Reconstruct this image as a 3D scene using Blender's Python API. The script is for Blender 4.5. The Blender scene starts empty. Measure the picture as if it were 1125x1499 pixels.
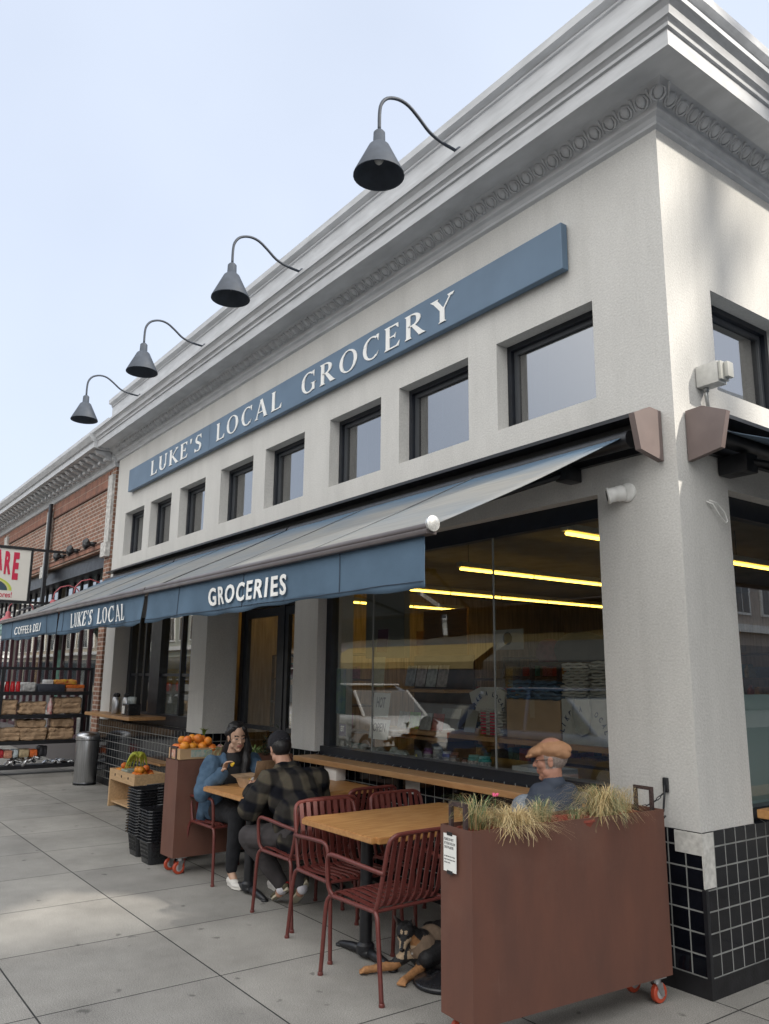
import bpy, bmesh, math, random
from mathutils import Vector, Matrix, noise, Euler
R = math.radians
random.seed(7)
scene = bpy.context.scene
# ------------------------------------------------------------------ camera
cam = bpy.data.objects.new('camera', bpy.data.cameras.new('camera'))
scene.collection.objects.link(cam); scene.camera = cam
cam.data.sensor_fit = 'VERTICAL'; cam.data.sensor_height = 36.0
cam.data.lens = 1175.58/1499*36; cam.data.clip_start = 0.05; cam.data.clip_end = 600
YAW, PIT, ROL = R(53.777), R(11.569), R(0.587)
_F = Vector((-math.sin(YAW)*math.cos(PIT), math.cos(YAW)*math.cos(PIT), math.sin(PIT)))
_Rt = Vector((math.cos(YAW), math.sin(YAW), 0)); _U = _Rt.cross(_F)
_R2 = _Rt*math.cos(ROL)+_U*math.sin(ROL); _U2 = _U*math.cos(ROL)-_Rt*math.sin(ROL)
cam.matrix_world = Matrix(((_R2.x,_U2.x,-_F.x,2.7113),(_R2.y,_U2.y,-_F.y,-4.1515),(_R2.z,_U2.z,-_F.z,1.65),(0,0,0,1)))
# ------------------------------------------------------------------ sky and sun
SUN = Vector((1.0, 0.48, 0.78)).normalized()          # direction towards the sun
el = math.asin(SUN.z); az = math.atan2(SUN.x, SUN.y)
world = bpy.data.worlds.new('World'); scene.world = world; world.use_nodes = True
nt = world.node_tree; bg = nt.nodes['Background']
sky = nt.nodes.new('ShaderNodeTexSky'); sky.sky_type = 'NISHITA'; sky.sun_disc = False
sky.sun_elevation = el; sky.sun_rotation = az
sky.air_density = 1.0; sky.dust_density = 3.0; sky.ozone_density = 1.5
veil = nt.nodes.new('ShaderNodeMix'); veil.data_type = 'RGBA'; veil.inputs[0].default_value = 0.74
veil.inputs[7].default_value = (7.6, 8.4, 9.9, 1)      # thin high cloud veil
tcw = nt.nodes.new('ShaderNodeTexCoord'); nzw = nt.nodes.new('ShaderNodeTexNoise')
nzw.inputs['Scale'].default_value = 1.6; nzw.inputs['Detail'].default_value = 4
mrw = nt.nodes.new('ShaderNodeMapRange'); mrw.inputs[1].default_value = .3; mrw.inputs[2].default_value = .7
mrw.inputs[3].default_value = .70; mrw.inputs[4].default_value = .84
nt.links.new(tcw.outputs['Generated'], nzw.inputs['Vector']); nt.links.new(nzw.outputs['Fac'], mrw.inputs[0])
nt.links.new(mrw.outputs[0], veil.inputs[0])
nt.links.new(sky.outputs[0], veil.inputs[6]); nt.links.new(veil.outputs[2], bg.inputs[0])
# brighter sky added overhead and towards the street side to light the shaded facade
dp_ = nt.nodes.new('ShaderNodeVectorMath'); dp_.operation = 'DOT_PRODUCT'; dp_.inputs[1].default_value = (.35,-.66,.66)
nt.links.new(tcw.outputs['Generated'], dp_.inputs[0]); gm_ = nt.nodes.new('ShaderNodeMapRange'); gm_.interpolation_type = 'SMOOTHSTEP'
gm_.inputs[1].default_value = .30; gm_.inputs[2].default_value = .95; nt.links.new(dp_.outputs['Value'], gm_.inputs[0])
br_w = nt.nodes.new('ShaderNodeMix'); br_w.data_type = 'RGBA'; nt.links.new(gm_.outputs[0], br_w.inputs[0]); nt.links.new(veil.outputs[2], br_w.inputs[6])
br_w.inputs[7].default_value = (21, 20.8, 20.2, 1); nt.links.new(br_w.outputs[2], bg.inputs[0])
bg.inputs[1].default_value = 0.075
sl = bpy.data.lights.new('sun', 'SUN'); sl.energy = 3.0; sl.angle = R(2.0); sl.color = (1, .93, .82)
so = bpy.data.objects.new('sun', sl); scene.collection.objects.link(so)
so.rotation_euler = (-SUN).to_track_quat('-Z', 'Y').to_euler()
vs = scene.view_settings; vs.view_transform = 'Standard'; vs.look = 'None'; vs.exposure = 0.74; vs.gamma = 1
scene.render.engine = 'CYCLES'
scene.cycles.max_bounces = 8; scene.cycles.transparent_max_bounces = 16; scene.cycles.use_denoising = True
scene.cycles.sample_clamp_indirect = 6
C = scene.collection
# ------------------------------------------------------------------ materials
MATS = {}
def mat(name, col, rough=.6, metal=0, noise_s=0, noise_a=.0, bump=0, bump_s=80, spec=None, emit=None, es=1, col2=None, detail=6, stretch=None, dist=.003):
    if name in MATS: return MATS[name]
    m = bpy.data.materials.new(name); m.use_nodes = True; n = m.node_tree; p = n.nodes['Principled BSDF']
    p.inputs['Base Color'].default_value = (*col, 1); p.inputs['Roughness'].default_value = rough
    p.inputs['Metallic'].default_value = metal
    if spec is not None: p.inputs['Specular IOR Level'].default_value = spec
    if emit: p.inputs['Emission Color'].default_value = (*emit, 1); p.inputs['Emission Strength'].default_value = es
    tc = n.nodes.new('ShaderNodeTexCoord'); vec = tc.outputs['Object']
    if stretch:
        mp = n.nodes.new('ShaderNodeMapping'); mp.inputs['Scale'].default_value = stretch
        n.links.new(vec, mp.inputs[0]); vec = mp.outputs[0]
    if noise_s:
        nz = n.nodes.new('ShaderNodeTexNoise'); nz.inputs['Scale'].default_value = noise_s; nz.inputs['Detail'].default_value = detail
        n.links.new(vec, nz.inputs['Vector'])
        cr = n.nodes.new('ShaderNodeMapRange'); cr.inputs[1].default_value = .3; cr.inputs[2].default_value = .7
        n.links.new(nz.outputs['Fac'], cr.inputs[0])
        mx = n.nodes.new('ShaderNodeMix'); mx.data_type = 'RGBA'
        c2 = col2 if col2 else tuple(c*(1-noise_a) for c in col)
        c1 = col if col2 else tuple(min(1, c*(1+noise_a)) for c in col)
        mx.inputs[6].default_value = (*c1, 1); mx.inputs[7].default_value = (*c2, 1)
        n.links.new(cr.outputs[0], mx.inputs[0]); n.links.new(mx.outputs[2], p.inputs['Base Color'])
        rr = n.nodes.new('ShaderNodeMapRange'); rr.inputs[3].default_value = max(.02, rough-.08); rr.inputs[4].default_value = min(1, rough+.1)
        n.links.new(nz.outputs['Fac'], rr.inputs[0]); n.links.new(rr.outputs[0], p.inputs['Roughness'])
    if bump:
        nb = n.nodes.new('ShaderNodeTexNoise'); nb.inputs['Scale'].default_value = bump_s; nb.inputs['Detail'].default_value = 4
        n.links.new(vec, nb.inputs['Vector'])
        b = n.nodes.new('ShaderNodeBump'); b.inputs['Strength'].default_value = bump; b.inputs['Distance'].default_value = dist
        n.links.new(nb.outputs['Fac'], b.inputs['Height']); n.links.new(b.outputs[0], p.inputs['Normal'])
    MATS[name] = m; return m
def grid_mat(name, col, col2, mort, w, h, ms, off=0., rough=.3, ground=False, vary=.0, bump=.5, noise_a=.2, spec=.5, mrough=.9, shift=(0,0), bias=0):
    """brick/tile/slab pattern in metres: u = x+y (walls) or x (ground), v = z or y"""
    m = bpy.data.materials.new(name); m.use_nodes = True; n = m.node_tree; L = n.links.new; p = n.nodes['Principled BSDF']
    ge = n.nodes.new('ShaderNodeNewGeometry'); sx = n.nodes.new('ShaderNodeSeparateXYZ'); L(ge.outputs['Position'], sx.inputs[0])
    cb = n.nodes.new('ShaderNodeCombineXYZ')
    if ground:
        a1 = n.nodes.new('ShaderNodeMath'); a1.inputs[1].default_value = shift[0]; L(sx.outputs[0], a1.inputs[0])
        a2 = n.nodes.new('ShaderNodeMath'); a2.inputs[1].default_value = shift[1]; L(sx.outputs[1], a2.inputs[0])
        L(a1.outputs[0], cb.inputs[0]); L(a2.outputs[0], cb.inputs[1])
    else:
        a1 = n.nodes.new('ShaderNodeMath'); L(sx.outputs[0], a1.inputs[0]); L(sx.outputs[1], a1.inputs[1])
        a2 = n.nodes.new('ShaderNodeMath'); a2.inputs[1].default_value = shift[1]; L(sx.outputs[2], a2.inputs[0])
        L(a1.outputs[0], cb.inputs[0]); L(a2.outputs[0], cb.inputs[1])
    br = n.nodes.new('ShaderNodeTexBrick'); br.offset = off; br.inputs['Scale'].default_value = 1
    br.inputs['Brick Width'].default_value = w; br.inputs['Row Height'].default_value = h
    br.inputs['Mortar Size'].default_value = ms; br.inputs['Mortar Smooth'].default_value = .15; br.inputs['Bias'].default_value = bias
    br.inputs['Color1'].default_value = (*col, 1); br.inputs['Color2'].default_value = (*col2, 1); br.inputs['Mortar'].default_value = (*mort, 1)
    L(cb.outputs[0], br.inputs['Vector'])
    nz = n.nodes.new('ShaderNodeTexNoise'); nz.inputs['Scale'].default_value = 1.7 if ground else 5; nz.inputs['Detail'].default_value = 8
    nz.inputs['Roughness'].default_value = .65; L(ge.outputs['Position'], nz.inputs['Vector'])
    mr = n.nodes.new('ShaderNodeMapRange'); mr.inputs[1].default_value = .3; mr.inputs[2].default_value = .7
    mr.inputs[3].default_value = 1-noise_a; mr.inputs[4].default_value = 1+noise_a; L(nz.outputs['Fac'], mr.inputs[0])
    mu = n.nodes.new('ShaderNodeMix'); mu.data_type = 'RGBA'; mu.blend_type = 'MULTIPLY'; mu.inputs[0].default_value = 1
    L(br.outputs['Color'], mu.inputs[6]); L(mr.outputs[0], mu.inputs[7]); out = mu.outputs[2]
    if ground:
        n2 = n.nodes.new('ShaderNodeTexNoise'); n2.inputs['Scale'].default_value = 170; n2.inputs['Detail'].default_value = 2; L(ge.outputs['Position'], n2.inputs['Vector'])
        m2 = n.nodes.new('ShaderNodeMapRange'); m2.inputs[1].default_value = .3; m2.inputs[2].default_value = .7; m2.inputs[3].default_value = .60; m2.inputs[4].default_value = 1.38; L(n2.outputs['Fac'], m2.inputs[0])
        mm = n.nodes.new('ShaderNodeMix'); mm.data_type = 'RGBA'; mm.blend_type = 'MULTIPLY'; mm.inputs[0].default_value = 1; L(out, mm.inputs[6]); L(m2.outputs[0], mm.inputs[7]); out = mm.outputs[2]
        # old gum and drip spots
        nw = n.nodes.new('ShaderNodeTexNoise'); nw.inputs['Scale'].default_value = 9; L(ge.outputs['Position'], nw.inputs['Vector'])
        va = n.nodes.new('ShaderNodeVectorMath'); va.operation = 'MULTIPLY_ADD'; va.inputs[1].default_value = (.12,.12,.12)
        L(nw.outputs['Color'], va.inputs[0]); L(ge.outputs['Position'], va.inputs[2])
        vo = n.nodes.new('ShaderNodeTexVoronoi'); vo.inputs['Scale'].default_value = 4.3; L(va.outputs[0], vo.inputs['Vector'])
        m3 = n.nodes.new('ShaderNodeMapRange'); m3.inputs[1].default_value = .07; m3.inputs[2].default_value = .13; m3.inputs[3].default_value = .55; m3.inputs[4].default_value = 1; L(vo.outputs['Distance'], m3.inputs[0])
        m4 = n.nodes.new('ShaderNodeMix'); m4.data_type = 'RGBA'; m4.blend_type = 'MULTIPLY'; m4.inputs[0].default_value = 1; L(out, m4.inputs[6]); L(m3.outputs[0], m4.inputs[7]); out = m4.outputs[2]
    L(out, p.inputs['Base Color'])
    mr2 = n.nodes.new('ShaderNodeMapRange'); mr2.inputs[3].default_value = rough; mr2.inputs[4].default_value = mrough
    L(br.outputs['Fac'], mr2.inputs[0]); L(mr2.outputs[0], p.inputs['Roughness']); p.inputs['Specular IOR Level'].default_value = spec
    b = n.nodes.new('ShaderNodeBump'); b.invert = True; b.inputs['Strength'].default_value = bump; b.inputs['Distance'].default_value = .004
    L(br.outputs['Fac'], b.inputs['Height'])
    b2 = n.nodes.new('ShaderNodeBump'); b2.inputs['Strength'].default_value = .25 if not ground else .5; b2.inputs['Distance'].default_value = .002
    n5 = n.nodes.new('ShaderNodeTexNoise'); n5.inputs['Scale'].default_value = 14 if (not ground and rough < .4) else 150; L(ge.outputs['Position'], n5.inputs['Vector'])
    L(n5.outputs['Fac'], b2.inputs['Height']); L(b.outputs[0], b2.inputs['Normal']); L(b2.outputs[0], p.inputs['Normal'])
    MATS[name] = m; return m
def glass_mat(name, tint=(.92,.95,.95), base_f=.0, ior=1.5, rough=0.0):
    m = bpy.data.materials.new(name); m.use_nodes = True; n = m.node_tree; L = n.links.new
    for x in list(n.nodes): n.nodes.remove(x)
    o = n.nodes.new('ShaderNodeOutputMaterial'); t = n.nodes.new('ShaderNodeBsdfTransparent'); t.inputs[0].default_value = (*tint, 1)
    g = n.nodes.new('ShaderNodeBsdfGlossy'); g.inputs['Roughness'].default_value = rough; g.inputs[0].default_value = (1,1,1,1)
    f = n.nodes.new('ShaderNodeFresnel'); ge = n.nodes.new('ShaderNodeNewGeometry'); io = n.nodes.new('ShaderNodeMapRange')
    io.inputs[3].default_value = ior; io.inputs[4].default_value = 1/ior; L(ge.outputs['Backfacing'], io.inputs[0]); L(io.outputs[0], f.inputs[0])
    mr = n.nodes.new('ShaderNodeMapRange'); mr.inputs[3].default_value = base_f; mr.inputs[4].default_value = 1; mr.clamp = True
    tc = n.nodes.new('ShaderNodeTexCoord'); nz = n.nodes.new('ShaderNodeTexNoise'); nz.inputs['Scale'].default_value = 1.1; nz.inputs['Detail'].default_value = 1
    L(tc.outputs['Object'], nz.inputs['Vector'])
    bp = n.nodes.new('ShaderNodeBump'); bp.inputs['Strength'].default_value = .15; bp.inputs['Distance'].default_value = .006
    L(nz.outputs['Fac'], bp.inputs['Height']); L(bp.outputs[0], g.inputs['Normal'])
    mx = n.nodes.new('ShaderNodeMixShader'); L(f.outputs[0], mr.inputs[0]); L(mr.outputs[0], mx.inputs[0]); L(t.outputs[0], mx.inputs[1]); L(g.outputs[0], mx.inputs[2]); L(mx.outputs[0], o.inputs[0])
    MATS[name] = m; return m
def stucco(name, col, grime=.10):
    m = mat(name, col, .92, spec=.2); n = m.node_tree; L = n.links.new; p = n.nodes['Principled BSDF']
    ge = n.nodes.new('ShaderNodeNewGeometry')
    a = n.nodes.new('ShaderNodeTexNoise'); a.inputs['Scale'].default_value = 1.3; a.inputs['Detail'].default_value = 8; a.inputs['Roughness'].default_value = .7
    mp = n.nodes.new('ShaderNodeMapping'); mp.inputs['Scale'].default_value = (1.6,1.6,.55); L(ge.outputs['Position'], mp.inputs[0]); L(mp.outputs[0], a.inputs['Vector'])
    mr = n.nodes.new('ShaderNodeMapRange'); mr.inputs[1].default_value = .3; mr.inputs[2].default_value = .7; mr.inputs[3].default_value = 1-grime; mr.inputs[4].default_value = 1+grime*.6; L(a.outputs['Fac'], mr.inputs[0])
    f = n.nodes.new('ShaderNodeTexNoise'); f.inputs['Scale'].default_value = 75; f.inputs['Detail'].default_value = 3; L(ge.outputs['Position'], f.inputs['Vector'])
    mf = n.nodes.new('ShaderNodeMapRange'); mf.inputs[1].default_value = .3; mf.inputs[2].default_value = .7; mf.inputs[3].default_value = .90; mf.inputs[4].default_value = 1.07; L(f.outputs['Fac'], mf.inputs[0])
    q = n.nodes.new('ShaderNodeMath'); q.operation = 'MULTIPLY'; L(mr.outputs[0], q.inputs[0]); L(mf.outputs[0], q.inputs[1])
    mu = n.nodes.new('ShaderNodeMix'); mu.data_type = 'RGBA'; mu.blend_type = 'MULTIPLY'; mu.inputs[0].default_value = 1; mu.inputs[6].default_value = (*col, 1); L(q.outputs[0], mu.inputs[7]); L(mu.outputs[2], p.inputs['Base Color'])
    # faint vertical rain streaks in the paint
    s1 = n.nodes.new('ShaderNodeMapping'); s1.inputs['Scale'].default_value = (9,9,.35); L(ge.outputs['Position'], s1.inputs[0]); s2 = n.nodes.new('ShaderNodeTexNoise'); s2.inputs['Scale'].default_value = 1; s2.inputs['Detail'].default_value = 6; L(s1.outputs[0], s2.inputs['Vector'])
    s3 = n.nodes.new('ShaderNodeMapRange'); s3.inputs[1].default_value = .52; s3.inputs[2].default_value = .78; s3.inputs[3].default_value = 1; s3.inputs[4].default_value = .95; L(s2.outputs['Fac'], s3.inputs[0])
    s4 = n.nodes.new('ShaderNodeMix'); s4.data_type = 'RGBA'; s4.blend_type = 'MULTIPLY'; s4.inputs[0].default_value = 1; L(mu.outputs[2], s4.inputs[6]); L(s3.outputs[0], s4.inputs[7]); L(s4.outputs[2], p.inputs['Base Color'])
    b = n.nodes.new('ShaderNodeBump'); b.inputs['Strength'].default_value = .5; b.inputs['Distance'].default_value = .005; L(f.outputs['Fac'], b.inputs['Height']); L(b.outputs[0], p.inputs['Normal'])
    return m
STUCCO = stucco('stucco_paint', (.58,.572,.55)); 
TRIM = mat('cornice_paint', (.50,.51,.525), .5, noise_s=7, noise_a=.13, bump=.3, bump_s=30, stretch=(.5,1,2.5))
TILE = grid_mat('black_tile', (.004,.005,.008), (.007,.008,.012), (.24,.245,.235), .108, .108, .0045, rough=.08, bump=.6, noise_a=.35, shift=(0,.006))
BRICK = grid_mat('red_brick', (.29,.14,.09), (.19,.095,.065), (.42,.36,.31), .215, .072, .010, off=.5, rough=.85, bump=.8, noise_a=.25)
SOLDIER = grid_mat('soldier_brick', (.29,.12,.075), (.20,.085,.06), (.36,.27,.22), .075, .26, .007, rough=.85, bump=.8, noise_a=.25)
PAVE = grid_mat('pavement_concrete', (.275,.264,.243), (.23,.222,.207), (.035,.035,.034), .97, .98, .0048, rough=.78, ground=True, bump=.9, noise_a=.22, shift=(1.79+.97*60, 1.96+.98*60), spec=.3)
ASPH = mat('asphalt', (.055,.055,.056), .9, noise_s=3, noise_a=.2, bump=.6, bump_s=200)
FRAME = mat('black_window_frame', (.010,.013,.020), .35, noise_s=9, noise_a=.3)
PAINTBLUE = mat('blue_sign_paint', (.10,.16,.235), .42, noise_s=2.5, noise_a=.10)
LETTER = mat('white_lettering', (.86,.86,.84), .5)
GLASS = glass_mat('shop_glass', (.93,.95,.94), .05)
GLASSUP = glass_mat('upper_glass', (.36,.38,.40), .27)
BLACKM = mat('black_metal', (.012,.013,.016), .4, noise_s=20, noise_a=.3)
GREYLAMP = mat('grey_lamp_enamel', (.032,.042,.060), .6, noise_s=14, noise_a=.15, bump=.1)
MAROON = mat('maroon_powder_coat', (.125,.030,.025), .40, noise_s=40, noise_a=.15, bump=.12, bump_s=300)
RUST = mat('brown_steel', (.150,.066,.046), .55, noise_s=5, col2=(.112,.054,.041), bump=.12, bump_s=60, detail=12, spec=.35, stretch=(1.3,1.3,.45))
def scuffs(m, amt=.35):
    # scratches, drips and dusty scuffs that belong to the steel itself
    n = m.node_tree; L = n.links.new; p = n.nodes['Principled BSDF']; src = p.inputs['Base Color'].links[0].from_socket; ge = n.nodes.new('ShaderNodeNewGeometry')
    for sc, st, lo, hi, col in ((1,(30,30,1.3),.66,.80,(.26,.18,.14)),(1,(5,5,34),.70,.82,(.05,.03,.025)),(7,(1,1,1),.64,.78,(.07,.038,.03)),(1.6,(1,1,1.4),.50,.75,(.17,.095,.07))):
        mp = n.nodes.new('ShaderNodeMapping'); mp.inputs['Scale'].default_value = st; L(ge.outputs['Position'], mp.inputs[0]); nz = n.nodes.new('ShaderNodeTexNoise'); nz.inputs['Scale'].default_value = sc; nz.inputs['Detail'].default_value = 9; nz.inputs['Roughness'].default_value = .7; L(mp.outputs[0], nz.inputs['Vector'])
        mr = n.nodes.new('ShaderNodeMapRange'); mr.inputs[1].default_value = lo; mr.inputs[2].default_value = hi; mr.inputs[4].default_value = amt; L(nz.outputs['Fac'], mr.inputs[0]); mx = n.nodes.new('ShaderNodeMix'); mx.data_type = 'RGBA'; L(mr.outputs[0], mx.inputs[0]); L(src, mx.inputs[6]); mx.inputs[7].default_value = (*col, 1); src = mx.outputs[2]
    L(src, p.inputs['Base Color'])
scuffs(RUST, .55)
WOOD = mat('oiled_wood', (.50,.27,.10), .42, noise_s=5, col2=(.36,.165,.055), bump=.1, bump_s=60, stretch=(9,1.2,9), detail=8)
WOODX = mat('oiled_wood_long', (.47,.27,.12), .45, noise_s=5, col2=(.36,.19,.08), bump=.1, stretch=(1.2,9,9), detail=8)
PLY = mat('pale_wood', (.50,.33,.18), .6, noise_s=7, noise_a=.15, stretch=(1,6,6))
ENDCAP = mat('bronze_cover', (.15,.115,.108), .5, noise_s=8, noise_a=.1)
CHROME = mat('zinc', (.55,.56,.58), .3, metal=1, noise_s=30, noise_a=.2)
SS = mat('brushed_steel', (.50,.51,.53), .30, metal=1, noise_s=14, noise_a=.2, stretch=(5,5,.2))
BLKPL = mat('black_plastic', (.014,.015,.018), .24, noise_s=30, noise_a=.2)
CASTER = mat('orange_wheel', (.42,.06,.025), .5)
WHITEP = mat('white_paint', (.72,.72,.70), .5, noise_s=12, noise_a=.12)
PAPER = mat('paper', (.78,.78,.75), .8, noise_s=15, noise_a=.05)
INK = mat('ink', (.03,.03,.04), .7)
CARD = mat('cardboard', (.40,.26,.14), .8, noise_s=8, noise_a=.10, bump=.1)
KRAFT = mat('kraft_paper', (.38,.255,.155), .75, noise_s=12, noise_a=.25, bump=.9, bump_s=18, dist=.02)
DARKWALL = mat('dark_wood_wall', (.34,.26,.19), .6, noise_s=4, noise_a=.35, stretch=(6,6,.5))
CEIL = mat('dark_ceiling', (.30,.26,.20), .8, noise_s=3, noise_a=.2)
FLOORI = mat('shop_floor', (.25,.23,.20), .5, noise_s=3, noise_a=.2)
# ------------------------------------------------------------------ mesh helpers
def link(name, verts, faces, m=None, parent=None, smooth=False, mats=None, midx=None):
    me = bpy.data.meshes.new(name); me.from_pydata([tuple(v) for v in verts], [], faces)
    if mats:
        for q in mats: me.materials.append(q)
        if midx: me.polygons.foreach_set('material_index', midx)
    elif m: me.materials.append(m)
    if smooth: me.polygons.foreach_set('use_smooth', [True]*len(me.polygons))
    me.update(); o = bpy.data.objects.new(name, me); C.objects.link(o)
    if parent: o.parent = parent
    return o
class MB:
    def __init__(s): s.v = []; s.f = []; s.m = []; s.cm = 0
    def add(s, vs, fs):
        b = len(s.v); s.v += [Vector(v) for v in vs]; s.f += [tuple(i+b for i in f) for f in fs]; s.m += [s.cm]*len(fs); return s
    def box(s, x0, x1, y0, y1, z0, z1, M=None):
        vs = [Vector((x,y,z)) for x in (x0,x1) for y in (y0,y1) for z in (z0,z1)]
        if M: vs = [M @ v for v in vs]
        return s.add(vs, [(0,1,3,2),(4,6,7,5),(0,4,5,1),(2,3,7,6),(0,2,6,4),(1,5,7,3)])
    def rbox(s, x0, x1, y0, y1, z0, z1, r=.01, M=None):
        bm = bmesh.new(); bmesh.ops.create_cube(bm, size=1)
        for v in bm.verts: v.co = Vector(((x0+x1)/2+v.co.x*(x1-x0), (y0+y1)/2+v.co.y*(y1-y0), (z0+z1)/2+v.co.z*(z1-z0)))
        bmesh.ops.bevel(bm, geom=list(bm.edges), offset=r, segments=2, affect='EDGES', profile=.6)
        if M: bmesh.ops.transform(bm, matrix=M, verts=bm.verts)
        bm.verts.index_update(); s.add([v.co.copy() for v in bm.verts], [tuple(v.index for v in f.verts) for f in bm.faces]); bm.free(); return s
    def tube(s, pts, r, n=10, caps=True, flat=None):
        pts = [Vector(p) for p in pts]; k = len(pts); rr = r if isinstance(r, (list,tuple)) else [r]*k
        t0 = (pts[1]-pts[0]).normalized(); a = Vector((0,0,1)) if abs(t0.z) < .9 else Vector((1,0,0)); u = t0.cross(a).normalized(); vs = []
        for i, p in enumerate(pts):
            t = (pts[min(i+1,k-1)]-pts[max(i-1,0)]).normalized(); u = (u - t*u.dot(t)).normalized(); w = t.cross(u)
            fx, fy = flat if flat else (1,1)
            for j in range(n):
                an = 2*math.pi*j/n; vs.append(p+(u*math.cos(an)*fx+w*math.sin(an)*fy)*rr[i])
        fs = [(i*n+j, i*n+(j+1)%n, (i+1)*n+(j+1)%n, (i+1)*n+j) for i in range(k-1) for j in range(n)]
        if caps: fs += [tuple(range(n))[::-1], tuple((k-1)*n+j for j in range(n))]
        return s.add(vs, fs)
    def lathe(s, prof, c=(0,0,0), n=24, M=None, caps=True):
        vs = []; c = Vector(c)
        for r_, z in prof:
            for j in range(n):
                a = 2*math.pi*j/n; v = Vector((r_*math.cos(a), r_*math.sin(a), z)); vs.append((M @ v if M else v)+c)
        k = len(prof); fs = [(i*n+j, i*n+(j+1)%n, (i+1)*n+(j+1)%n, (i+1)*n+j) for i in range(k-1) for j in range(n)]
        if caps: fs += [tuple(range(n))[::-1], tuple((k-1)*n+j for j in range(n))]
        return s.add(vs, fs)
    def ell(s, c, r, M=None, n=12, m=8):
        c = Vector(c); vs = []
        if isinstance(r, (int,float)): r = (r,r,r)
        for i in range(1, m):
            th = math.pi*i/m
            for j in range(n):
                a = 2*math.pi*j/n; v = Vector((r[0]*math.sin(th)*math.cos(a), r[1]*math.sin(th)*math.sin(a), r[2]*math.cos(th))); vs.append((M @ v if M else v)+c)
        t = Vector((0,0,r[2])); vs += [(M @ t if M else t)+c, (M @ -t if M else -t)+c]; T = len(vs)-2; B = T+1
        fs = [(i*n+j, (i+1)*n+j, (i+1)*n+(j+1)%n, i*n+(j+1)%n) for i in range(m-2) for j in range(n)]
        fs += [(T, j, (j+1)%n) for j in range(n)] + [(B, (m-2)*n+(j+1)%n, (m-2)*n+j) for j in range(n)]
        return s.add(vs, fs)
    def cap(s, a, b, ra, rb, n=14):
        """tapered capsule"""
        a = Vector(a); b = Vector(b); d = (b-a); L = d.length
        if L < 1e-6: return s.ell(a, ra)
        t = d/L; pts = []; rr = []
        for k in range(5):
            an = math.pi/2*(k+.25)/5.25; pts.append(a-t*ra*math.cos(an)); rr.append(ra*math.sin(an))
        pts.append(a); rr.append(ra); pts.append(b); rr.append(rb)
        for k in range(4,-1,-1):
            an = math.pi/2*(k+.25)/5.25; pts.append(b+t*rb*math.cos(an)); rr.append(rb*math.sin(an))
        return s.tube(pts, rr, n)
    def prism(s, poly, ax, a0, a1):
        """extrude 2-D polygon along axis: ax 'x' -> poly (y,z); 'y' -> (x,z); 'z' -> (x,y)"""
        def P(p, a): return {'x': (a,p[0],p[1]), 'y': (p[0],a,p[1]), 'z': (p[0],p[1],a)}[ax]
        n = len(poly); vs = [P(p,a0) for p in poly]+[P(p,a1) for p in poly]
        return s.add(vs, [tuple(range(n))[::-1], tuple(range(n,2*n))]+[(i,(i+1)%n,n+(i+1)%n,n+i) for i in range(n)])
    def build(s, name, m=None, parent=None, smooth=False, fix=True, mats=None, auto=None):
        o = link(name, s.v, s.f, m, parent, smooth, mats, s.m if mats else None)
        if fix:
            bm = bmesh.new(); bm.from_mesh(o.data); bmesh.ops.recalc_face_normals(bm, faces=bm.faces)
            if auto:
                for e in bm.edges:
                    if len(e.link_faces) == 2 and e.calc_face_angle(0) > R(auto): e.smooth = False
            bm.to_mesh(o.data); bm.free()
        if auto: o.data.polygons.foreach_set('use_smooth', [True]*len(o.data.polygons))
        return o
def tag(o, label, cat, group=None, kind=None):
    if label: o['label'] = label
    if cat: o['category'] = cat
    if group: o['group'] = group
    if kind: o['kind'] = kind
    return o
def thing(name, loc=(0,0,0), label=None, cat=None, group=None, rz=0):
    o = bpy.data.objects.new(name, None); o.empty_display_size = .2; C.objects.link(o); o.location = loc; o.rotation_euler = (0,0,rz)
    return tag(o, label, cat, group)
def dup(root, loc, rz=0, label=None, group=None, scale=None):
    r = root.copy(); C.objects.link(r); r.location = loc; r.rotation_euler = (0,0,rz)
    if label: r['label'] = label
    if group: r['group'] = group
    if scale: r.scale = scale
    for ch in list(root.children):
        c = ch.copy(); C.objects.link(c); c.parent = r
        for g in list(ch.children):
            d = g.copy(); C.objects.link(d); d.parent = c
    return r
def rebase(o, loc, children=()):
    """shift a world-space mesh so its origin is at loc"""
    for v in o.data.vertices: v.co -= Vector(loc)
    o.location = loc
    return o
def remesh(mb, name, voxel, smooth=3, parent=None, m=None, mats=None, classify=None, disp=None, fac=.5):
    o = link('tmp_'+name, mb.v, mb.f); bm = bmesh.new(); bm.from_mesh(o.data); bmesh.ops.recalc_face_normals(bm, faces=bm.faces); bm.to_mesh(o.data); bm.free()
    md = o.modifiers.new('r','REMESH'); md.mode = 'VOXEL'; md.voxel_size = voxel; md.use_smooth_shade = True
    if smooth:
        ms = o.modifiers.new('s','SMOOTH'); ms.factor = fac; ms.iterations = smooth
    dg = bpy.context.evaluated_depsgraph_get(); dg.update()
    me = bpy.data.meshes.new_from_object(o.evaluated_get(dg)); bpy.data.objects.remove(o)
    me.name = name
    if disp:
        ns = [v.normal.copy() for v in me.vertices]
        for v, nn in zip(me.vertices, ns): v.co += nn*disp(v.co)
    me.materials.clear()
    for q in (mats or [m]): me.materials.append(q)
    if classify:
        for p in me.polygons: p.material_index = classify(p.center)
    me.polygons.foreach_set('use_smooth', [True]*len(me.polygons)); me.update()
    n = bpy.data.objects.new(name, me); C.objects.link(n)
    if parent: n.parent = parent
    return n
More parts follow.
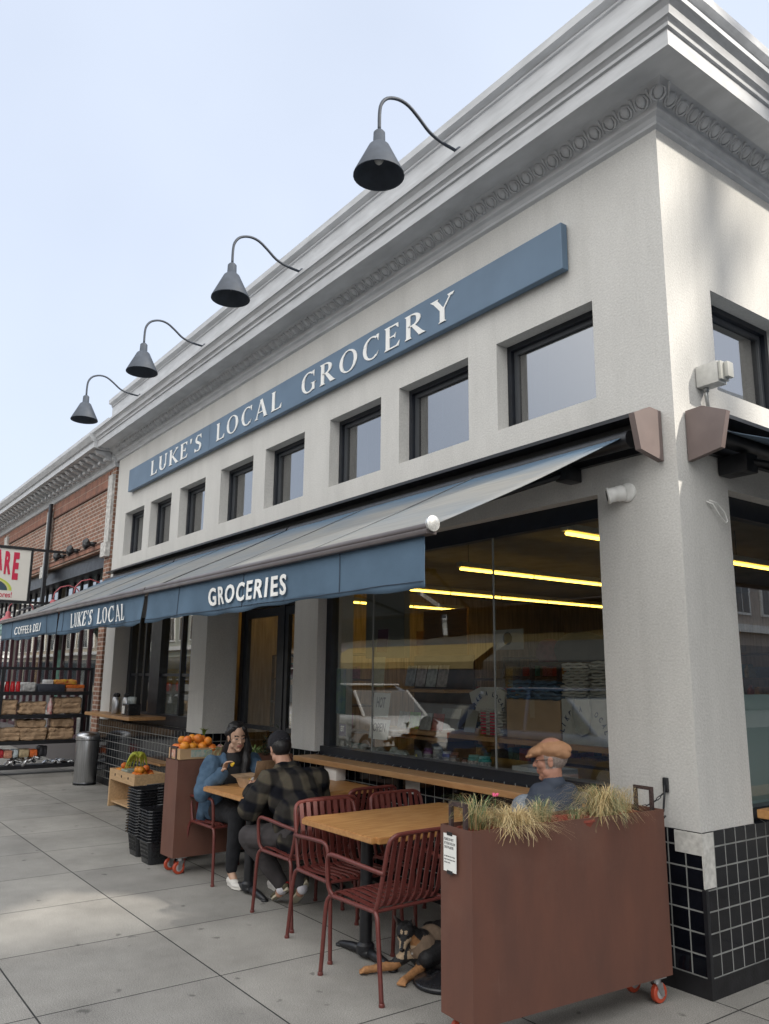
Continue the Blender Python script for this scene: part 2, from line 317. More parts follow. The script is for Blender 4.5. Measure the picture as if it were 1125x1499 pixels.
def walls(mb, ax, u0, u1, z0, z1, d0, d1, holes):
    """wall with rectangular openings; ax 'x': runs along x between y=d0..d1; ax 'y': runs along y between x=d0..d1"""
    us = sorted({u0, u1, *[h[0] for h in holes], *[h[1] for h in holes]}); us = [u for u in us if u0 <= u <= u1]
    for a, b in zip(us, us[1:]):
        c = (a+b)/2; hs = sorted((h[2], h[3]) for h in holes if h[0] < c < h[1]); z = z0
        for h0, h1 in hs+[(z1, z1)]:
            if h0 > z+1e-4:
                if ax == 'x': mb.box(a, b, d0, d1, z, h0)
                else: mb.box(d0, d1, a, b, z, h0)
            z = max(z, h1)
    return mb
def sub(o, root):
    o.parent = root; o.matrix_parent_inverse = Matrix.LocRotScale(root.location, root.rotation_euler, None).inverted(); return o
# ------------------------------------------------------------------ lettering
def seg(x0, y0, x1, y1, w0, w1=None):
    w1 = w0 if w1 is None else w1; d = Vector((x1-x0, y1-y0)); d.normalize(); n = Vector((-d.y, d.x))
    return [(x0+n.x*w0/2, y0+n.y*w0/2), (x0-n.x*w0/2, y0-n.y*w0/2), (x1-n.x*w1/2, y1-n.y*w1/2), (x1+n.x*w1/2, y1+n.y*w1/2)]
def arc(cx, cy, rx, ry, a0, a1, thick=.17, thin=.05, n=14, rot=0):
    out = []; pr = None
    for i in range(n+1):
        a = R(a0+(a1-a0)*i/n); w = thin+(thick-thin)*abs(math.cos(a))**1.5
        o = (cx+math.cos(a)*rx, cy+math.sin(a)*ry); q = (cx+math.cos(a)*(rx-w), cy+math.sin(a)*(ry-min(w,.06+.3*w)))
        if pr: out.append([pr[0], o, q, pr[1]])
        pr = (o, q)
    return out
def serifs(x, y, w=.26, h=.06, up=1):      # flared wedge foot
    return [[(x-w/2, y), (x+w/2, y), (x+.06, y+up*h*1.6), (x-.06, y+up*h*1.6)]]
ST = .145
def stem(x): return [seg(x, 0, x, 1, ST)]+serifs(x, 0)+serifs(x, 1, up=-1)
GL = {
 'L': (.62, lambda: stem(.16)+[seg(.16,.03,.56,.03,.06), [(.46,.0),(.60,.0),(.63,.24)]]),
 'U': (.80, lambda: [seg(.17,.35,.17,1,ST)]+serifs(.17,1,up=-1)+[seg(.66,.35,.66,1,.06)]+serifs(.66,1,.2,up=-1)+arc(.4,.34,.305,.34,180,360,.15,.07)),
 'K': (.80, lambda: stem(.16)+[seg(.22,.46,.66,.97,.05,.06), seg(.30,.55,.70,.03,.10,.16)]+serifs(.66,1,.2,up=-1)+[[(.60,0),(.84,0),(.76,.09)]]),
 'E': (.62, lambda: stem(.16)+[seg(.16,.03,.54,.03,.06), seg(.16,.97,.52,.97,.06), seg(.16,.52,.44,.52,.055), [(.44,.0),(.58,.0),(.62,.23)], [(.42,1),(.56,1),(.57,.78)], [(.44,.40),(.47,.64),(.38,.52)]]),
 "'": (.24, lambda: [[(.06,1),(.19,1),(.13,.72),(.07,.70)]]),
 'S': (.60, lambda: arc(.30,.74,.22,.26,60,270,.12,.07)+arc(.30,.27,.24,.27,-120,90,.13,.07)+[seg(.20,.60,.42,.44,.14), [(.40,.98),(.52,1.0),(.52,.74)], [(.06,.24),(.07,.0),(.18,.03)]]),
 'O': (.86, lambda: arc(.42,.5,.39,.51,0,360,.14,.05,28)),
 'C': (.74, lambda: arc(.42,.5,.37,.51,55,305,.14,.06,20)+[[(.60,.98),(.70,1.0),(.68,.70)], [(.62,.06),(.70,.26),(.55,.03)]]),
 'A': (.84, lambda: [seg(.40,1,.13,.03,.05), seg(.40,1.0,.68,.03,.13,.15), seg(.20,.33,.58,.33,.05)]+[[(.02,0),(.24,0),(.14,.09)], [(.56,0),(.82,0),(.69,.10)]]),
 'G': (.80, lambda: arc(.42,.5,.37,.51,55,320,.14,.06,20)+[[(.60,.98),(.70,1.0),(.68,.70)], seg(.66,.06,.66,.42,.11), [(.52,.42),(.80,.42),(.66,.34)]]),
 'R': (.78, lambda: stem(.16)+arc(.30,.74,.30,.26,-90,90,.15,.055,14)+[seg(.16,.975,.32,.975,.05), seg(.16,.505,.32,.505,.05), seg(.34,.50,.62,.04,.11,.16), [(.52,0),(.78,0),(.68,.10)]]),
 'Y': (.80, lambda: [seg(.40,0,.40,.5,ST), seg(.40,.48,.14,.97,.13,.15), seg(.42,.48,.68,.97,.05)]+serifs(.40,0)+serifs(.14,1,.28,up=-1)+serifs(.68,1,.22,up=-1)),
 ' ': (.42, lambda: []),
}
def serif_text(root, txt, x0, x1, z0, h, y, th, fy=None):
    tot = sum(GL[c][0] for c in txt)+.16*(len(txt)-1); sx = (x1-x0)/tot; x = 0; k = 0
    for c in txt:
        mb = MB()
        for poly in GL[c][1]():
            k += 1; dy = .00035*(k % 9)
            pts = [(x0+(x+p[0])*sx, z0+p[1]*h) for p in poly]; n = len(pts)
            vs = [(a, (fy(a,b) if fy else 0)+y-th-dy, b) for a, b in pts]+[(a, (fy(a,b) if fy else 0)+y, b) for a, b in pts]
            mb.add(vs, [tuple(range(n)), tuple(range(n,2*n))[::-1]]+[(i,(i+1)%n,n+(i+1)%n,n+i) for i in range(n)])
        x += GL[c][0]+.16
        if mb.v: sub(mb.build('letter', LETTER), root)
def sans_text(name, txt, m, width, height, M, parent=None, bold=.02, depth=.002, post=None, space=1.0):
    cu = bpy.data.curves.new(name, 'FONT'); cu.body = txt; cu.size = 1; cu.extrude = .05; cu.offset = bold; cu.align_x = 'LEFT'; cu.space_character = space; cu.resolution_u = 3
    o = bpy.data.objects.new('tmp', cu); C.objects.link(o); dg = bpy.context.evaluated_depsgraph_get(); dg.update()
    me = bpy.data.meshes.new_from_object(o.evaluated_get(dg)); bpy.data.objects.remove(o)
    xs = [v.co.x for v in me.vertices]; ys = [v.co.y for v in me.vertices]
    if not xs: return None
    x0, x1, y0, y1 = min(xs), max(xs), min(ys), max(ys)
    for v in me.vertices:
        q = Vector(((v.co.x-x0)/(x1-x0)*width, (v.co.y-y0)/(y1-y0)*height, (v.co.z+.05)/.1*depth)); q = M @ q
        if post: q = post(q)
        v.co = q
    me.name = name; me.materials.clear(); me.materials.append(m); n = bpy.data.objects.new(name, me); C.objects.link(n)
    if parent: n.parent = parent
    return n
def MF(x, y, z):     # text frame facing -y (front wall)
    return Matrix(((1,0,0,x),(0,0,-1,y),(0,1,0,z),(0,0,0,1)))
def MX(x, y, z):     # text frame facing +x
    return Matrix(((0,0,1,x),(1,0,0,y),(0,1,0,z),(0,0,0,1)))
# ================================================================== setting
g = MB().box(-150, 150, -150, 150, -.30, -.15).build('street', ASPH); tag(g, 'dark asphalt roadway beyond the kerb', 'road', kind='structure')
g = MB().box(-70, 3.6, -4.75, 60, -.20, 0).build('pavement', PAVE); tag(g, 'grey concrete pavement slabs with dark joints and gum spots', 'pavement', kind='structure')
k = MB(); k.box(-70, 3.75, -4.90, -4.752, -.20, -.004); k.box(3.602, 3.75, -4.752, 60, -.20, -.004)
tag(k.build('kerb', mat('kerb_stone', (.30,.30,.29), .9, noise_s=5, noise_a=.15)), 'pale stone kerb edging the pavement', 'kerb', kind='structure')
# ================================================================== corner grocery building
GB = thing('grocery_building', (-5.2,0,0), 'single storey corner building in pale grey stucco with a moulded cornice and black tile base', 'shop building')
def gpart(mb, name, m, smooth=False, parent=None, **k):
    o = mb.build(name, m, None, smooth, **k); p = parent or GB
    o.parent = p; o.matrix_parent_inverse = Matrix.Translation((5.2,0,0)) if p is GB else Matrix()
    return o
WX = [(-1.507,-.573),(-2.752,-1.832),(-3.905,-3.027),(-5.273,-4.402),(-6.462,-5.578),(-7.784,-6.930),(-8.918,-8.092),(-10.04,-9.187)]
WZ0, WZ1 = 3.49, 4.19
XL, YB = -10.55, 11.0
SW = [(.50,1.42),(1.95,2.87),(3.4,4.32),(4.85,5.77),(6.3,7.22),(7.75,8.67)]
w = MB()
walls(w, 'x', XL, 0, 2.83, 5.60, 0, .30, [(a,b,WZ0,WZ1) for a,b in WX])
w.box(-.60, 0, 0, .42, .83, 2.83)                      # corner pier
w.box(-4.49, -4.04, 0, .42, .95, 2.83); w.box(-7.09, -6.63, 0, .42, .95, 2.83); w.box(XL, -10.12, 0, .42, .95, 2.83)
walls(w, 'y', .30, YB, 2.83, 5.60, -.30, 0, [(a,b,WZ0,WZ1) for a,b in SW])
w.box(-.42, 0, .42, .53, .83, 2.83); w.box(-.42, 0, 4.3, 4.9, .83, 2.83); w.box(-.42, 0, 8.4, YB, .83, 2.83)
gpart(w, 'wall', STUCCO)
b = MB(); b.box(XL, -.1, YB-.25, YB, 0, 5.6); b.box(XL, XL+.2, .3, YB-.25, 0, 5.6); gpart(b, 'rear_wall', DARKWALL)
gpart(MB().box(XL+.2, -.3, .3, YB-.25, 3.32, 3.44), 'ceiling', CEIL)
gpart(MB().box(XL+.2, -.3, .6, YB-.25, .02, .06), 'floor', FLOORI)
gpart(MB().box(XL, 0, .3, YB, 5.52, 5.66), 'roof', mat('roof_felt', (.12,.12,.12), .9))
# tiled base
t = MB(); e = .006
t.box(-.60, e, -e, .42, .10, .828); t.box(-.42, e, .42, 4.9, .10, .828); t.box(-.42, e, 4.9, YB, .10, .828)
t.box(-4.04, -.602, -e, .16, .10, .93); t.box(-4.49, -4.042, -e, .42, .10, .948); gpart(t, 'tile_base', TILE); t = MB()
t.box(-7.09, -6.63, -e, .42, .10, .948); t.box(-10.12, -7.092, -e, .22, .10, .948); t.box(XL, -10.122, -e, .42, .10, .948)
gpart(t, 'tile_base', TILE)
t = MB(); 
t.box(-4.49, .012, -.012, .1, 0, .10); t.box(-.3, .012, .1, YB, 0, .10); t.box(XL, -6.63, -.012, .1, 0, .10)
gpart(t, 'plinth', mat('black_plinth', (.010,.010,.012), .45, noise_s=12, noise_a=.5, bump=.4))
gpart(MB().box(-.010, .014, -.014, .010, .10, .54), 'corner_trim', BLACKM)
wt = MB(); 
wt.box(-.165, -.0, -.010, -.0065, .712, .826); wt.box(.0065, .010, .0, .095, .545, .826); wt.box(-.0, .010, -.010, .0, .545, .826)
gpart(wt, 'white_tiles', mat('white_rough_tile', (.56,.55,.52), .6, noise_s=30, noise_a=.2, bump=.8, bump_s=40))
# cornice: profile (d outwards, z)
PR = [(0,5.175),(.028,5.19),(.030,5.205),(.020,5.215),(.034,5.245),(.058,5.262),(.062,5.275),(.052,5.282),(.060,5.298),(.085,5.318),(.120,5.345),(.150,5.382),(.165,5.392),(.330,5.392),(.335,5.380),(.352,5.380),(.355,5.487),(.372,5.492),(.376,5.512),(.368,5.518),(.385,5.535),(.400,5.540),(.402,5.552),(.412,5.585),(.436,5.61),(.452,5.616),(.454,5.648),(.440,5.655),(.22,5.70),(.16,5.75),(.158,6.12),(.175,6.125),(.178,6.14),(.168,6.146),(.20,6.165),(.225,6.17),(.228,6.235),(.12,6.25),(0,6.25)]
def cornice(mb, pr, xl, yr):
    n = len(pr); vs = [(xl,-d,z) for d,z in pr]+[(d,-d,z) for d,z in pr]+[(d,yr,z) for d,z in pr]
    fs = [(k*n+i,k*n+i+1,(k+1)*n+i+1,(k+1)*n+i) for k in (0,1) for i in range(n-1)]
    mb.add(vs, fs); mb.add([(xl,.12,5.175)]+[(xl,-d,z) for d,z in pr]+[(xl,.12,6.25)], [tuple(range(n+2))])
    mb.add([(xl,0,6.25),(0,0,6.25),(0,yr,6.25),(-.3,yr,6.25),(-.3,.3,6.25),(xl,.3,6.25)], [(0,1,4,5),(1,2,3,4)])
    mb.add([(xl,.3,6.25),(-.3,.3,6.25),(-.3,yr,6.25),(xl,.3,5.66),(-.3,.3,5.66),(-.3,yr,5.66)], [(0,1,4,3),(1,2,5,4)])
c_ = MB(); cornice(c_, PR, XL-.12, YB)
gpart(c_, 'cornice', TRIM, auto=24)
eg = MB(); sp = .128
def egg(c, rot):
    M = rot @ Matrix.Rotation(R(47), 4, 'X')
    eg.ell(c, (.036,.020,.044), M, 8, 6)
    for s in (-1,1):       # rim shell round each egg
        pts = [Vector(c)+M @ Vector((s*.048*math.cos(a), -.004, .046*math.sin(a)-.008)) for a in (R(80),R(35),R(-10),R(-55),R(-85))]
        eg.tube(pts, [.004,.009,.010,.009,.004], 5)
    c2 = Vector(c)+rot @ Vector((sp/2,0,0)); eg.cap(c2+M @ Vector((0,-.004,.040)), c2+M @ Vector((0,-.004,-.045)), .011, .004, 6)
nf = int((-XL)/sp)
for i in range(nf): egg((-.02-i*sp, -.112, 5.340), Matrix())
egg((.106,-.106,5.340), Matrix.Rotation(R(45),4,'Z'))
for i in range(45): egg((.112, .02+i*sp, 5.340), Matrix.Rotation(R(90),4,'Z'))
gpart(eg, 'egg_and_dart_moulding', TRIM, smooth=True, fix=False)
# upper windows
def window(u0, u1, ax, wires=None):
    def bx(mb, a, b_, d0, d1, z0, z1):
        if ax == 'x': mb.box(a, b_, d0, d1, z0, z1)
        else: mb.box(-d1, -d0, a, b_, z0, z1)
    f = MB(); T = .042; z0, z1 = WZ0, WZ1
    for a, b_, q0, q1 in ((u0,u1,z1-T,z1),(u0,u1,z0,z0+T*.8),(u0,u0+T,z0+T*.8,z1-T),(u1-T,u1,z0+T*.8,z1-T)): bx(f, a+.001, b_-.001, .115, .20, q0, q1)
    fr = gpart(f, 'window', FRAME)
    s = MB(); i0, i1, j0, j1 = u0+T, u1-T, z0+T*.8, z1-T; q = .034
    for a, b_, q0, q1 in ((i0,i1,j1-q,j1),(i0,i1,j0,j0+q*.6),(i0,i0+q,j0+q*.6,j1-q),(i1-q,i1,j0+q*.6,j1-q)): bx(s, a, b_, .150, .19, q0, q1)
    so_ = s.build('sash', mat('charcoal_sash', (.055,.06,.068), .4)); so_.parent = fr
    pn = MB(); bx(pn, i0+q, i1-q, .168, .174, j0+q*.6, j1-q); po = pn.build('pane', GLASSUP); po.parent = fr
    bl = MB()
    if ax == 'x': 
        bx(bl, i0+q, i0+q+.20*(u1-u0), .29, .296, j0, j1); bo = bl.build('blind', mat('grey_blind', (.25,.25,.24), .8)); bo.parent = fr
for a, b_ in WX: window(a, b_, 'x')
for a, b_ in SW: window(a, b_, 'y')
# big shop window (front)
def frame_rects(f, x0, x1, z0, z1, y0, y1, T, mull=(), tr=()):
    f.box(x0,x1,y0,y1,z1-T,z1); f.box(x0,x1,y0,y1,z0,z0+T); f.box(x0,x0+T,y0,y1,z0+T,z1-T); f.box(x1-T,x1,y0,y1,z0+T,z1-T)
    for m_, tw in mull: f.box(m_-tw/2,m_+tw/2,y0+.003,y1-.003,z0+T,z1-T)
f = MB(); x0, x1 = -4.04, -.602
f.box(x0,x1,.10,.18,2.70,2.83); f.box(x0,x1,.06,.18,.93,1.00); f.box(x0,x0+.10,.10,.18,1.00,2.70); f.box(x1-.03,x1,.10,.18,1.00,2.70)
sw = gpart(f, 'shop_window', FRAME)
for a, b_ in ((x0+.10,-3.30),(-3.296,-1.730),(-1.726,x1-.03)):
    p_ = MB().box(a,b_,.136,.142,1.0,2.70).build('pane', GLASS); p_.parent = sw
p_ = MB(); 
for q in (-3.298,-1.728): p_.box(q-.0045,q+.0045,.132,.146,1.0,2.70)
p_.build('glazing_joint', mat('clear_silicone', (.22,.23,.23), .3)).parent = sw
# sliding takeaway window
f = MB(); x0, x1 = -10.118, -7.092
f.box(x0,x1,.24,.34,2.50,2.83); f.box(x0,x1,.22,.36,.95,1.10); f.box(x0,x0+.12,.24,.34,1.1,2.5); f.box(x1-.06,x1,.24,.34,1.1,2.5)
f.box(-9.10,-8.72,.225,.35,1.1,2.5)
for q in (-9.70,-9.42,-8.02): f.box(q-.025,q+.025,.25,.33,1.1,2.5)
for a, b_ in ((-9.998,-9.10),(-8.72,-7.152)): f.box(a,b_,.265,.315,1.62,1.66)
sw2 = gpart(f, 'takeaway_window', FRAME)
for a, b_ in ((-9.998,-9.10),(-8.72,-7.152)): MB().box(a,b_,.285,.291,1.1,2.5).build('pane', GLASS).parent = sw2
# entrance in the recess
f = MB(); x0, x1 = -6.63, -4.49
f.box(x0,x1,.46,.54,2.45,2.83); f.box(x0,x0+.09,.46,.54,0,2.45); f.box(x1-.07,x1,.46,.54,0,2.45); f.box(-5.62,-5.52,.46,.54,0,2.45)
dr = gpart(f, 'entrance', FRAME)
for a, b_ in ((-6.54,-5.62),(-5.52,-4.56)):
    d = MB(); d.box(a,a+.08,.47,.52,.02,2.44); d.box(b_-.08,b_,.47,.52,.02,2.44); d.box(a+.08,b_-.08,.47,.52,2.34,2.44); d.box(a+.08,b_-.08,.47,.52,.02,.26); d.box(a+.08,b_-.08,.475,.515,1.02,1.07)
    d.build('door', FRAME).parent = dr; MB().box(a+.08,b_-.08,.492,.498,.26,2.34).build('pane', GLASS).parent = dr
# side shop window
f = MB(); y0, y1 = .532, 4.298
f.box(-.18,-.10,y0,y1,2.70,2.83); f.box(-.18,-.06,y0,y1,.83,.90); f.box(-.18,-.10,y0,y0+.03,.9,2.7); f.box(-.18,-.10,y1-.1,y1,.9,2.7)
sw3 = gpart(f, 'side_shop_window', FRAME)
MB().box(-.142,-.136,y0+.03,y1-.1,.9,2.7).build('pane', GLASS).parent = sw3
MB().box(-.150,-.146,y0+.03,y1-.1,.9,1.56).build('frosted_film', mat('frosted_film', (.20,.27,.27), .5)).parent = sw3
# counters, vent
def ledge(name, x0, x1, y0, y1, z, th=.05, m=WOODX, lab=None):
    l = MB().rbox(x0,x1,y0,y1,z-th,z,.006); o = l.build(name, m); return o
o = ledge('window_counter', -4.03, -.62, -.235, .058, .925, .045); tag(o, 'long oiled wood counter ledge under the big shop window', 'counter')
br_ = MB()
for q in (-3.6,-2.7,-1.8,-.95):
    br_ = MB().box(q-.015,q+.015,-.20,-.008,.85,.879); br_.box(q-.015,q+.015,-.03,-.008,.70,.85); br_.build('bracket', BLACKM).parent = o
o = ledge('takeaway_counter', -10.35, -8.35, -.30, .22, 1.07, .045); tag(o, 'wooden takeaway ledge holding steel coffee flasks by the sliding window', 'counter')
o = MB().rbox(.012,.30,.55,4.0,.86,.91,.006).build('side_counter', WOOD); tag(o, 'wooden counter ledge on the side street wall', 'counter')
v = MB(); v.box(-6.628,-6.622,.12,.32,1.06,1.20); vo = gpart(v, 'vent_cover', STUCCO)
# ---------------------------------------------------------------- blue fascia sign
S_ = thing('fascia_sign', (-5.27,-.06,4.66), "long blue painted board sign reading LUKE'S LOCAL GROCERY", 'shop sign')
pb = MB(); pb.rbox(-9.785,-6.715,-.075,-.012,4.487,4.846,.006); pb.rbox(-6.710,-.757,-.075,-.012,4.487,4.846,.006)
sub(pb.build('board', PAINTBLUE), S_)
H_ = .225; zb = 4.553
serif_text(S_, "LUKE'S", -8.80, -6.93, zb, H_, -.076, .006); serif_text(S_, "LOCAL", -6.50, -4.80, zb, H_, -.076, .006); serif_text(S_, "GROCERY", -4.38, -1.90, zb, H_, -.076, .006)
bk = MB()
for q in (-9.2,-7.3,-5.5,-3.6,-1.4): bk.box(q-.04,q+.04,-.012,0,4.52,4.82)
sub(bk.build('mounting_batten', BLACKM), S_)
# ---------------------------------------------------------------- gooseneck lamps
def gooseneck(x, label):
    L_ = thing('gooseneck_lamp', (x,-.40,5.66), label, 'lamp', 'grey gooseneck lamps along the cornice')
    path = [(0,.10,0),(0,-.04,.012),(0,-.18,.022),(0,-.30,.055),(0,-.40,.125),(0,-.50,.185),(0,-.60,.195),(0,-.70,.155),(0,-.755,.08),(0,-.77,-.01),(0,-.77,-.15)]
    pts = []
    P = [Vector(p) for p in path]
    for i in range(len(P)-1):
        a, b_, c, d = P[max(i-1,0)], P[i], P[i+1], P[min(i+2,len(P)-1)]
        for t in (0,.33,.66): pts.append(.5*((2*b_)+(-a+c)*t+(2*a-5*b_+4*c-d)*t*t+(-a+3*b_-3*c+d)*t**3))
    pts.append(P[-1])
    a = MB().tube(pts, .013, 8).build('arm', GREYLAMP, L_, True)
    s = MB().lathe([(.016,-.14),(.030,-.15),(.042,-.165),(.045,-.255),(.062,-.262),(.075,-.275),(.182,-.50),(.184,-.512),(.177,-.505),(.070,-.285),(.0,-.27)], (0,-.77,0), 28, caps=False).build('lamp_shade', GREYLAMP, L_, True)
    MB().ell((0,-.77,-.37), (.035,.035,.05)).build('bulb', mat('unlit_bulb', (.5,.5,.48), .3), L_, True)
    MB().lathe([(.05,0),(.05,.02),(.03,.03)], (0,0,0), 14, Matrix.Rotation(R(90),4,'X')).build('mounting_plate', GREYLAMP, L_)
    return L_
g1 = gooseneck(-1.47, 'grey gooseneck lamp nearest the street corner, above the end of the sign')
for x, lb in ((-3.87,'grey gooseneck lamp above the word GROCERY, second from the corner'),(-6.25,'grey gooseneck lamp above the word LOCAL, third from the corner'),(-8.55,'grey gooseneck lamp farthest from the corner, near the brick building')):
    dup(g1, (x,-.40,5.66), label=lb)
# ---------------------------------------------------------------- awnings
def canvas():
    m = mat('awning_canvas', (.12,.165,.215), .85, spec=.2); n = m.node_tree; L = n.links.new; p = n.nodes['Principled BSDF']
    ge = n.nodes.new('ShaderNodeNewGeometry'); mp = n.nodes.new('ShaderNodeMapping'); mp.inputs['Scale'].default_value = (.9,1.6,1.6)
    mp.inputs['Rotation'].default_value = (0,0,R(14)); L(ge.outputs['Position'], mp.inputs[0])
    nz = n.nodes.new('ShaderNodeTexNoise'); nz.inputs['Scale'].default_value = 1.3; nz.inputs['Detail'].default_value = 7; nz.inputs['Distortion'].default_value = .6; L(mp.outputs[0], nz.inputs['Vector'])
    sx = n.nodes.new('ShaderNodeSeparateXYZ'); L(ge.outputs['Position'], sx.inputs[0])
    # pale bird and dust staining over most of the fabric, cleaner next to the roller
    mr = n.nodes.new('ShaderNodeMapRange'); mr.inputs[1].default_value = -.22; mr.inputs[2].default_value = -.62; L(sx.outputs[1], mr.inputs[0])
    ad = n.nodes.new('ShaderNodeMath'); ad.operation = 'ADD'; L(mr.outputs[0], ad.inputs[0])
    m2 = n.nodes.new('ShaderNodeMapRange'); m2.inputs[1].default_value = .3; m2.inputs[2].default_value = .7; m2.inputs[3].default_value = -.38; m2.inputs[4].default_value = .12; L(nz.outputs['Fac'], m2.inputs[0]); L(m2.outputs[0], ad.inputs[1]); ad.use_clamp = True
    mx = n.nodes.new('ShaderNodeMix'); mx.data_type = 'RGBA'; mx.inputs[6].default_value = (.12,.19,.275,1); mx.inputs[7].default_value = (.30,.30,.29,1); L(ad.outputs[0], mx.inputs[0])
    n2 = n.nodes.new('ShaderNodeTexNoise'); n2.inputs['Scale'].default_value = 40; n2.inputs['Detail'].default_value = 3; m3 = n.nodes.new('ShaderNodeMapping'); m3.inputs['Scale'].default_value = (.06,1,1); L(ge.outputs['Position'], m3.inputs[0]); L(m3.outputs[0], n2.inputs['Vector'])
    m4 = n.nodes.new('ShaderNodeMapRange'); m4.inputs[1].default_value = .3; m4.inputs[2].default_value = .7; m4.inputs[3].default_value = .86; m4.inputs[4].default_value = 1.1; L(n2.outputs['Fac'], m4.inputs[0])
    mu = n.nodes.new('ShaderNodeMix'); mu.data_type = 'RGBA'; mu.blend_type = 'MULTIPLY'; mu.inputs[0].default_value = 1; L(mx.outputs[2], mu.inputs[6]); L(m4.outputs[0], mu.inputs[7]); L(mu.outputs[2], p.inputs['Base Color'])
    tr = n.nodes.new('ShaderNodeBsdfTranslucent'); tr.inputs[0].default_value = (.30,.34,.38,1); ms = n.nodes.new('ShaderNodeMixShader'); ms.inputs[0].default_value = .28
    L(p.outputs[0], ms.inputs[1]); L(tr.outputs[0], ms.inputs[2]); L(ms.outputs[0], n.nodes['Material Output'].inputs[0])
    return m
CANVAS = canvas()
VAL = mat('valance_canvas', (.095,.150,.215), .85, noise_s=3, noise_a=.10, bump=.3, bump_s=7, spec=.2, dist=.02)
AY, AZ, BY, BZ = -.13, 3.13, -1.585, 2.405
def vwave(x, z):     # soft hanging folds of the valance, stronger towards the hem
    k = max(0, (2.36-z)/.27); return -k*(.018*math.sin(x*5.1+1.1*math.sin(x*1.7))+.007*math.sin(x*14+z*9)+.014*noise.noise((x*3.3,z*2,0)))
def awning(x0, x1, x0t, x1t, label, text, xr):
    A = thing('awning', ((x0+x1)/2, -.1, 3.1), label, 'awning', 'blue folding arm awnings over the pavement')
    ms = MB(); nx, ny = 28, 10
    for i in range(nx+1):
        for j in range(ny+1):
            t = j/ny; xa = x0t+.05+(x1t-x0t-.08)*i/nx; xb = x0+.075+(x1-x0-.095)*i/nx; x = xa+(xb-xa)*t
            ms.v.append(Vector((x, AY+(BY-AY)*t, AZ+(BZ-AZ)*t-.010*math.sin(math.pi*t)+.007*noise.noise((x*1.3,t*2,3))))); 
    for i in range(nx):
        for j in range(ny): q = i*(ny+1)+j; ms.f.append((q,q+1,q+ny+2,q+ny+1)); ms.m.append(0)
    fb = ms.build('fabric', CANVAS, None, True); sd = fb.modifiers.new('s','SOLIDIFY'); sd.thickness = .004; sub(fb, A)
    vm = MB(); n1, n2 = int((x1-x0)*26), 8; x0v, x1v = x0+.02, x1-.05
    for i in range(n1+1):
        for j in range(n2+1):
            x = x0v+(x1v-x0v)*i/n1; hem = 2.095+.012*math.sin(x*3.0)+.006*math.sin(x*11); z = 2.365+(hem-2.365)*j/n2
            vm.v.append(Vector((x, -1.612+vwave(x,z), z)))
    for i in range(n1):
        for j in range(n2): q = i*(n2+1)+j; vm.f.append((q,q+1,q+n2+2,q+n2+1)); vm.m.append(0)
    vo = vm.build('valance', VAL, None, True); sd = vo.modifiers.new('s','SOLIDIFY'); sd.thickness = .003; sub(vo, A)
    # sewn widths of the canvas top
    tp = MB(); nw_ = max(2, int((x1-x0)/1.22))
    for k in range(1, nw_):
        u = k/nw_; pa, pb_ = Vector((x0t+(x1t-x0t)*u, AY, AZ+.004)), Vector((x0+(x1-x0)*u, BY, BZ+.004)); tp.tube([pa.lerp(pb_, t/6)+Vector((0,0,-.010*math.sin(math.pi*t/6))) for t in range(7)], .0035, 4)
    sub(tp.build('top_seam', mat('seam_top', (.12,.13,.14), .9)), A)
    # stitched hem and seams
    st = MB(); x = x0v
    st.tube([(x0v+(x1v-x0v)*i/n1, -1.617+vwave(x0v+(x1v-x0v)*i/n1, 2.125), 2.122) for i in range(n1+1)], .0025, 4)
    for q in xr: st.tube([(q, -1.616+vwave(q,2.36-k*.027), 2.36-k*.027) for k in range(10)], .003, 4)
    sub(st.build('seam', mat('seam_thread', (.04,.06,.09), .8)), A)
    br = MB(); br.rbox(x0-.01,x1+.01,-1.648,-1.58,2.352,2.380,.006); br.lathe([(.022,0),(.022,x1-x0)], (x0,-1.618,2.392), 14, Matrix.Rotation(R(90),4,'Y'))
    sub(br.build('front_bar', mat('bronze_bar', (.10,.085,.085), .4, noise_s=6, noise_a=.15), auto=40), A)
    ec = MB()
    for q in (x1,): ec.lathe([(.038,0),(.041,.005),(.041,.018),(.030,.024)], (q+.008,-1.615,2.405), 18, Matrix.Rotation(R(90),4,'Y'))
    if x1 > -1: sub(ec.build('end_disc', mat('worn_chrome', (.75,.75,.73), .25, metal=.6, noise_s=40, noise_a=.3), auto=40), A)
    ro = MB(); ro.lathe([(.055,0),(.055,x1t-x0t)], (x0t,-.14,3.09), 14, Matrix.Rotation(R(90),4,'Y')); ro.box(x0t,x1t+.03,-.045,-.008,3.02,3.22)
    sub(ro.build('roller', BLACKM, auto=40), A)
    for xa, sg in ((x0t+.35,1),(x1t-.55,-1)):
        am = MB(); am.rbox(xa-.05,xa+.05,-.16,-.008,2.93,3.03,.008); el_ = Vector((xa+sg*.45,-.80,2.70)); am.tube([(xa,-.12,2.98),el_], .022, 8); am.tube([el_,(xa+sg*.12,-1.58,2.395)], .018, 8); am.ell(el_, .035)
        sub(am.build('folding_arm', BLACKM, auto=40), A)
    if text[0] == 'serif': serif_text(A, text[1], text[2], text[3], text[4], text[5], -1.630, .003, fy=lambda x_,z_: vwave(x_,z_))
    else:
        o = sans_text('lettering', text[1], LETTER, text[3]-text[2], text[5], MF(text[2],-1.626,text[4]), None, text[6], .003, post=lambda v: Vector((v.x, v.y+vwave(v.x,v.z), v.z)), space=text[7]); sub(o, A)
    return A
awning(-4.325, -.36, -4.37, -.215, 'blue canvas awning with GROCERIES on its valance, nearest the street corner', ('sans','GROCERIES',-3.00,-1.79,2.155,.135,.024,1.24), (-3.58,-2.42,-1.19))
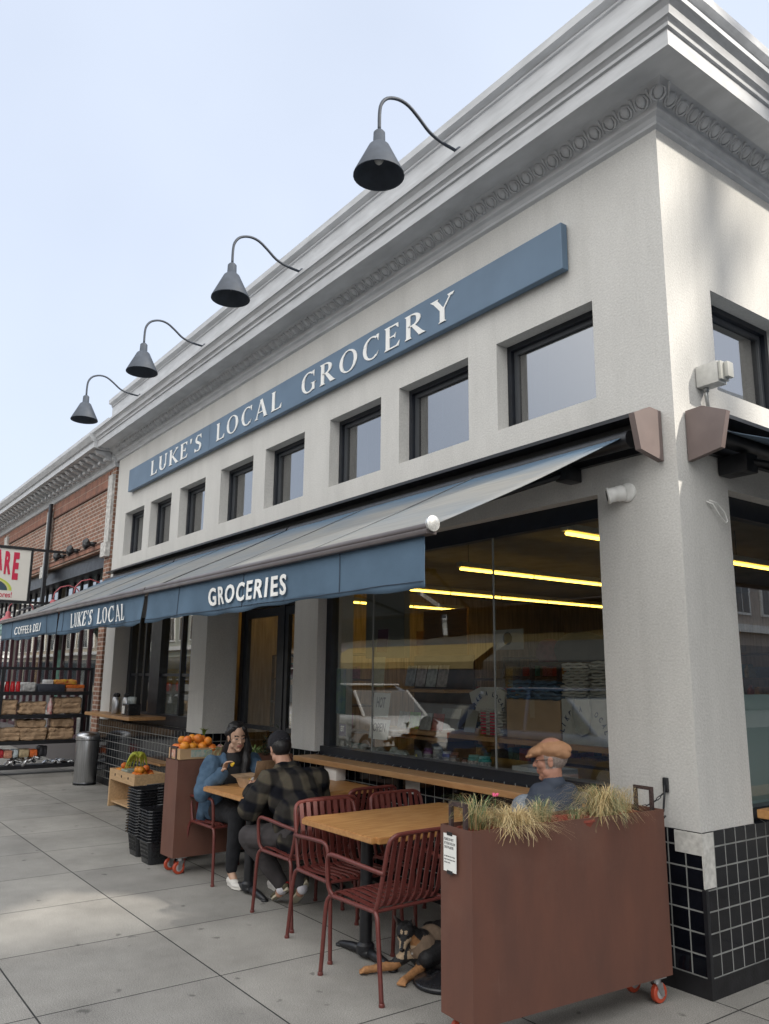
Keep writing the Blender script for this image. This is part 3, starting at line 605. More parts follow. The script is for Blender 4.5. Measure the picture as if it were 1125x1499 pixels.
awning(-7.20, -4.345, -7.36, -4.40, "middle blue canvas awning with LUKE'S LOCAL on the valance", ('serif',"LUKE'S LOCAL",-6.66,-4.85,2.145,.155), (-7.0,-5.2))
awning(-10.35, -7.22, -10.30, -7.39, 'blue canvas awning with COFFEE & DELI on the valance, next to the brick building', ('sans','COFFEE & DELI',-9.35,-7.95,2.16,.105,.004,1.12), (-9.6,-7.75))
cv = MB(); cv.box(-10.32, -.10, -.16, -.008, 3.225, 3.25); ec = MB(); ec.prism([(-.008,3.262),(-.12,3.268),(-.275,3.20),(-.225,2.985),(-.008,2.945)], 'x', -.125, -.085)
AC = thing('awning_housing', (-5.2,-.1,3.24), 'dark metal awning housing with a bronze end cover near the street corner', 'awning housing')
sub(cv.build('cover', BLACKM), AC); sub(ec.build('end_cover', ENDCAP), AC)
# side awning
A2 = thing('side_awning', (.1,3,3.1), 'blue folding awning with a bronze end cover on the side street wall', 'awning')
e2 = MB(); e2.prism([(.008,3.262),(.12,3.268),(.275,3.20),(.225,2.985),(.008,2.945)][::-1], 'y', .105, .145); sub(e2.build('end_cover', ENDCAP), A2)
e2 = MB(); e2.box(.008,.045,.145,6.2,3.02,3.22); e2.box(.008,.16,.145,6.2,3.225,3.25); e2.lathe([(.055,0),(.055,6)], (.14,.15,3.09), 14, Matrix.Rotation(R(-90),4,'X')); sub(e2.build('roller', BLACKM, auto=40), A2)
vs = []; nx, ny = 24, 8; fs = []
for i in range(nx+1):
    for j in range(ny+1): t_ = j/ny; vs.append((.13+1.45*t_, .19+5.9*i/nx, 3.14-.50*t_-.04*math.sin(math.pi*t_)))
for i in range(nx):
    for j in range(ny): q = i*(ny+1)+j; fs.append((q,q+1,q+ny+2,q+ny+1))
fo = link('fabric', vs, fs, mat('clean_canvas', (.10,.14,.19), .85, spec=.2), None, True); fo.modifiers.new('s','SOLIDIFY').thickness = .004; sub(fo, A2)
e2 = MB(); e2.tube([(.16,.5,2.98),(.8,.9,2.78)], .022, 8); e2.tube([(.8,.9,2.78),(1.55,.6,2.66)], .018, 8); e2.rbox(.008,.2,.42,.55,2.90,3.02,.01); sub(e2.build('folding_arm', BLACKM, auto=40), A2); sub(MB().rbox(.03,.2,1.6,1.9,2.93,3.03,.01).build('bracket', BLACKM), A2)
e2 = MB(); e2.rbox(1.55,1.62,.18,6.1,2.61,2.68,.01); sub(e2.build('front_bar', ENDCAP), A2)
# ---------------------------------------------------------------- small wall fittings
D = thing('security_camera', (-.36,0,2.80), 'white bullet security camera on the corner pier under the awning', 'camera')
my = Matrix.Rotation(R(90),4,'X')
d = MB().lathe([(.060,0),(.062,.012),(.050,.022),(.034,.026)], (0,0,0), 22, my); d.build('base', WHITEP, D, True)
dm = Matrix.Translation((-.0,-.02,.0)) @ Matrix.Rotation(R(-48),4,'Z') @ Matrix.Rotation(R(100),4,'X')
MB().lathe([(.0,.0),(.040,.002),(.050,.02),(.051,.055),(.047,.06),(.047,.10),(.053,.104),(.052,.118),(.040,.12)], (0,0,0), 22, dm).build('housing', WHITEP, D, True)
MB().lathe([(.0,.119),(.036,.121),(.034,.122),(0,.124)], (0,0,0), 18, dm).build('lens', BLKPL, D, True)
J = thing('junction_box', (0,.30,3.52), 'pale grey electrical junction box on the sunlit side wall', 'junction box')
j = MB().rbox(.005,.155,-.05,.05,-.075,.065,.008); j.build('box', mat('grey_box', (.50,.50,.48), .45, noise_s=30, noise_a=.1), J, auto=30)
j = MB().rbox(.157,.175,-.045,.045,-.06,.06,.006); j.rbox(.175,.205,-.015,.05,-.045,.055,.008); j.build('cover', mat('grey_cover', (.42,.42,.39), .4), J, auto=30)
j = MB().tube([(.04,.0,-.075),(.04,0,-.13),(.035,.02,-.20),(.03,.07,-.26),(.025,.15,-.30),(.02,.40,-.33),(.02,.9,-.35)], .012, 8); j.lathe([(.018,0),(.018,.03)], (.04,0,-.10), 10); j.build('conduit', mat('galvanised', (.35,.36,.36), .4, metal=.7), J, True)
lp = MB().tube([(.004,.27,2.72),(.03,.30,2.70),(.035,.37,2.63),(.03,.43,2.60),(.03,.45,2.615),(.03,.42,2.67),(.03,.34,2.715),(.02,.28,2.725)], .004, 6).build('cable_loop', WHITEP, None, True)
tag(rebase(lp, (0,.27,2.72)), 'thin white loop of cable hanging from the side pier', 'cable')
hk = MB(); hk.rbox(-.215,-.185,-.022,-.001,1.02,1.10,.004); hk.tube([(-.20,-.02,1.06),(-.20,-.035,.98),(-.205,-.04,.92),(-.215,-.05,.895),(-.195,-.055,.885),(-.185,-.05,.90)], .006, 6); 
tag(rebase(hk.build('wall_hook', BLACKM, None, True), (-.2,-.01,1.03)), 'rusty black hook bolted to the corner pier', 'hook')
ch = MB(); a, b_ = Vector((-.2,-.03,1.02)), Vector((-.28,-.155,.945))
for i in range(7):
    p0 = a.lerp(b_, i/7); p0.z -= .02*math.sin(math.pi*i/7); p1 = a.lerp(b_, (i+1.25)/7); p1.z -= .02*math.sin(math.pi*(i+1)/7); dd = (p1-p0).normalized(); sd_ = dd.cross(Vector((0,0,1))).normalized(); 
    if i % 2: sd_ = dd.cross(sd_)
    ch.tube([p0+sd_*0, p0+sd_*.006+dd*.004, p1+sd_*.006-dd*.004, p1, p1-sd_*.006-dd*.004, p0-sd_*.006+dd*.004, p0], .0025, 5)
tag(rebase(ch.build('chain', BLACKM, None, True), (-.2,-.03,1.02)), 'short dark chain tying the planter to the wall hook', 'chain')
# ================================================================== neighbouring brick building
NB = thing('brick_building', (-20,0,0), 'red brick shop building with grey bracketed cornice and dark red window frames', 'building')
NX0, NX1 = -46.0, -10.68
def npart(mb, name, m, smooth=False, auto=None, parent=None):
    o = mb.build(name, m, None, smooth, auto=auto)
    if parent: o.parent = parent
    else: sub(o, NB)
    return o
bays = [(-14.55-4.15*i, -10.98-4.15*i) for i in range(8)]
w = MB(); w.box(NX0, NX1, .0, .40, 3.72, 5.20); w.box(-10.98, NX1, 0, .45, 0, 3.72); npart(w, 'wall', BRICK)
w = MB()
for a, b_ in bays: w.box(a, b_, -.022, -.001, 4.80, 5.06); w.box(a, b_, -.022, -.001, 3.76, 3.83)
npart(w, 'soldier_course', SOLDIER)
w = MB()
for a, b_ in bays:
    for q in (3.845, 4.785): w.box(a+.02, b_-.02, -.030, -.001, q-.012, q+.012)
npart(w, 'brick_band', mat('dark_brick', (.12,.06,.045), .9, noise_s=20, noise_a=.3))
STONE = mat('carved_white_stone', (.52,.51,.49), .8, noise_s=18, noise_a=.35, bump=1, bump_s=22, dist=.02)
for a, b_ in [(x-.42,x-.12) for x, _ in bays]+[(-10.93,-10.70)]: npart(MB().box(a, b_, -.05, -.001, 3.81, 4.98).rbox(a-.02, b_+.02, -.09, -.001, 3.56, 3.81, .01), 'pilaster_panel', STONE)
n_ = [(0,5.13),(.04,5.15),(.05,5.20),(.12,5.24),(.13,5.30)]
cn = MB(); pr = [(0,5.10),(.03,5.11),(.05,5.16),(.05,5.20),(.08,5.22),(.08,5.36),(.42,5.37),(.42,5.47),(.45,5.48),(.50,5.56),(.50,5.60),(.2,5.62),(.18,5.86),(.22,5.88),(.22,5.93),(-.2,5.95)]
k_ = len(pr); cn.add([(NX0,-d,z) for d,z in pr]+[(-10.66,-d,z) for d,z in pr], [(i,i+1,k_+i+1,k_+i) for i in range(k_-1)]); cn.add([(-10.66,.2,5.10)]+[(-10.66,-d,z) for d,z in pr], [tuple(range(k_+1))])
npart(cn, 'cornice', TRIM, auto=24)
for i in range(90):
    x = -10.82-.30*i
    if x < NX0+.3: break
    if i < 60:
        q = MB(); q.prism([(-.082,5.21),(-.13,5.215),(-.17,5.26),(-.30,5.30),(-.36,5.355),(-.082,5.358)], 'x', x-.06, x+.06); q.lathe([(.035,-.066),(.035,.066)], (x,-.15,5.235), 8, Matrix.Rotation(R(90),4,'Y')); npart(q, 'bracket', TRIM)
# storefront: upper transom band, mullions, lower windows
DRED = mat('dark_red_frame', (.060,.020,.028), .5, noise_s=9, noise_a=.2)
npart(MB().box(NX0, -10.982, .10, .50, 3.45, 3.719), 'lintel', FRAME)
npart(MB().box(NX0, -10.982, .20, .52, 2.72, 2.86), 'transom_beam', DRED)
npart(MB().box(NX0, -10.982, .30, .55, 0, .45), 'stallriser', mat('painted_board', (.10,.09,.09), .6))
for a, b_ in bays:
    f = MB(); n1 = 7
    for i in range(n1+1): x = a+(b_-a)*i/n1; f.box(x-.03, x+.03, .36, .42, 2.862, 3.448)
    f.box(a,b_,.365,.415,3.14,3.18)
    fo = npart(f, 'window', mat('transom_frame', (.022,.020,.026), .5)); MB().box(a+.03, b_-.03, .385, .391, 2.862, 3.449).build('pane', GLASSUP).parent = fo
    f = MB()
    for i in range(n1): x = a+(b_-a)*i/(n1-1); f.box(x-.035, x+.035, .38, .45, .451, 2.719)
    f.box(a,b_,.38,.45,2.64,2.719); f.box(a,b_,.38,.45,.452,.52)
    fo = npart(f, 'shop_window', DRED); MB().box(a+.04, b_-.04, .41, .416, .52, 2.64).build('pane', GLASS).parent = fo
q = MB(); q.box(NX0, -11, 6.0, 6.2, 0, 5); q.box(NX0,-11,.6,6,-.0,.02); npart(q, 'inner_wall', mat('pale_interior', (.26,.23,.17), .8, noise_s=1.1, col2=(.10,.11,.10), detail=2)); npart(MB().box(NX0, -10.7, .5, 6.2, 5.10, 5.3), 'roof', CEIL)
for i in range(6):
    q = MB(); q.box(-11.6-2.2*i, -10.9-2.2*i-.2, 1.2, 1.25, 1.1, 2.2); npart(q, 'poster', mat('poster_%d'%i, ((.5,.16,.08),(.35,.33,.14),(.48,.46,.40),(.12,.25,.20),(.55,.30,.12),(.30,.34,.40))[i], .7, noise_s=6, noise_a=.5))
dp = MB().rbox(-14.62, -14.50, -.12, -.055, 2.88, 5.09, .02).build('steel_post', BLACKM); tag(dp, 'black square steel post running up the brick facade', 'post')
for i, x in enumerate((-11.5,-12.5,-13.4)):
    q = MB(); q.box(x-.03,x+.03,-.10,-.001,3.83,3.90); q.lathe([(.0,0),(.035,.01),(.045,.05),(.062,.12),(.055,.125)], (x,-.10,3.86), 12, Matrix.Rotation(R(115),4,'X')); q.lathe([(.0,0),(.035,.01),(.045,.05),(.062,.12),(.055,.125)], (x-.09,-.09,3.86), 12, Matrix.Rotation(R(60),4,'X') @ Matrix.Rotation(R(30),4,'Y'))
    tag(rebase(q.build('spotlight', BLACKM, None, True), (x,-.05,3.86)), ('small black twin spotlight on brick nearest the grey building','small black twin spotlight on brick, the middle of three','small black twin spotlight on brick nearest the steel post')[i], 'spotlight', 'black spotlights on the brick wall')
PINK = mat('faded_red_enamel', (.42,.10,.12), .5, noise_s=12, noise_a=.15)
for i, x in enumerate((-11.25,-12.55,-16.2)):
    T_ = thing('red_gooseneck_lamp', (x,.18,2.95), ('faded red gooseneck lamp behind the awning, nearest the grey building','faded red gooseneck lamp behind the awning, the middle one','faded red gooseneck lamp nearest the hanging sign')[i], 'lamp', 'faded red lamps on the brick shopfront')
    T_.rotation_euler = (0,0,0)
    MB().tube([(0,0,-.12),(0,-.05,.05)]+[(0,-.30+.25*math.cos(a),.05+.22*math.sin(a)) for a in (R(20),R(55),R(90),R(125),R(160),R(180))]+[(0,-.55,-.02)], .011, 8).build('arm', PINK, T_, True)
    MB().lathe([(.03,0),(.05,-.03),(.055,-.10),(.085,-.13),(.19,-.22),(.195,-.235),(.185,-.232),(.07,-.13),(0,-.12)], (0,-.55,0), 18, caps=False).build('lamp_shade', PINK, T_, True)
# hanging sign
HS = thing('hanging_sign', (-13.0,-.10,3.4), 'white hanging sign with red lettering and a green arch in a black steel frame', 'shop sign')
YS0, YS1, ZS0, ZS1, XS = -2.75, -.73, 2.93, 3.86, -13.0
f = MB(); f.box(XS-.05,XS+.05,YS0,YS1+.04,ZS1,ZS1+.05); f.box(XS-.05,XS+.05,YS0,YS1+.04,ZS0-.05,ZS0); f.box(XS-.05,XS+.05,YS1,YS1+.04,ZS0,ZS1); f.box(XS-.05,XS+.05,YS0-.04,YS0,ZS0-.05,ZS1+.05)
f.box(XS-.025,XS+.025,YS1+.04,-.0,ZS1+.0,ZS1+.045); f.box(XS-.025,XS+.025,YS1+.04,.36,ZS0-.045,ZS0); f.box(XS-.03,XS+.03,-.48,-.42,ZS0,ZS1)
sub(f.build('frame', BLACKM), HS); sub(MB().box(XS-.03,XS+.03,YS0,YS1,ZS0,ZS1).build('panel', mat('white_sign_panel', (.70,.69,.64), .5, noise_s=2, noise_a=.04)), HS)
RED_ = mat('red_sign_letter', (.55,.02,.07), .5)
def SQ(v): return v
for ch_, yc, w_, h_, z_ in (('C',-1.53,.11,.36,3.44),('A',-1.315,.12,.38,3.42),('R',-1.165,.115,.42,3.36),('E',-1.02,.10,.50,3.27)):
    o = sans_text('letter', ch_, RED_, w_, h_, MX(XS+.032, yc, z_+.03), None, .05, .004); sub(o, HS)
sub(sans_text('slogan', 'Stores!', RED_, .30, .10, MX(XS+.032, -1.29, 2.975), None, .01, .003), HS)
ar = MB()
for r0, r1, dx, in ((.36,.40,.032),(.33,.36,.033)):
    for i in range(16):
        a0, a1 = math.pi*i/16, math.pi*(i+1)/16; yc, zc = -1.42, 3.10
        P = lambda r_, a: (yc+r_*1.05*math.cos(a), zc+r_*.62*math.sin(a))
        ar.cm = 0 if r0 > .35 else 1; ar.prism([P(r0,a0),P(r1,a0),P(r1,a1),P(r0,a1)], 'x', XS+.0305, XS+dx+.002)
ar.cm = 2
ar.prism([(-1.42+.33*1.05*math.cos(math.pi*i/16), 3.10+.33*.62*math.sin(math.pi*i/16)) for i in range(17)], 'x', XS+.0305, XS+.0315)
sub(ar.build('rainbow_arch', None, mats=[mat('lime', (.50,.60,.08), .6), mat('pale_yellow', (.62,.60,.25), .6), mat('leafy_green', (.03,.10,.06), .7, noise_s=25, col2=(.06,.07,.16))]), HS)
ta = MB()
for i in range(14):
    for j in range(8):
        a = R(90*j/8); a2 = R(90*(j+1)/8); x0 = -16.2+.26*i
        P = lambda a_, x_: (x_, .30-1.05*math.sin(a_)*1.0, 2.36+.48*math.cos(a_)+.015*math.sin(x_*24))
        ta.add([P(a,x0),P(a2,x0),P(a2,x0+.26),P(a,x0+.26)], [(0,1,2,3)])
tao = ta.build('barrel_awning', mat('teal_canvas', (.05,.16,.15), .8, noise_s=14, col2=(.28,.36,.34), bump=.4), None, True); tao.modifiers.new('s','SOLIDIFY').thickness = .006
tag(rebase(tao, (-14.4,.3,2.5)), 'rounded teal awning with pale pattern at the brick shopfront', 'awning')
rp = MB().tube([(-23.5,-.5,6.1),(-24.6,-1.5,6.25)], .09, 8).build('roof_pipe', mat('red_insulation', (.45,.12,.12), .7), None, True); tag(rebase(rp, (-23.5,-.5,6.1)), 'red insulated pipe end sticking out above the far roofline', 'pipe')
wr = MB().tube([(-24.6,-1.5,6.25),(-30,-8.0,6.4),(-34,-13,6.9)], .022, 6).build('overhead_wire', BLACKM, None, True); tag(rebase(wr, (-24.6,-1.5,6.25)), 'thin overhead wire running from the roof pipe across the sky', 'wire')
# back roof structure peeking over the brick cornice
rb = MB(); rb.box(-14.6,-10.75,.9,3.2,5.3,6.95); tag(rb.build('roof_hut', mat('mauve_boards', (.25,.19,.22), .8, noise_s=8, noise_a=.2, stretch=(1,1,8))), 'low mauve boarded structure on the roof behind the cornice', 'roof hut')
# ================================================================== across the streets (seen as reflections, sunlight and shade)
def house(x0, x1, y0, y1, h, col, label, facing, wcol=(.05,.06,.08), rows=2, awn=None, cat='building'):
    H = thing('opposite_building', ((x0+x1)/2,(y0+y1)/2,0), label, cat); m = mat('facade_%d'%random.randint(0,9**6), col, .85, noise_s=2, noise_a=.08)
    sub(MB().box(x0,x1,y0,y1,-.15,h).build('wall', m), H); q = MB(); 
    yf = y1 if facing == 'y' else (x0 if facing == 'x' else x1); s = 1 if facing == 'y' else -1
    u0, u1 = (x0,x1) if facing == 'y' else (y0,y1)
    def B(mb, a, b_, z0, z1, d0, d1):
        if facing == 'y': mb.box(a,b_,yf+d0,yf+d1,z0,z1)
        elif facing == 'x': mb.box(yf-d1,yf-d0,a,b_,z0,z1)
        else: mb.box(yf+d0,yf+d1,a,b_,z0,z1)
    B(q, u0-.1, u1+.1, h-.5, h, .002, .45); B(q, u0, u1, 3.5, 3.8, .002, .25); sub(q.build('cornice', WHITEP), H)
    gm = mat('dark_glazing', (.03,.04,.05), .06, spec=.8)
    n_ = max(1, int((u1-u0)/2.1)); 
    for r_ in range(rows):
        z = 4.3+r_*2.9
        if z+1.8 > h-.4: break
        for i in range(n_):
            c_ = u0+(i+.5)*(u1-u0)/n_; q = MB(); B(q, c_-.62, c_+.62, z-.1, z+1.8, .001, .07); fo = sub(q.build('window', WHITEP), H); q = MB(); B(q, c_-.5, c_-.03, z, z+1.7, .072, .078); B(q, c_+.03, c_+.5, z, z+1.7, .072, .078); po = q.build('pane', gm); po.parent = fo
    q = MB(); B(q, u0+.5, u1-.5, .5, 3.0, .001, .05); sub(q.build('shopfront', gm), H)
    if awn:
        q = MB(); a, b_, z = u0+.3, u1-.3, 3.1
        if facing == 'y': q.add([(a,yf+.05,z),(b_,yf+.05,z),(b_,yf+1.5,z-.8),(a,yf+1.5,z-.8),(b_,yf+1.5,z-1.1),(a,yf+1.5,z-1.1)], [(0,1,2,3),(3,2,4,5)])
        sub(q.build('awning', mat('far_awning_%d'%len(MATS), awn, .8)), H)
    return H
house(-34,-22,-32,-20,9.5,(.42,.42,.38),'pale green bay fronted building across the street','y',awn=(.33,.25,.10))
house(-22,-14,-32,-20,7.2,(.40,.30,.12),'yellow two storey building across the street with a dark awning','y',awn=(.07,.07,.06))
house(-14,-6,-32,-20,10.0,(.50,.46,.38),'cream three storey house across the street','y',rows=3,awn=(.08,.09,.08))
house(-6,6,-32,-20,8.0,(.45,.30,.20),'tan building across the street nearer the corner','y',awn=(.1,.1,.1))
house(6,22,-32,-20,10.5,(.40,.42,.44),'grey corner building across the street','y',rows=3)
house(-52,-34,-32,-20,8.5,(.45,.38,.33),'brown building far along the opposite pavement','y')
house(-76,-52,-32,-20,10.5,(.36,.38,.33),'olive building with many windows far along the opposite pavement','y',rows=3)
house(-110,-76,-32,-20,9.0,(.42,.36,.28),'sandy building farthest along the opposite pavement','y')
house(-130,-112,-30,26,11.0,(.30,.30,.30),'grey building closing the far end of the street','e')
house(14.5,26,-2.0,40,13.4,(.40,.36,.33),'tall brown apartment block across the side street','x',rows=3)
UP = thing('utility_pole', (9.0,4.95,-.15), 'tall wooden utility pole across the side street', 'utility pole')
MB().lathe([(.22,0),(.20,3),(.17,13.5)], (0,0,0), 14).build('pole', mat('creosote_wood', (.10,.07,.05), .9, noise_s=5, noise_a=.3, stretch=(6,6,.4)), UP, True)
q = MB(); q.box(-1.2,1.2,-.06,.06,12.2,12.35); q.box(-1.0,1.0,-.06,.06,11.2,11.35); q.build('crossarm', mat('creosote_wood', (.1,.07,.05)), UP)
for i, (z, y) in enumerate(((9.3,-7.6),(9.9,-8.2),(11.0,-8.9))):
    wv = MB().tube([(-60+10*k_, y, z+.0+.6*((k_-4)/6)**2) for k_ in range(13)], .028, 5)
    tag(wv.build('power_line', BLACKM, None, True), ('lowest power line above the street','middle power line above the street','highest power line above the street')[i], 'wire', 'power lines above the street')
# parked cars
def car(x, y, rz, col, label, van=False):
    K = thing('parked_car', (x,y,-.15), label, 'car', 'cars parked along the kerb', R(rz)); pm = mat('car_paint_%s'%label[:6], col, .25, spec=.6); gl = mat('car_glass', (.02,.025,.03), .05, spec=.9)
    h = 1.0 if van else .62
    b_ = MB(); 
    prof = [(-2.15,.35),(-2.2,.62),(-2.12,.86),(-1.75,.95),(1.05,.99),(1.95,.84),(2.2,.66),(2.22,.36),(1.9,.26),(-1.9,.26)]
    secs = []
    for yy, sc in ((-.90,.96),(-.80,1.0),(0,1.015),(.80,1.0),(.90,.96)): secs.append([(px*sc, yy, .26+(pz-.26)*(.93 if abs(yy) > .85 else 1)) for px, pz in prof])
    n_ = len(prof); vs = [p for s_ in secs for p in s_]; fs = [(k*n_+i,k*n_+(i+1)%n_,(k+1)*n_+(i+1)%n_,(k+1)*n_+i) for k in range(4) for i in range(n_)]+[tuple(range(n_)), tuple(4*n_+i for i in range(n_))]
    b_.add(vs, fs); b_.build('body', pm, K, auto=35)
    bv = K.children[0].modifiers.new('b','BEVEL'); bv.width = .09; bv.segments = 3; bv.limit_method = 'ANGLE'; bv.angle_limit = R(28)
    cb = MB(); rp_ = [(-1.9,.95),(-1.45,.98+h*.9),(-.9,.98+h),(.1,.98+h*.98),(.55,.98+h*.8),(1.15,.97)]
    vs = [(px*.98, -.80+(.14 if pz > 1.2 else 0), pz) for px, pz in rp_]+[(px*.98, .80-(.14 if pz > 1.2 else 0), pz) for px, pz in rp_]; n_ = 6
    cb.add(vs, [(i,i+1,n_+i+1,n_+i) for i in range(5)]+[tuple(range(6)), tuple(range(6,12))]); cb.build('cabin_glass', gl, K)
    rf = MB().rbox(-1.42,.28,-.64,.64,.975+h,1.01+h,.015); 
    for sy in (-1,1):
        rf.tube([(.52,sy*.68,.98+h*.8),(1.13,sy*.80,.97)], .035, 6); rf.tube([(-1.40,sy*.68,.98+h*.9),(-1.88,sy*.80,.95)], .05, 6); rf.tube([(-.3,sy*.68,.98+h),(-.3,sy*.81,.97)], .03, 6)
    rf.build('roof', pm, K, auto=35)
    for sx in (-1.35,1.4):
        for sy in (-.82,.82):
            t_ = MB().lathe([(.0,-.10),(.30,-.10),(.33,-.07),(.33,.07),(.30,.10),(0,.10)], (sx,sy,.33), 20, Matrix.Rotation(R(90),4,'X')).build('wheel', mat('tyre', (.015,.015,.015), .8), K, True)
            q = MB().lathe([(0,-.108),(.20,-.106),(.21,-.09),(.21,.09),(.20,.106),(0,.108)], (sx,sy,.33), 16, Matrix.Rotation(R(90),4,'X')).build('rim', CHROME); q.parent = t_
    for sy in (-.62,.62):
        MB().rbox(2.02,2.2,sy-.18,sy+.18,.64,.76,.03).build('headlight', mat('lamp_lens', (.7,.7,.7), .1), K); MB().rbox(-2.2,-2.1,sy-.18,sy+.18,.70,.84,.02).build('tail_light', mat('red_lens', (.4,.01,.01), .2), K)
    return K
car(-12.6,-6.4,4,(.42,.42,.42),'white hatchback parked nearest the window reflection')
car(-6.4,-6.1,0,(.03,.05,.10),'dark blue hatchback parked behind the viewer')
car(-18.0,-6.2,0,(.70,.70,.70),'white van parked farther along the kerb',True)
car(-23.8,-6.2,0,(.05,.05,.055),'black hatchback parked farthest along the kerb')
# ================================================================== inside the shop
TUBE = mat('warm_tube', (1,.9,.5), .5, emit=(1.0,.60,.085), es=5.0)
def striplight(x, y0, y1, label, z=2.95):
    T_ = thing('strip_light', (x,y0,z), label, 'ceiling light', 'warm strip lights hanging in the shop'); L_ = y1-y0
    MB().rbox(-.055,.055,0,L_,.012,.075,.01).build('housing', mat('white_fitting', (.5,.48,.40), .5), T_, auto=30)
    n_ = max(1, round(L_/1.22))
    for i in range(n_): MB().tube([(0,.02+i*L_/n_,-.012),(0,(i+1)*L_/n_-.02,-.012)], .017, 10).build('tube', TUBE, T_, True)
    for q in (.15, L_-.15): MB().tube([(0,q,.07),(0,q,.37)], .004, 5).build('wire', BLACKM, T_)
striplight(-2.10,1.40,2.62,'single short warm strip light nearest the corner pier')
striplight(-4.55,2.30,6.2,'long warm strip light, the upper of two seen through the big window')
striplight(-6.85,3.05,8.6,'long warm strip light, the lower of two seen through the big window')
striplight(-2.20,4.25,6.9,'warm strip light seen high through the side window')
def sh_unit(x0, x1, y0, y1, h, n, label, name='shop_shelving', fill=True, seed=1, col=None):
    S = thing(name, ((x0+x1)/2,(y0+y1)/2,.06), label, 'shelving'); m = col or mat('dark_shelf_wood', (.10,.06,.035), .6, noise_s=6, noise_a=.3)
    for i in range(n+1): sub(MB().box(x0,x1,y0,y1,.06+h*i/n-.0,.09+h*i/n).build('shelf', m), S)
    for a, b_ in ((x0-.03,y0),(x1,y0),(x0-.03,y1-.04),(x1,y1-.04)): sub(MB().box(a,a+.03,b_,b_+.04,.06,.09+h).build('post', m), S)
    rnd = random.Random(seed)
    if fill:
        vertical = (y1-y0) > (x1-x0); u0, u1 = (y0,y1) if vertical else (x0,x1)
        pal = [(.40,.24,.10),(.35,.06,.04),(.10,.22,.10),(.45,.40,.28),(.06,.10,.20),(.5,.36,.08),(.16,.16,.17),(.30,.12,.20),(.08,.25,.28)]
        gb = MB(); mats_ = [mat('goods_%d'%i, c_, .5, noise_s=30, noise_a=.4) for i, c_ in enumerate(pal)]
        for i in range(n):
            u = u0+.04; z = .09+h*i/n
            while u < u1-.12:
                wd = rnd.uniform(.07,.20); hh = rnd.uniform(.45,.85)*(h/n-.05); gb.cm = rnd.randrange(len(pal)); k_ = rnd.randint(1,3)
                if rnd.random() < .88:
                    if vertical: gb.rbox(x0+.03,x1-.03,u,min(u+wd,u1-.02),z,z+hh,.008)
                    elif rnd.random() < .4: gb.lathe([(0,0),(wd*.32,0),(wd*.32,hh*.7),(wd*.15,hh*.85),(wd*.15,hh)], (u+wd/2,y0+.12,z), 10)
                    else: gb.rbox(u,min(u+wd,u1-.02),y0+.02,y1-.05,z,z+hh,.008)
                u += wd+rnd.uniform(.005,.03)
        go = gb.build('mixed_groceries', None, mats=mats_); tag(rebase(go, ((x0+x1)/2,(y0+y1)/2,.09)), 'assorted boxed and bottled groceries filling '+label[:40].split(' with')[0].split(',')[0], 'groceries', kind='stuff')
    return S
striplight(-9.2,1.6,6.5,'added warm strip light deep inside, brightening the shop behind the takeaway window')  # extra fitting, added only to brighten the interior
sh_unit(-10.2,-1.0,8.6,9.1,2.0,5,'tall dark shelving along the back wall of the shop',seed=2)
sh_unit(-6.2,-3.2,3.6,4.1,1.55,4,'low dark shelving in the middle of the shop',seed=3)
sh_unit(-9.7,-7.4,2.6,3.1,1.9,5,'dark shelving behind the takeaway window',seed=5)
sh_unit(-1.0,-.55,4.6,8.0,1.8,4,'shelving against the side wall of the shop',seed=6)
for i, (x0, x1, y, z0, z1, c_) in enumerate(((-6.1,-5.2,3.0,1.75,2.55,(.20,.11,.05)),(-9.4,-8.4,5.5,1.5,2.5,(.22,.12,.055)))):
    tag(MB().rbox(x0,x1,y,y+.04,z0,z1,.01).build('menu_board', mat('menu_board_%d'%i, c_, .6, noise_s=10, noise_a=.2, stretch=(.4,1,7))), ('brown slatted menu board hanging behind the counter','second brown board deeper inside the shop')[i], 'menu board')
tag(MB().box(-5.36,-4.60,1.50,1.58,1.86,2.95).build('partition', mat('grey_partition', (.24,.245,.225), .8)), 'plain grey hanging partition at the left of the shop interior', 'partition')
# display shelf behind the big window
DS = thing('display_shelf', (-2.2,.85,.0), 'long wooden display shelf just inside the big window', 'shelf')
sub(MB().rbox(-3.75,-.65,.52,1.25,1.14,1.178,.005).build('shelf', WOODX), DS); sub(MB().rbox(-3.95,-.65,.20,1.25,.90,.93,.005).build('lower_shelf', mat('dark_board', (.10,.06,.035), .5)), DS)
for x in (-3.5,-2.2,-.85): sub(MB().box(x-.03,x+.03,1.19,1.24,.06,1.14).build('post', BLACKM), DS)
def carton(x0,x1,y0,y1,z0,h,label,m=CARD,open_=False,tape=True,rz=0):
    cx, cy = (x0+x1)/2, (y0+y1)/2; a, b_ = (x1-x0)/2, (y1-y0)/2
    K = thing('cardboard_box', (cx,cy,z0), label, 'box', rz=rz)
    q = MB(); t_ = .006
    if open_:
        q.box(-a,a,-b_,-b_+t_,0,h); q.box(-a,a,b_-t_,b_,0,h); q.box(-a,-a+t_,-b_+t_,b_-t_,0,h); q.box(a-t_,a,-b_+t_,b_-t_,0,h); q.box(-a+t_,a-t_,-b_+t_,b_-t_,0,t_)
    else: q.rbox(-a,a,-b_,b_,0,h,.005)
    q.build('carton', m, K)
    if tape and not open_: MB().box(-.025,.025,-b_-.001,-b_-.0005,h*.55,h).build('tape', mat('tape', (.45,.33,.20), .3), K)
    return K
carton(-2.10,-1.53,.62,1.12,1.18,.30,'large plain cardboard box under the blue shirts in the window')
carton(-1.50,-.70,.64,1.15,1.18,.33,'pale grey carton holding up the folded canvas bags',m=mat('pale_card', (.42,.42,.40), .7),tape=False)
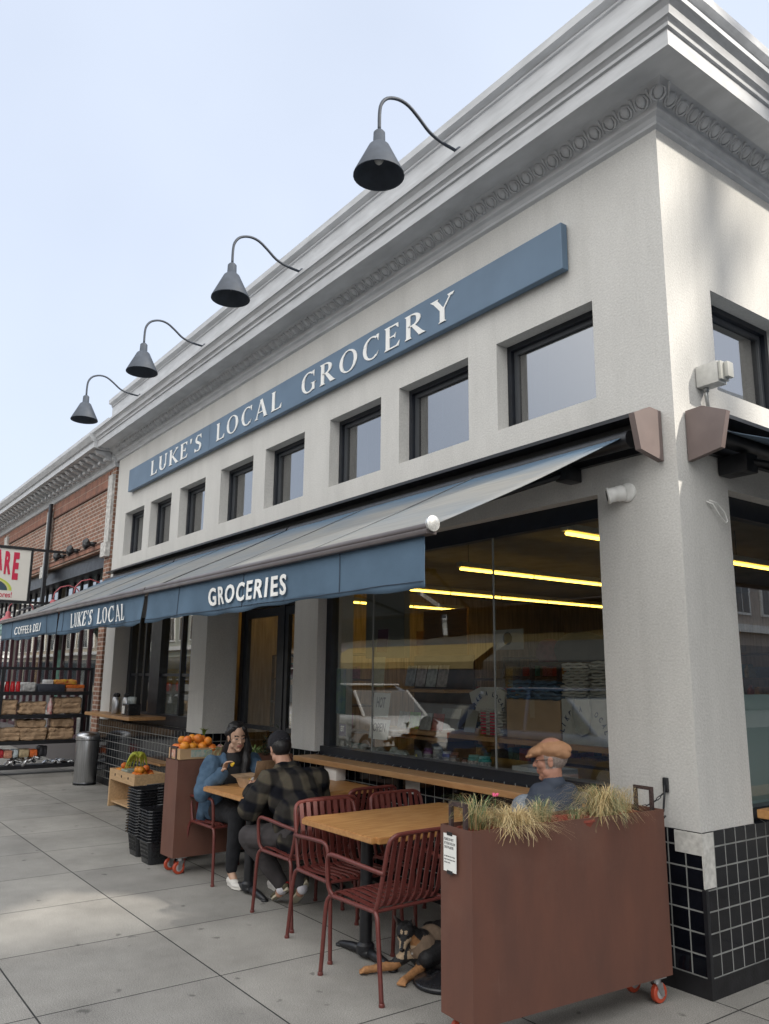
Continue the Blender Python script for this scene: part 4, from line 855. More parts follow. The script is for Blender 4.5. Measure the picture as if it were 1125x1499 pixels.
carton(-1.66,-1.26,.23,.48,.932,.09,'open shallow grey box on the low window shelf',m=mat('grey_card', (.36,.36,.36), .8),open_=True)
for i in range(3): carton(-1.62+.24*i,-1.39+.24*i,1.42,1.62,1.80,.24,('small brown box with red print, left of three','small brown box with red print, middle of three','small brown box with red print, right of three')[i],tape=False)
bx_ = sh_unit(-2.5,-.75,1.35,1.75,1.70,2,'dark rack behind the window display',seed=11,fill=False)
CANV = mat('natural_canvas', (.46,.45,.41), .9, noise_s=20, noise_a=.1, bump=.3)
def foldstack(name, x, y, z, n_, w_, d_, t_, m, label, cat, rnd):
    S = thing(name, (x,y,z), label, cat)
    for i in range(n_):
        q = MB(); dx, dy, an = rnd.uniform(-.012,.012), rnd.uniform(-.012,.012), rnd.uniform(-3,3); M = Matrix.Translation((dx,dy,i*t_)) @ Matrix.Rotation(R(an),4,'Z'); ww = w_*rnd.uniform(.93,1.03)
        pts = []
        for k in range(9): u = -ww/2+ww*k/8; pts.append(M @ Vector((u, -d_/2, t_*.5+.25*t_*math.sin(k*1.7+i*2.1))))
        q.tube(pts, t_*.46, 7); q.rbox(-ww/2,ww/2,-d_/2,d_/2,t_*.12,t_*.86,t_*.3,M); q.build('folded_item', m, S, True)
    return S
rnd = random.Random(4)
foldstack('canvas_bag_stack', -1.40,.80,1.512,12,.24,.30,.021,CANV,'left stack of folded natural canvas bags in the window','bags',rnd)
foldstack('canvas_bag_stack', -1.12,.80,1.512,12,.27,.30,.022,CANV,'right stack of folded natural canvas bags beside the corner pier','bags',rnd)
DEN = mat('blue_cloth', (.07,.12,.18), .9, noise_s=14, noise_a=.25, bump=.5, bump_s=20)
foldstack('folded_shirt_stack', -2.02,.85,1.482,5,.26,.30,.030,DEN,'left pile of folded blue shirts on the cardboard box','shirts',rnd)
foldstack('folded_shirt_stack', -1.74,.85,1.482,5,.26,.30,.029,DEN,'right pile of folded blue shirts on the cardboard box','shirts',rnd)
foldstack('folded_shirt_stack', -2.33,.80,1.18,9,.26,.28,.0235,mat('cream_cloth', (.52,.50,.45), .9, noise_s=9, noise_a=.1),'stack of cream shirts with red print on the display shelf','shirts',rnd)
q = MB(); 
for i in range(8): q.box(-2.42,-2.36,.632,.636,1.187+i*.0235,1.199+i*.0235); q.box(-2.31,-2.24,.632,.636,1.187+i*.0235,1.199+i*.0235)
tag(rebase(q.build('shirt_print', RED_), (-2.33,.63,1.2)), 'red printed marks on the fronts of the stacked cream shirts', 'print')
TS = thing('display_tee', (-2.36,.70,1.37), 'cream shirt displayed upright reading LIKE A LOCAL', 'shirt')
pl = MB(); pl.prism([(-.17,0),(-.17,.07),(-.21,.06),(-.24,.15),(-.10,.20),(.10,.20),(.20,.16),(.17,0)], 'y', -.03, .02)
pl.build('cloth', mat('cream_cloth', (.5,.5,.45)), TS)
def arctext(txt, r_, a0, a1, h, root, base):
    for i, c_ in enumerate(txt):
        if c_ == ' ': continue
        a = R(a0+(a1-a0)*i/(len(txt)-1)); px, pz = base[0]+r_*math.cos(a), base[2]+r_*math.sin(a)
        M = Matrix(((1,0,0,0),(0,0,-1,0),(0,1,0,0),(0,0,0,1)))
        Rm = Matrix.Translation((px,base[1],pz)) @ Matrix.Rotation(-(a-math.pi/2),4,'Y') @ M @ Matrix.Translation((-h*.33,0,0))
        sans_text('letter', c_, mat('navy_ink', (.02,.03,.08), .8), h*.62 if c_ != 'I' else h*.18, h, Rm, root, .03, .002)
arctext('LIKE A LOCAL', .17, 160, 20, .038, TS, (0,-.032,-.04))
BG = thing('canvas_tote', (-1.28,.60,1.17), 'natural canvas tote reading LIKE A LOCAL hanging below the folded bags', 'bag')
MB().rbox(-.21,.21,-.012,.010,.0,.33,.008).build('cloth', CANV, BG); arctext('LIKE A LOCAL', .19, 165, 15, .042, BG, (0,-.014,.05))
MB().tube([(-.08,-.014,.36),(-.10,-.03,.22),(-.06,-.035,.10),(0,-.036,.07),(.06,-.035,.10),(.08,-.03,.22),(.06,-.014,.36)], .014, 6, flat=(1,.4)).build('strap', CANV, BG, True)
hm = MB(); 
tag(rebase(remesh(MB().ell((-2.05,1.5,1.90),(.30,.14,.16)).ell((-1.85,1.5,1.87),(.22,.14,.15)).cap((-2.2,1.5,1.84),(-1.75,1.5,1.83),.1,.1), 'jumper_heap', .02, 4, m=mat('navy_knit', (.012,.014,.03), .95)), (-2.0,1.5,1.77)), 'heap of dark navy knitwear on the rack in the window', 'clothes')
tag(rebase(remesh(MB().ell((-2.42,1.50,1.88),(.14,.12,.13)).ell((-2.38,1.48,1.84),(.11,.1,.1)), 'beanie_heap', .015, 4, m=mat('dark_red_knit', (.16,.015,.035), .95, noise_s=30, noise_a=.3)), (-2.4,1.5,1.77)), 'dark red knitted hats beside the navy heap', 'hats')
# jars and tins on the sill shelf
def jar(x, y, z, r_, h, col, lid, label, name='jar'):
    J_ = thing(name, (x,y,z), label, 'jar', 'jars and tins along the window shelf')
    MB().lathe([(r_*.9,0),(r_,.006),(r_,h*.80),(r_*.80,h*.88)], (0,0,0), 16).build('body', mat('jar_%.2f%.2f%.2f'%col, col, .25, noise_s=40, noise_a=.35), J_, auto=40)
    MB().lathe([(r_*.82,h*.87),(r_*.84,h*.88),(r_*.84,h),(0,h+.001)], (0,0,0), 16).build('lid', mat('lid_%.2f'%lid[0], lid, .35), J_, auto=40)
    MB().lathe([(r_*1.005,h*.18),(r_*1.01,h*.18),(r_*1.01,h*.66),(r_*1.005,h*.66)], (0,0,0), 16, caps=False).build('label', mat('jar_label', (.45,.43,.40), .7, noise_s=60, col2=(.06,.05,.10)), J_)
    return J_
for i, (x, c_, ld, r_, h, nm) in enumerate(((-2.730,(.14,.03,.13),(.12,.05,.16),.042,.13,'jar with purple lid, leftmost in the row of jars'),(-2.610,(.20,.18,.16),(.5,.5,.48),.040,.15,'pale jar between the purple jar and the violet jar'),(-2.490,(.08,.07,.22),(.45,.43,.45),.042,.12,'violet jar in the middle of the row of jars'),(-2.400,(.10,.04,.03),(.2,.1,.08),.040,.12,'dark brown jar right of the violet jar'),(-2.270,(.16,.05,.04),(.02,.02,.02),.028,.09,'small red brown pot with black lid'),(-2.165,(.03,.24,.24),(.08,.30,.30),.052,.12,'turquoise tin left of another turquoise tin'),(-2.045,(.03,.24,.24),(.08,.30,.30),.052,.12,'rightmost turquoise tin in the window'))): jar(x,.32,.932,r_,h,c_,ld,nm)
# leaflets, books and papers at the left end of the window
def card(x, y, z, w_, h, lean, m, label, name='leaflet', cat='leaflet', txt=None, tm=INK, rz=0):
    K = thing(name, (x,y,z), label, cat, rz=R(rz)); M = Matrix.Rotation(R(-lean),4,'X')
    MB().box(-w_/2,w_/2,0,.004,0,h,M).build('sheet', m, K)
    if txt:
        n_ = len(txt)
        for i, t_ in enumerate(txt):
            hh = h*.72/n_*.62; zz = h*(.86-.78*(i+.62)/n_)
            sans_text('print', t_, tm, w_*min(.82,.14*len(t_)+.1), hh, M @ Matrix(((1,0,0,-w_*min(.82,.14*len(t_)+.1)/2),(0,0,-1,-.001),(0,1,0,zz),(0,0,0,1))), K, .02, .001)
    return K
WP = mat('white_sheet', (.62,.62,.58), .7, noise_s=20, noise_a=.06); 
card(-3.84,.155,1.30,.16,.42,0,mat('blue_poster', (.06,.13,.22), .6, noise_s=12, col2=(.14,.26,.16)),'blue and green poster at the left edge of the big window','poster','poster')
card(-3.80,.155,1.10,.11,.11,0,mat('navy_sticker', (.05,.04,.12), .5),'small navy square sticker reading EBT at the window edge','sticker','sticker',['EBT'],LETTER)
card(-3.55,.40,1.28,.26,.22,8,WP,'white handwritten sheet reading HOT in the window','leaflet','leaflet',['HOT'])
card(-3.52,.36,1.08,.30,.18,10,WP,'white handwritten sheet reading OPEN in the window','leaflet','leaflet',['OPEN'])
card(-3.62,.42,1.55,.20,.28,4,mat('cream_leaflet', (.55,.50,.32), .6, noise_s=25, noise_a=.1),'cream leaflet with a red drawing above the handwritten sheets','leaflet','leaflet')
card(-3.66,.50,1.88,.17,.22,4,mat('plum_leaflet', (.10,.035,.07), .6),'plum coloured leaflet highest at the left of the window')
for i in range(4): card(-3.55+.16*i,.75,1.56,.14,.20,12,mat('cover_%d'%i, ((.38,.40,.42),(.42,.36,.34),(.40,.40,.37),(.36,.30,.26))[i], .6, noise_s=22, noise_a=.5),'%s magazine on the rack behind the leaflets'%('blue grey','pink','cream','tan')[i],'magazine','magazine')
for i in range(4): card(-3.50+.17*i,.62,1.14,.15,.19,12,mat('cover2_%d'%i, ((.45,.45,.42),(.12,.34,.05),(.40,.40,.40),(.30,.05,.04))[i], .6, noise_s=22, noise_a=.4),'%s magazine in the lower rack behind the glass'%('white','bright green','grey','red')[i],'magazine','magazine')
MR = thing('magazine_rack', (-3.27,.8,1.1), 'low wooden magazine rack at the left of the big window', 'rack')
for z in (1.12,1.54): sub(MB().rbox(-3.72,-2.85,.60,.95,z-.03,z,.004).build('shelf', WOODX), MR)
sub(MB().box(-3.72,-2.85,.95,.97,.87,1.85).build('back_board', mat('dark_shelf_wood', (.1,.06,.03))), MR)
card(-3.05,1.6,1.92,.42,.20,0,WP,'white banner with a blue round emblem hanging inside','banner','banner')
tag(MB().lathe([(.062,0),(.062,.004)], (-3.05,1.595,2.03), 20, Matrix.Rotation(R(90),4,'X')).build('emblem', mat('navy_ink', (.02,.03,.08))), 'round dark emblem on the white hanging banner', 'emblem')
for i, x in enumerate((-3.05,-2.93,-2.70)): card(x,.75,1.18,.14,.20,18,mat('easel_%d'%i, ((.22,.22,.21),(.30,.30,.29),(.40,.39,.34))[i], .7),'%s card standing on the display shelf'%('dark grey','mid grey','pale')[i],'card','card')
card(-2.86,.30,.932,.10,.10,12,mat('dark_card', (.12,.11,.09), .6),'small dark card with a yellow triangle on the window shelf','card','card')
q = MB().prism([(-2.89,.945),(-2.83,.945),(-2.86,1.005)], 'y', .290, .296); tag(rebase(q.build('triangle_mark', mat('yellow_mark', (.6,.5,.06), .6)), (-2.86,.29,.95)), 'yellow warning triangle on the small dark card', 'mark')
rg = random.Random(9); rm = MB()
for i in range(26): x = rg.uniform(-3.9,-3.05); y = rg.uniform(.26,.5); rm.ell((x,y,.94+rg.uniform(0,.07)), (rg.uniform(.03,.07),rg.uniform(.03,.05),rg.uniform(.02,.04)), Matrix.Rotation(rg.uniform(0,3),4,'Z'), 8, 6)
tag(rebase(remesh(rm, 'crumpled_paper', .012, 2, m=mat('crumpled_grey', (.26,.28,.27), .7, noise_s=14, noise_a=.4, bump=1, bump_s=30, dist=.01)), (-3.5,.38,.93)), 'crumpled grey packing paper on the low window shelf', 'packing paper')
# takeaway window goods
for i, (x, y) in enumerate(((-9.50,-.10),(-9.28,-.02))):
    T_ = thing('coffee_flask', (x,y,1.071), ('steel coffee flask with black handle, left of the pair','steel coffee flask with black handle, right of the pair')[i], 'flask', 'steel coffee flasks on the takeaway ledge')
    MB().lathe([(.06,0),(.065,.01),(.065,.20),(.05,.24)], (0,0,0), 18).build('body', SS, T_, auto=40); MB().lathe([(.045,.235),(.05,.25),(.05,.285),(.03,.30),(0,.30)], (0,0,0), 16).build('lid', BLKPL, T_, auto=40)
    MB().tube([(-.04,0,.275),(-.10,0,.27),(-.115,0,.2),(-.105,0,.08),(-.066,0,.05)], .009, 6).build('handle', BLKPL, T_, True); MB().cap((.04,0,.27),(.085,0,.285),.014,.008).build('spout', BLKPL, T_, True)
T_ = thing('cup_caddy', (-8.98,-.05,1.071), 'black caddy of lids and sugar with a small white sign on the takeaway ledge', 'caddy')
MB().rbox(-.13,.13,-.09,.09,0,.16,.01).build('caddy', BLKPL, T_); MB().box(-.12,-.01,-.098,-.092,.02,.13).build('notice', PAPER, T_)
for x in (-.07,.02,.09): MB().lathe([(.03,.16),(.035,.25),(.0,.26)], (x,0,0), 12).build('cup', mat('clear_cup', (.45,.5,.5), .2), T_, True)
for i, x in enumerate((-8.35,-7.9)):
    card(x,.60,1.12,.30,.30,10,mat('cake_card_%d'%i, ((.18,.13,.09),(.24,.20,.15))[i], .6, noise_s=9, noise_a=.5),('brown pastry tray card behind the sliding window','pale pastry tray card behind the sliding window')[i],'display_card','card')
carton(-9.9,-9.3,.8,1.2,1.5,.5,'yellow crate high behind the takeaway window',m=mat('yellow_card', (.55,.36,.06), .6),tape=False)
carton(-9.9,-9.2,.8,1.2,.06,1.43,'white cabinet behind the takeaway window',m=WHITEP,tape=False)
# ================================================================== chairs
def curve(pts, n=5):
    P = [Vector(p) for p in pts]; out = []
    for i in range(len(P)-1):
        a, b_, c, d = P[max(i-1,0)], P[i], P[i+1], P[min(i+2,len(P)-1)]
        for k in range(n): t = k/n; out.append(.5*((2*b_)+(-a+c)*t+(2*a-5*b_+4*c-d)*t*t+(-a+3*b_-3*c+d)*t**3))
    out.append(P[-1]); return out
def strip(mb, pts, w, th=.004):
    """flat slat following pts (in xz), width w along y"""
    vs = []
    for i, p in enumerate(pts):
        t = (pts[min(i+1,len(pts)-1)]-pts[max(i-1,0)]).normalized(); n_ = Vector((-t.z,0,t.x)); 
        for s_, q in ((-1,-1),(1,-1),(1,1),(-1,1)): vs.append(p+Vector((0,s_*w/2,0))+n_*q*th)
    k = len(pts); mb.add(vs, [(i*4+j, i*4+(j+1)%4, i*4+4+(j+1)%4, i*4+4+j) for i in range(k-1) for j in range(4)]+[(0,1,2,3),(k*4-4,k*4-3,k*4-2,k*4-1)])
def make_chair():
    T_ = thing('armchair', (0,0,0), 'x', 'chair', 'maroon metal slatted armchairs at the pavement tables'); r_ = .0125
    for sy in (-1,1):
        for pts in ([(.275,sy*.262,.0),(.262,sy*.258,.16),(.248,sy*.254,.34),(.232,sy*.250,.405),(.20,sy*.244,.428)], [(-.285,sy*.262,.0),(-.262,sy*.258,.16),(-.238,sy*.254,.34),(-.222,sy*.248,.405),(-.19,sy*.240,.428)]):
            l = MB().tube(curve(pts,4), r_, 8).build('leg', MAROON, T_, True)
            f = MB().lathe([(.016,0),(.016,.014),(.0125,.018)], (pts[0][0],pts[0][1],0), 10).build('foot', MAROON); f.parent = l
        MB().tube(curve([(.19,sy*.244,.43),(.222,sy*.255,.47),(.228,sy*.262,.56),(.222,sy*.266,.622),(.19,sy*.268,.650),(.10,sy*.268,.652),(-.10,sy*.262,.640),(-.262,sy*.240,.625)],4), r_, 8).build('arm', MAROON, T_, True)
    s = MB(); s.tube([(-.20,-.244,.428),(.20,-.244,.428)], r_, 8); s.tube([(-.20,.244,.428),(.20,.244,.428)], r_, 8); s.tube([(.215,-.235,.43),(.215,.235,.43)], .010, 8); s.tube([(-.205,-.235,.43),(-.205,.235,.43)], .010, 8)
    for i in range(8): strip(s, curve([(.222,(i-3.5)*.057,.432),(.18,(i-3.5)*.057,.448),(.0,(i-3.5)*.057,.440),(-.14,(i-3.5)*.057,.434),(-.185,(i-3.5)*.057,.445)],3), .030)
    s.build('seat', MAROON, T_)
    b_ = MB(); b_.tube(curve([(-.195,-.238,.43),(-.222,-.236,.50),(-.262,-.232,.66),(-.290,-.226,.775),(-.302,-.200,.812),(-.305,-.15,.822),(-.305,0,.823),(-.305,.15,.822),(-.302,.200,.812),(-.290,.226,.775),(-.262,.232,.66),(-.222,.236,.50),(-.195,.238,.43)],4), r_, 8)
    for i in range(8): y = (i-3.5)*.052; strip(b_, curve([(-.185,y,.445),(-.218,y,.49),(-.240,y,.58),(-.268,y,.70),(-.298,y,.818)],4), .029)
    b_.build('backrest', MAROON, T_); return T_
CH = make_chair(); CH.location = (-1.215,-1.225,0); CH.rotation_euler = (0,0,R(182)); CH['label'] = 'maroon slatted armchair nearest the big planter, its back to the camera, with the dog behind its legs'
CH['label'] = 'empty maroon slatted armchair beside the big planter, nearest the camera'
for loc, rz, lb in (((-1.86,-1.08,0),-3,'empty maroon slatted armchair left of the nearer table, behind the man in plaid'),((-2.52,-.985,0),180,'maroon slatted armchair under the man in the plaid jacket'),((-3.89,-.93,0),2,'maroon slatted armchair under the woman in the denim jacket'),
    ((-2.78,-.44,0),183,'empty maroon armchair by the wall at the farther table, back to the street'),((-1.90,-.43,0),0,'empty maroon armchair by the wall at the nearer table'),((-.86,-.42,0),180,'maroon slatted armchair under the man in the tan cap')):
    dup(CH, loc, R(rz), lb)
# ================================================================== tables
def table(x0, x1, y0, y1, label):
    cx, cy = (x0+x1)/2, (y0+y1)/2; T_ = thing('pavement_table', (cx,cy,0), label, 'table', 'wooden tables on black pedestals')
    bm = bmesh.new(); bmesh.ops.create_cube(bm, size=1)
    for v in bm.verts: v.co = Vector((v.co.x*(x1-x0), v.co.y*(y1-y0), .742+v.co.z*.036))
    ve = [e for e in bm.edges if abs(e.verts[0].co.z-e.verts[1].co.z) > .01]; bmesh.ops.bevel(bm, geom=ve, offset=.03, segments=4, affect='EDGES'); he = [e for e in bm.edges if len(e.link_faces) == 2 and e.calc_face_angle(0) > 1]
    bmesh.ops.bevel(bm, geom=he, offset=.005, segments=2, affect='EDGES'); me = bpy.data.meshes.new('tabletop'); bm.to_mesh(me); bm.free(); me.materials.append(WOOD); o = bpy.data.objects.new('tabletop', me); C.objects.link(o); o.parent = T_
    for py in (y0+.24-cy, y1-.26-cy):
        p_ = MB().lathe([(.038,.05),(.038,.70)], (0,py,0), 18); p_.lathe([(.055,.045),(.055,.075),(.04,.09)], (0,py,0), 18); p_.rbox(-.13,.13,py-.13,py+.13,.70,.723,.006); p_.build('pedestal', BLACKM, T_, auto=40)
        b_ = MB()
        for sx in (-1,1): b_.tube([(0,py,.040),(sx*.13,py,.034),(sx*.24,py,.018),(sx*.285,py,.010)], [.030,.028,.024,.016], 8, flat=(1,.9)); b_.lathe([(.028,0),(.028,.012),(.018,.016)], (sx*.275,py,0), 12)
        b_.ell((0,py,.035), (.07,.05,.03)); b_.build('foot_bar', BLACKM, T_, True)
    return T_
table(-1.985,-1.15,-1.365,-.16,'oiled wooden table nearest the big planter, empty'); table(-3.69,-2.85,-1.28,-.10,'oiled wooden table where the man and woman are eating')
bs = MB().lathe([(.0,0),(.155,0),(.165,.012),(.155,.028),(.06,.045),(.04,.06),(.0,.062)], (-.98,-1.02,0), 28).build('round_base', BLKPL, None, True); tag(rebase(bs, (-.98,-1.02,0)), 'round black rubber base on the ground beside the dog', 'base')
# takeaway box, wrap and napkin on table
K = thing('takeaway_box', (-3.36,-.95,.762), 'open brown cardboard takeaway box on the farther table', 'food box', rz=R(8))
q = MB(); M = Matrix(); b0, b1, hh = .10, .125, .075
for sx in (-1,1):
    q.add([(sx*b0,-b0,0),(sx*b0,b0,0),(sx*b1,b1,hh),(sx*b1,-b1,hh),(sx*(b0-.003),-b0,0),(sx*(b0-.003),b0,0),(sx*(b1-.003),b1,hh),(sx*(b1-.003),-b1,hh)], [(0,1,2,3),(4,5,6,7),(3,2,6,7)])
    q.add([(-b0,sx*b0,0),(b0,sx*b0,0),(b1,sx*b1,hh),(-b1,sx*b1,hh),(-b0,sx*(b0-.003),0),(b0,sx*(b0-.003),0),(b1,sx*(b1-.003),hh),(-b1,sx*(b1-.003),hh)], [(0,1,2,3),(4,5,6,7),(3,2,6,7)])
q.box(-b0,b0,-b0,b0,.001,.003); q.build('tray', KRAFT, K); 
q = MB(); q.add([(b1,-b1,hh),(b1,b1,hh),(b1+.05,b1+.01,hh+.15),(b1+.05,-b1-.01,hh+.15)], [(0,1,2,3)]); lo = q.build('lid', KRAFT, K); lo.modifiers.new('s','SOLIDIFY').thickness = .003
q = MB(); q.add([(-b1,-b1,hh),(-b1,b1,hh),(-b1-.10,b1-.02,hh+.015),(-b1-.10,-b1+.02,hh+.015)], [(0,1,2,3)]); lo = q.build('flap', KRAFT, K); lo.modifiers.new('s','SOLIDIFY').thickness = .003
q = MB(); rr = random.Random(3)
for i in range(14): q.ell((rr.uniform(-.07,.07),rr.uniform(-.07,.07),.035+rr.uniform(0,.025)), (.022,.014,.012), Matrix.Rotation(rr.uniform(0,3),4,'Z'), 8, 6)
q.build('food', mat('fried_food', (.50,.30,.06), .6, noise_s=50, noise_a=.4), K, True)
# ================================================================== planters on casters
def planter(loc, rz, label, wx=.24, ly=1.33, top=.955, bot=.13, handles=(0,1)):
    P_ = thing('steel_planter', loc, label, 'planter', 'brown steel planters on casters', rz); t_ = .006
    q = MB(); q.box(-wx/2,wx/2,0,t_,bot,top); q.box(-wx/2,wx/2,ly-t_,ly,bot,top); q.box(-wx/2,-wx/2+t_,t_,ly-t_,bot,top); q.box(wx/2-t_,wx/2,t_,ly-t_,bot,top); q.box(-wx/2+t_,wx/2-t_,t_,ly-t_,bot,bot+.006); q.build('box', RUST, P_)
    q = MB(); q.box(-wx/2+t_,wx/2-t_,t_,ly-t_,top-.10,top-.07); q.build('soil', mat('potting_soil', (.035,.022,.015), .95, noise_s=40, noise_a=.5, bump=1, bump_s=80, dist=.01), P_)
    for k_ in (0,1):
        y = .0 if k_ == 0 else ly; s_ = 1 if k_ == 0 else -1
        h = MB(); 
        for x in (-.055,.055): h.box(x-.009,x+.009,y+s_*.007,y+s_*.025,top-.12,top+.092) if s_ > 0 else h.box(x-.009,x+.009,y-.025,y-.007,top-.12,top+.092)
        h.box(-.064,.064,min(y+s_*.007,y+s_*.025),max(y+s_*.007,y+s_*.025),top+.0921,top+.110); h.build('handle', mat('rusty_bar', (.05,.03,.028), .7, noise_s=50, noise_a=.4), P_)
        for x in (-wx/2+.035, wx/2-.035):
            y2 = y+s_*.09; c_ = MB(); c_.box(x-.03,x+.03,y2-.045,y2+.045,bot-.008,bot-.0005); c_.lathe([(.024,bot-.03),(.024,bot-.008)], (x,y2,0), 14)
            for sx in (-1,1): c_.prism([(y2-.024,bot-.03),(y2+.024,bot-.03),(y2+.018+s_*-.02,.035),(y2-.006+s_*-.02,.035)], 'x', x+sx*.019-.0015, x+sx*.019+.0015)
            co = c_.build('caster', CHROME, P_)
            w_ = MB().lathe([(.0,-.014),(.046,-.014),(.050,-.010),(.050,.010),(.046,.014),(0,.014)], (x,y2-s_*.014,.050), 20, Matrix.Rotation(R(90),4,'Y')).build('wheel', CASTER, None, auto=40); w_.parent = co
            w_ = MB().lathe([(.0,-.0155),(.028,-.0155),(.028,.0155),(0,.0155)], (x,y2-s_*.014,.050), 16, Matrix.Rotation(R(90),4,'Y')).build('hub', mat('hub_plastic', (.35,.33,.33), .4), None, auto=40); w_.parent = co
    return P_
p2 = planter((-.315,-1.50,0), R(-4), 'large brown steel planter with ornamental grasses beside the corner pier')
N2 = thing('printed_notice', (-.335,-1.505,.84), 'white printed notice taped to the end of the big planter', 'notice', rz=R(-4))
q = MB(); q.box(-.058,.040,-.0075,-.0055,-.085,.082); q.build('sheet', PAPER, N2)
for i, (t_, z, w_, h_) in enumerate((('PLEASE DO NOT',.052,.072,.012),('SIT YOUR DOG ON',.034,.084,.012),('OR BY PLANTER',.016,.072,.012),('we appreciate you not tying',-.022,.082,.008),('dogs to these planters thank',-.036,.084,.008),('thank you',-.050,.045,.009))): sans_text('line', t_, INK, w_, h_, MF(-.052,-.0077,z), N2, .01, .0004)
q = MB(); q.box(-.03,.012,-.0090,-.0078,.076,.092); q.box(-.03,.012,-.0090,-.0078,-.095,-.079); q.build('tape', BLKPL, N2)
p1 = planter((-4.235,-1.325,0), R(2), 'brown steel planter behind the seated woman carrying the orange crate', wx=.25, ly=1.15, top=.925, bot=.135)
RED_POT = mat('terracotta_plastic', (.25,.055,.035), .6, noise_s=10, noise_a=.2)
def strands(mb, c, n_, hmin, hmax, spread, r0, droop, rnd, w=.0014):
    for i in range(n_):
        a = rnd.uniform(0,2*math.pi); h = rnd.uniform(hmin,hmax); s_ = rnd.uniform(.25,1)**.7*spread; b_ = Vector(c)+Vector((math.cos(a),math.sin(a),0))*rnd.uniform(0,r0); d = Vector((math.cos(a+rnd.uniform(-.8,.8)),math.sin(a+rnd.uniform(-.8,.8)),0)); dr = rnd.uniform(.3,1)*droop
        side = Vector((-d.y,d.x,0)); vs = []; k_ = 6
        for k in range(k_+1):
            t = k/k_; p = b_+d*s_*(t**1.3)+Vector((0,0,h*(math.sin(t*1.9)/math.sin(min(1.9,math.pi/2)) if True else t)-dr*t*t*t)); p += side*math.sin(t*3+a*5)*.03*t; ww = w*(1-t*.75); vs += [p-side*ww, p+side*ww]
        mb.add(vs, [(2*k,2*k+1,2*k+3,2*k+2) for k in range(k_)])
def grass(loc, label, mix, n_, hmin, hmax, spread, droop, seed, pot=True, r0=.05):
    T_ = thing('ornamental_grass', loc, label, 'plant', 'grasses growing in the big planter'); rnd = random.Random(seed)
    q = MB(); 
    for ci, fr in enumerate(mix):
        q.cm = ci; strands(q, (0,0,.05), int(n_*fr), hmin, hmax, spread, r0, droop, rnd)
    o = q.build('blades', None, T_, fix=False, mats=[mat('straw_blade', (.46,.33,.15), .7), mat('pale_straw_blade', (.62,.50,.28), .7), mat('green_blade', (.10,.16,.05), .6), mat('grey_green_blade', (.20,.25,.13), .6)])
    if pot: MB().lathe([(.075,-.04),(.095,.045),(.100,.048),(.100,.060),(.090,.060),(.082,.03),(0,.025)], (0,0,0), 20).build('pot', RED_POT, T_, auto=40)
    return T_
def pl(u, x=.0, z=.885):   # point along the big planter
    v = Matrix.Rotation(R(-4),4,'Z') @ Vector((x,u,0)); return (-.315+v.x,-1.50+v.y,z)
grass(pl(.13,-.01),'thin green grass behind the near handle of the big planter',(.25,.2,.35,.2),260,.05,.17,.16,.04,1,pot=False)
grass(pl(.34,.02),'large dry straw coloured grass tumbling over the front edge of the big planter',(.56,.42,.01,.01),950,.02,.11,.21,.08,2,pot=False,r0=.08)
grass(pl(.56,-.02),'small grey green grass in the middle of the big planter',(.15,.25,.2,.4),260,.05,.13,.13,.05,3)
grass(pl(.76,.03),'small tuft between terracotta pots in the big planter',(.2,.2,.3,.3),70,.03,.08,.07,.05,8)
grass(pl(.98,.01),'big green and straw grass near the corner pier end of the planter',(.42,.30,.16,.12),1000,.04,.18,.20,.10,4,pot=False,r0=.07)
grass(pl(1.20,-.04),'short dry reddish plant behind the far handle of the planter',(.6,.2,.1,.1),90,.05,.14,.08,.02,6,pot=False)
fl = thing('pink_flower', pl(.27,-.04,.93), 'single small pink flower above the dry grass', 'flower')
MB().tube([(0,0,0),(.005,.0,.08),(.0,.01,.145)], .0018, 5).build('stem', mat('stem_green', (.10,.16,.05), .6), fl, True); q = MB()
for i in range(7): a = i*.9; q.ell((.009*math.cos(a),.01+.009*math.sin(a),.148+.004*math.sin(i*2)), (.009,.006,.007), Matrix.Rotation(a,4,'Z'), 8, 5)
q.build('bloom', mat('pink_petal', (.65,.10,.20), .6), fl, True)
for i, u in enumerate((.12,.32,.52,.72,.92,1.14)):
    o = MB().lathe([(.070,-.06),(.088,.038),(.094,.040),(.094,.052),(.086,.052),(.078,.03),(0,.025)], pl(u,.0,.890), 22).build('nursery_pot', RED_POT, None, auto=40); tag(rebase(o, pl(u,0,.83)), ('terracotta plastic pot at the near end of the big planter','terracotta plastic pot under the large dry grass','terracotta plastic pot right of the dry grass','empty terracotta plastic pot at the middle of the planter','terracotta plastic pot left of the big green grass','terracotta plastic pot at the far end of the planter')[i], 'pot', 'terracotta pots in the big planter')
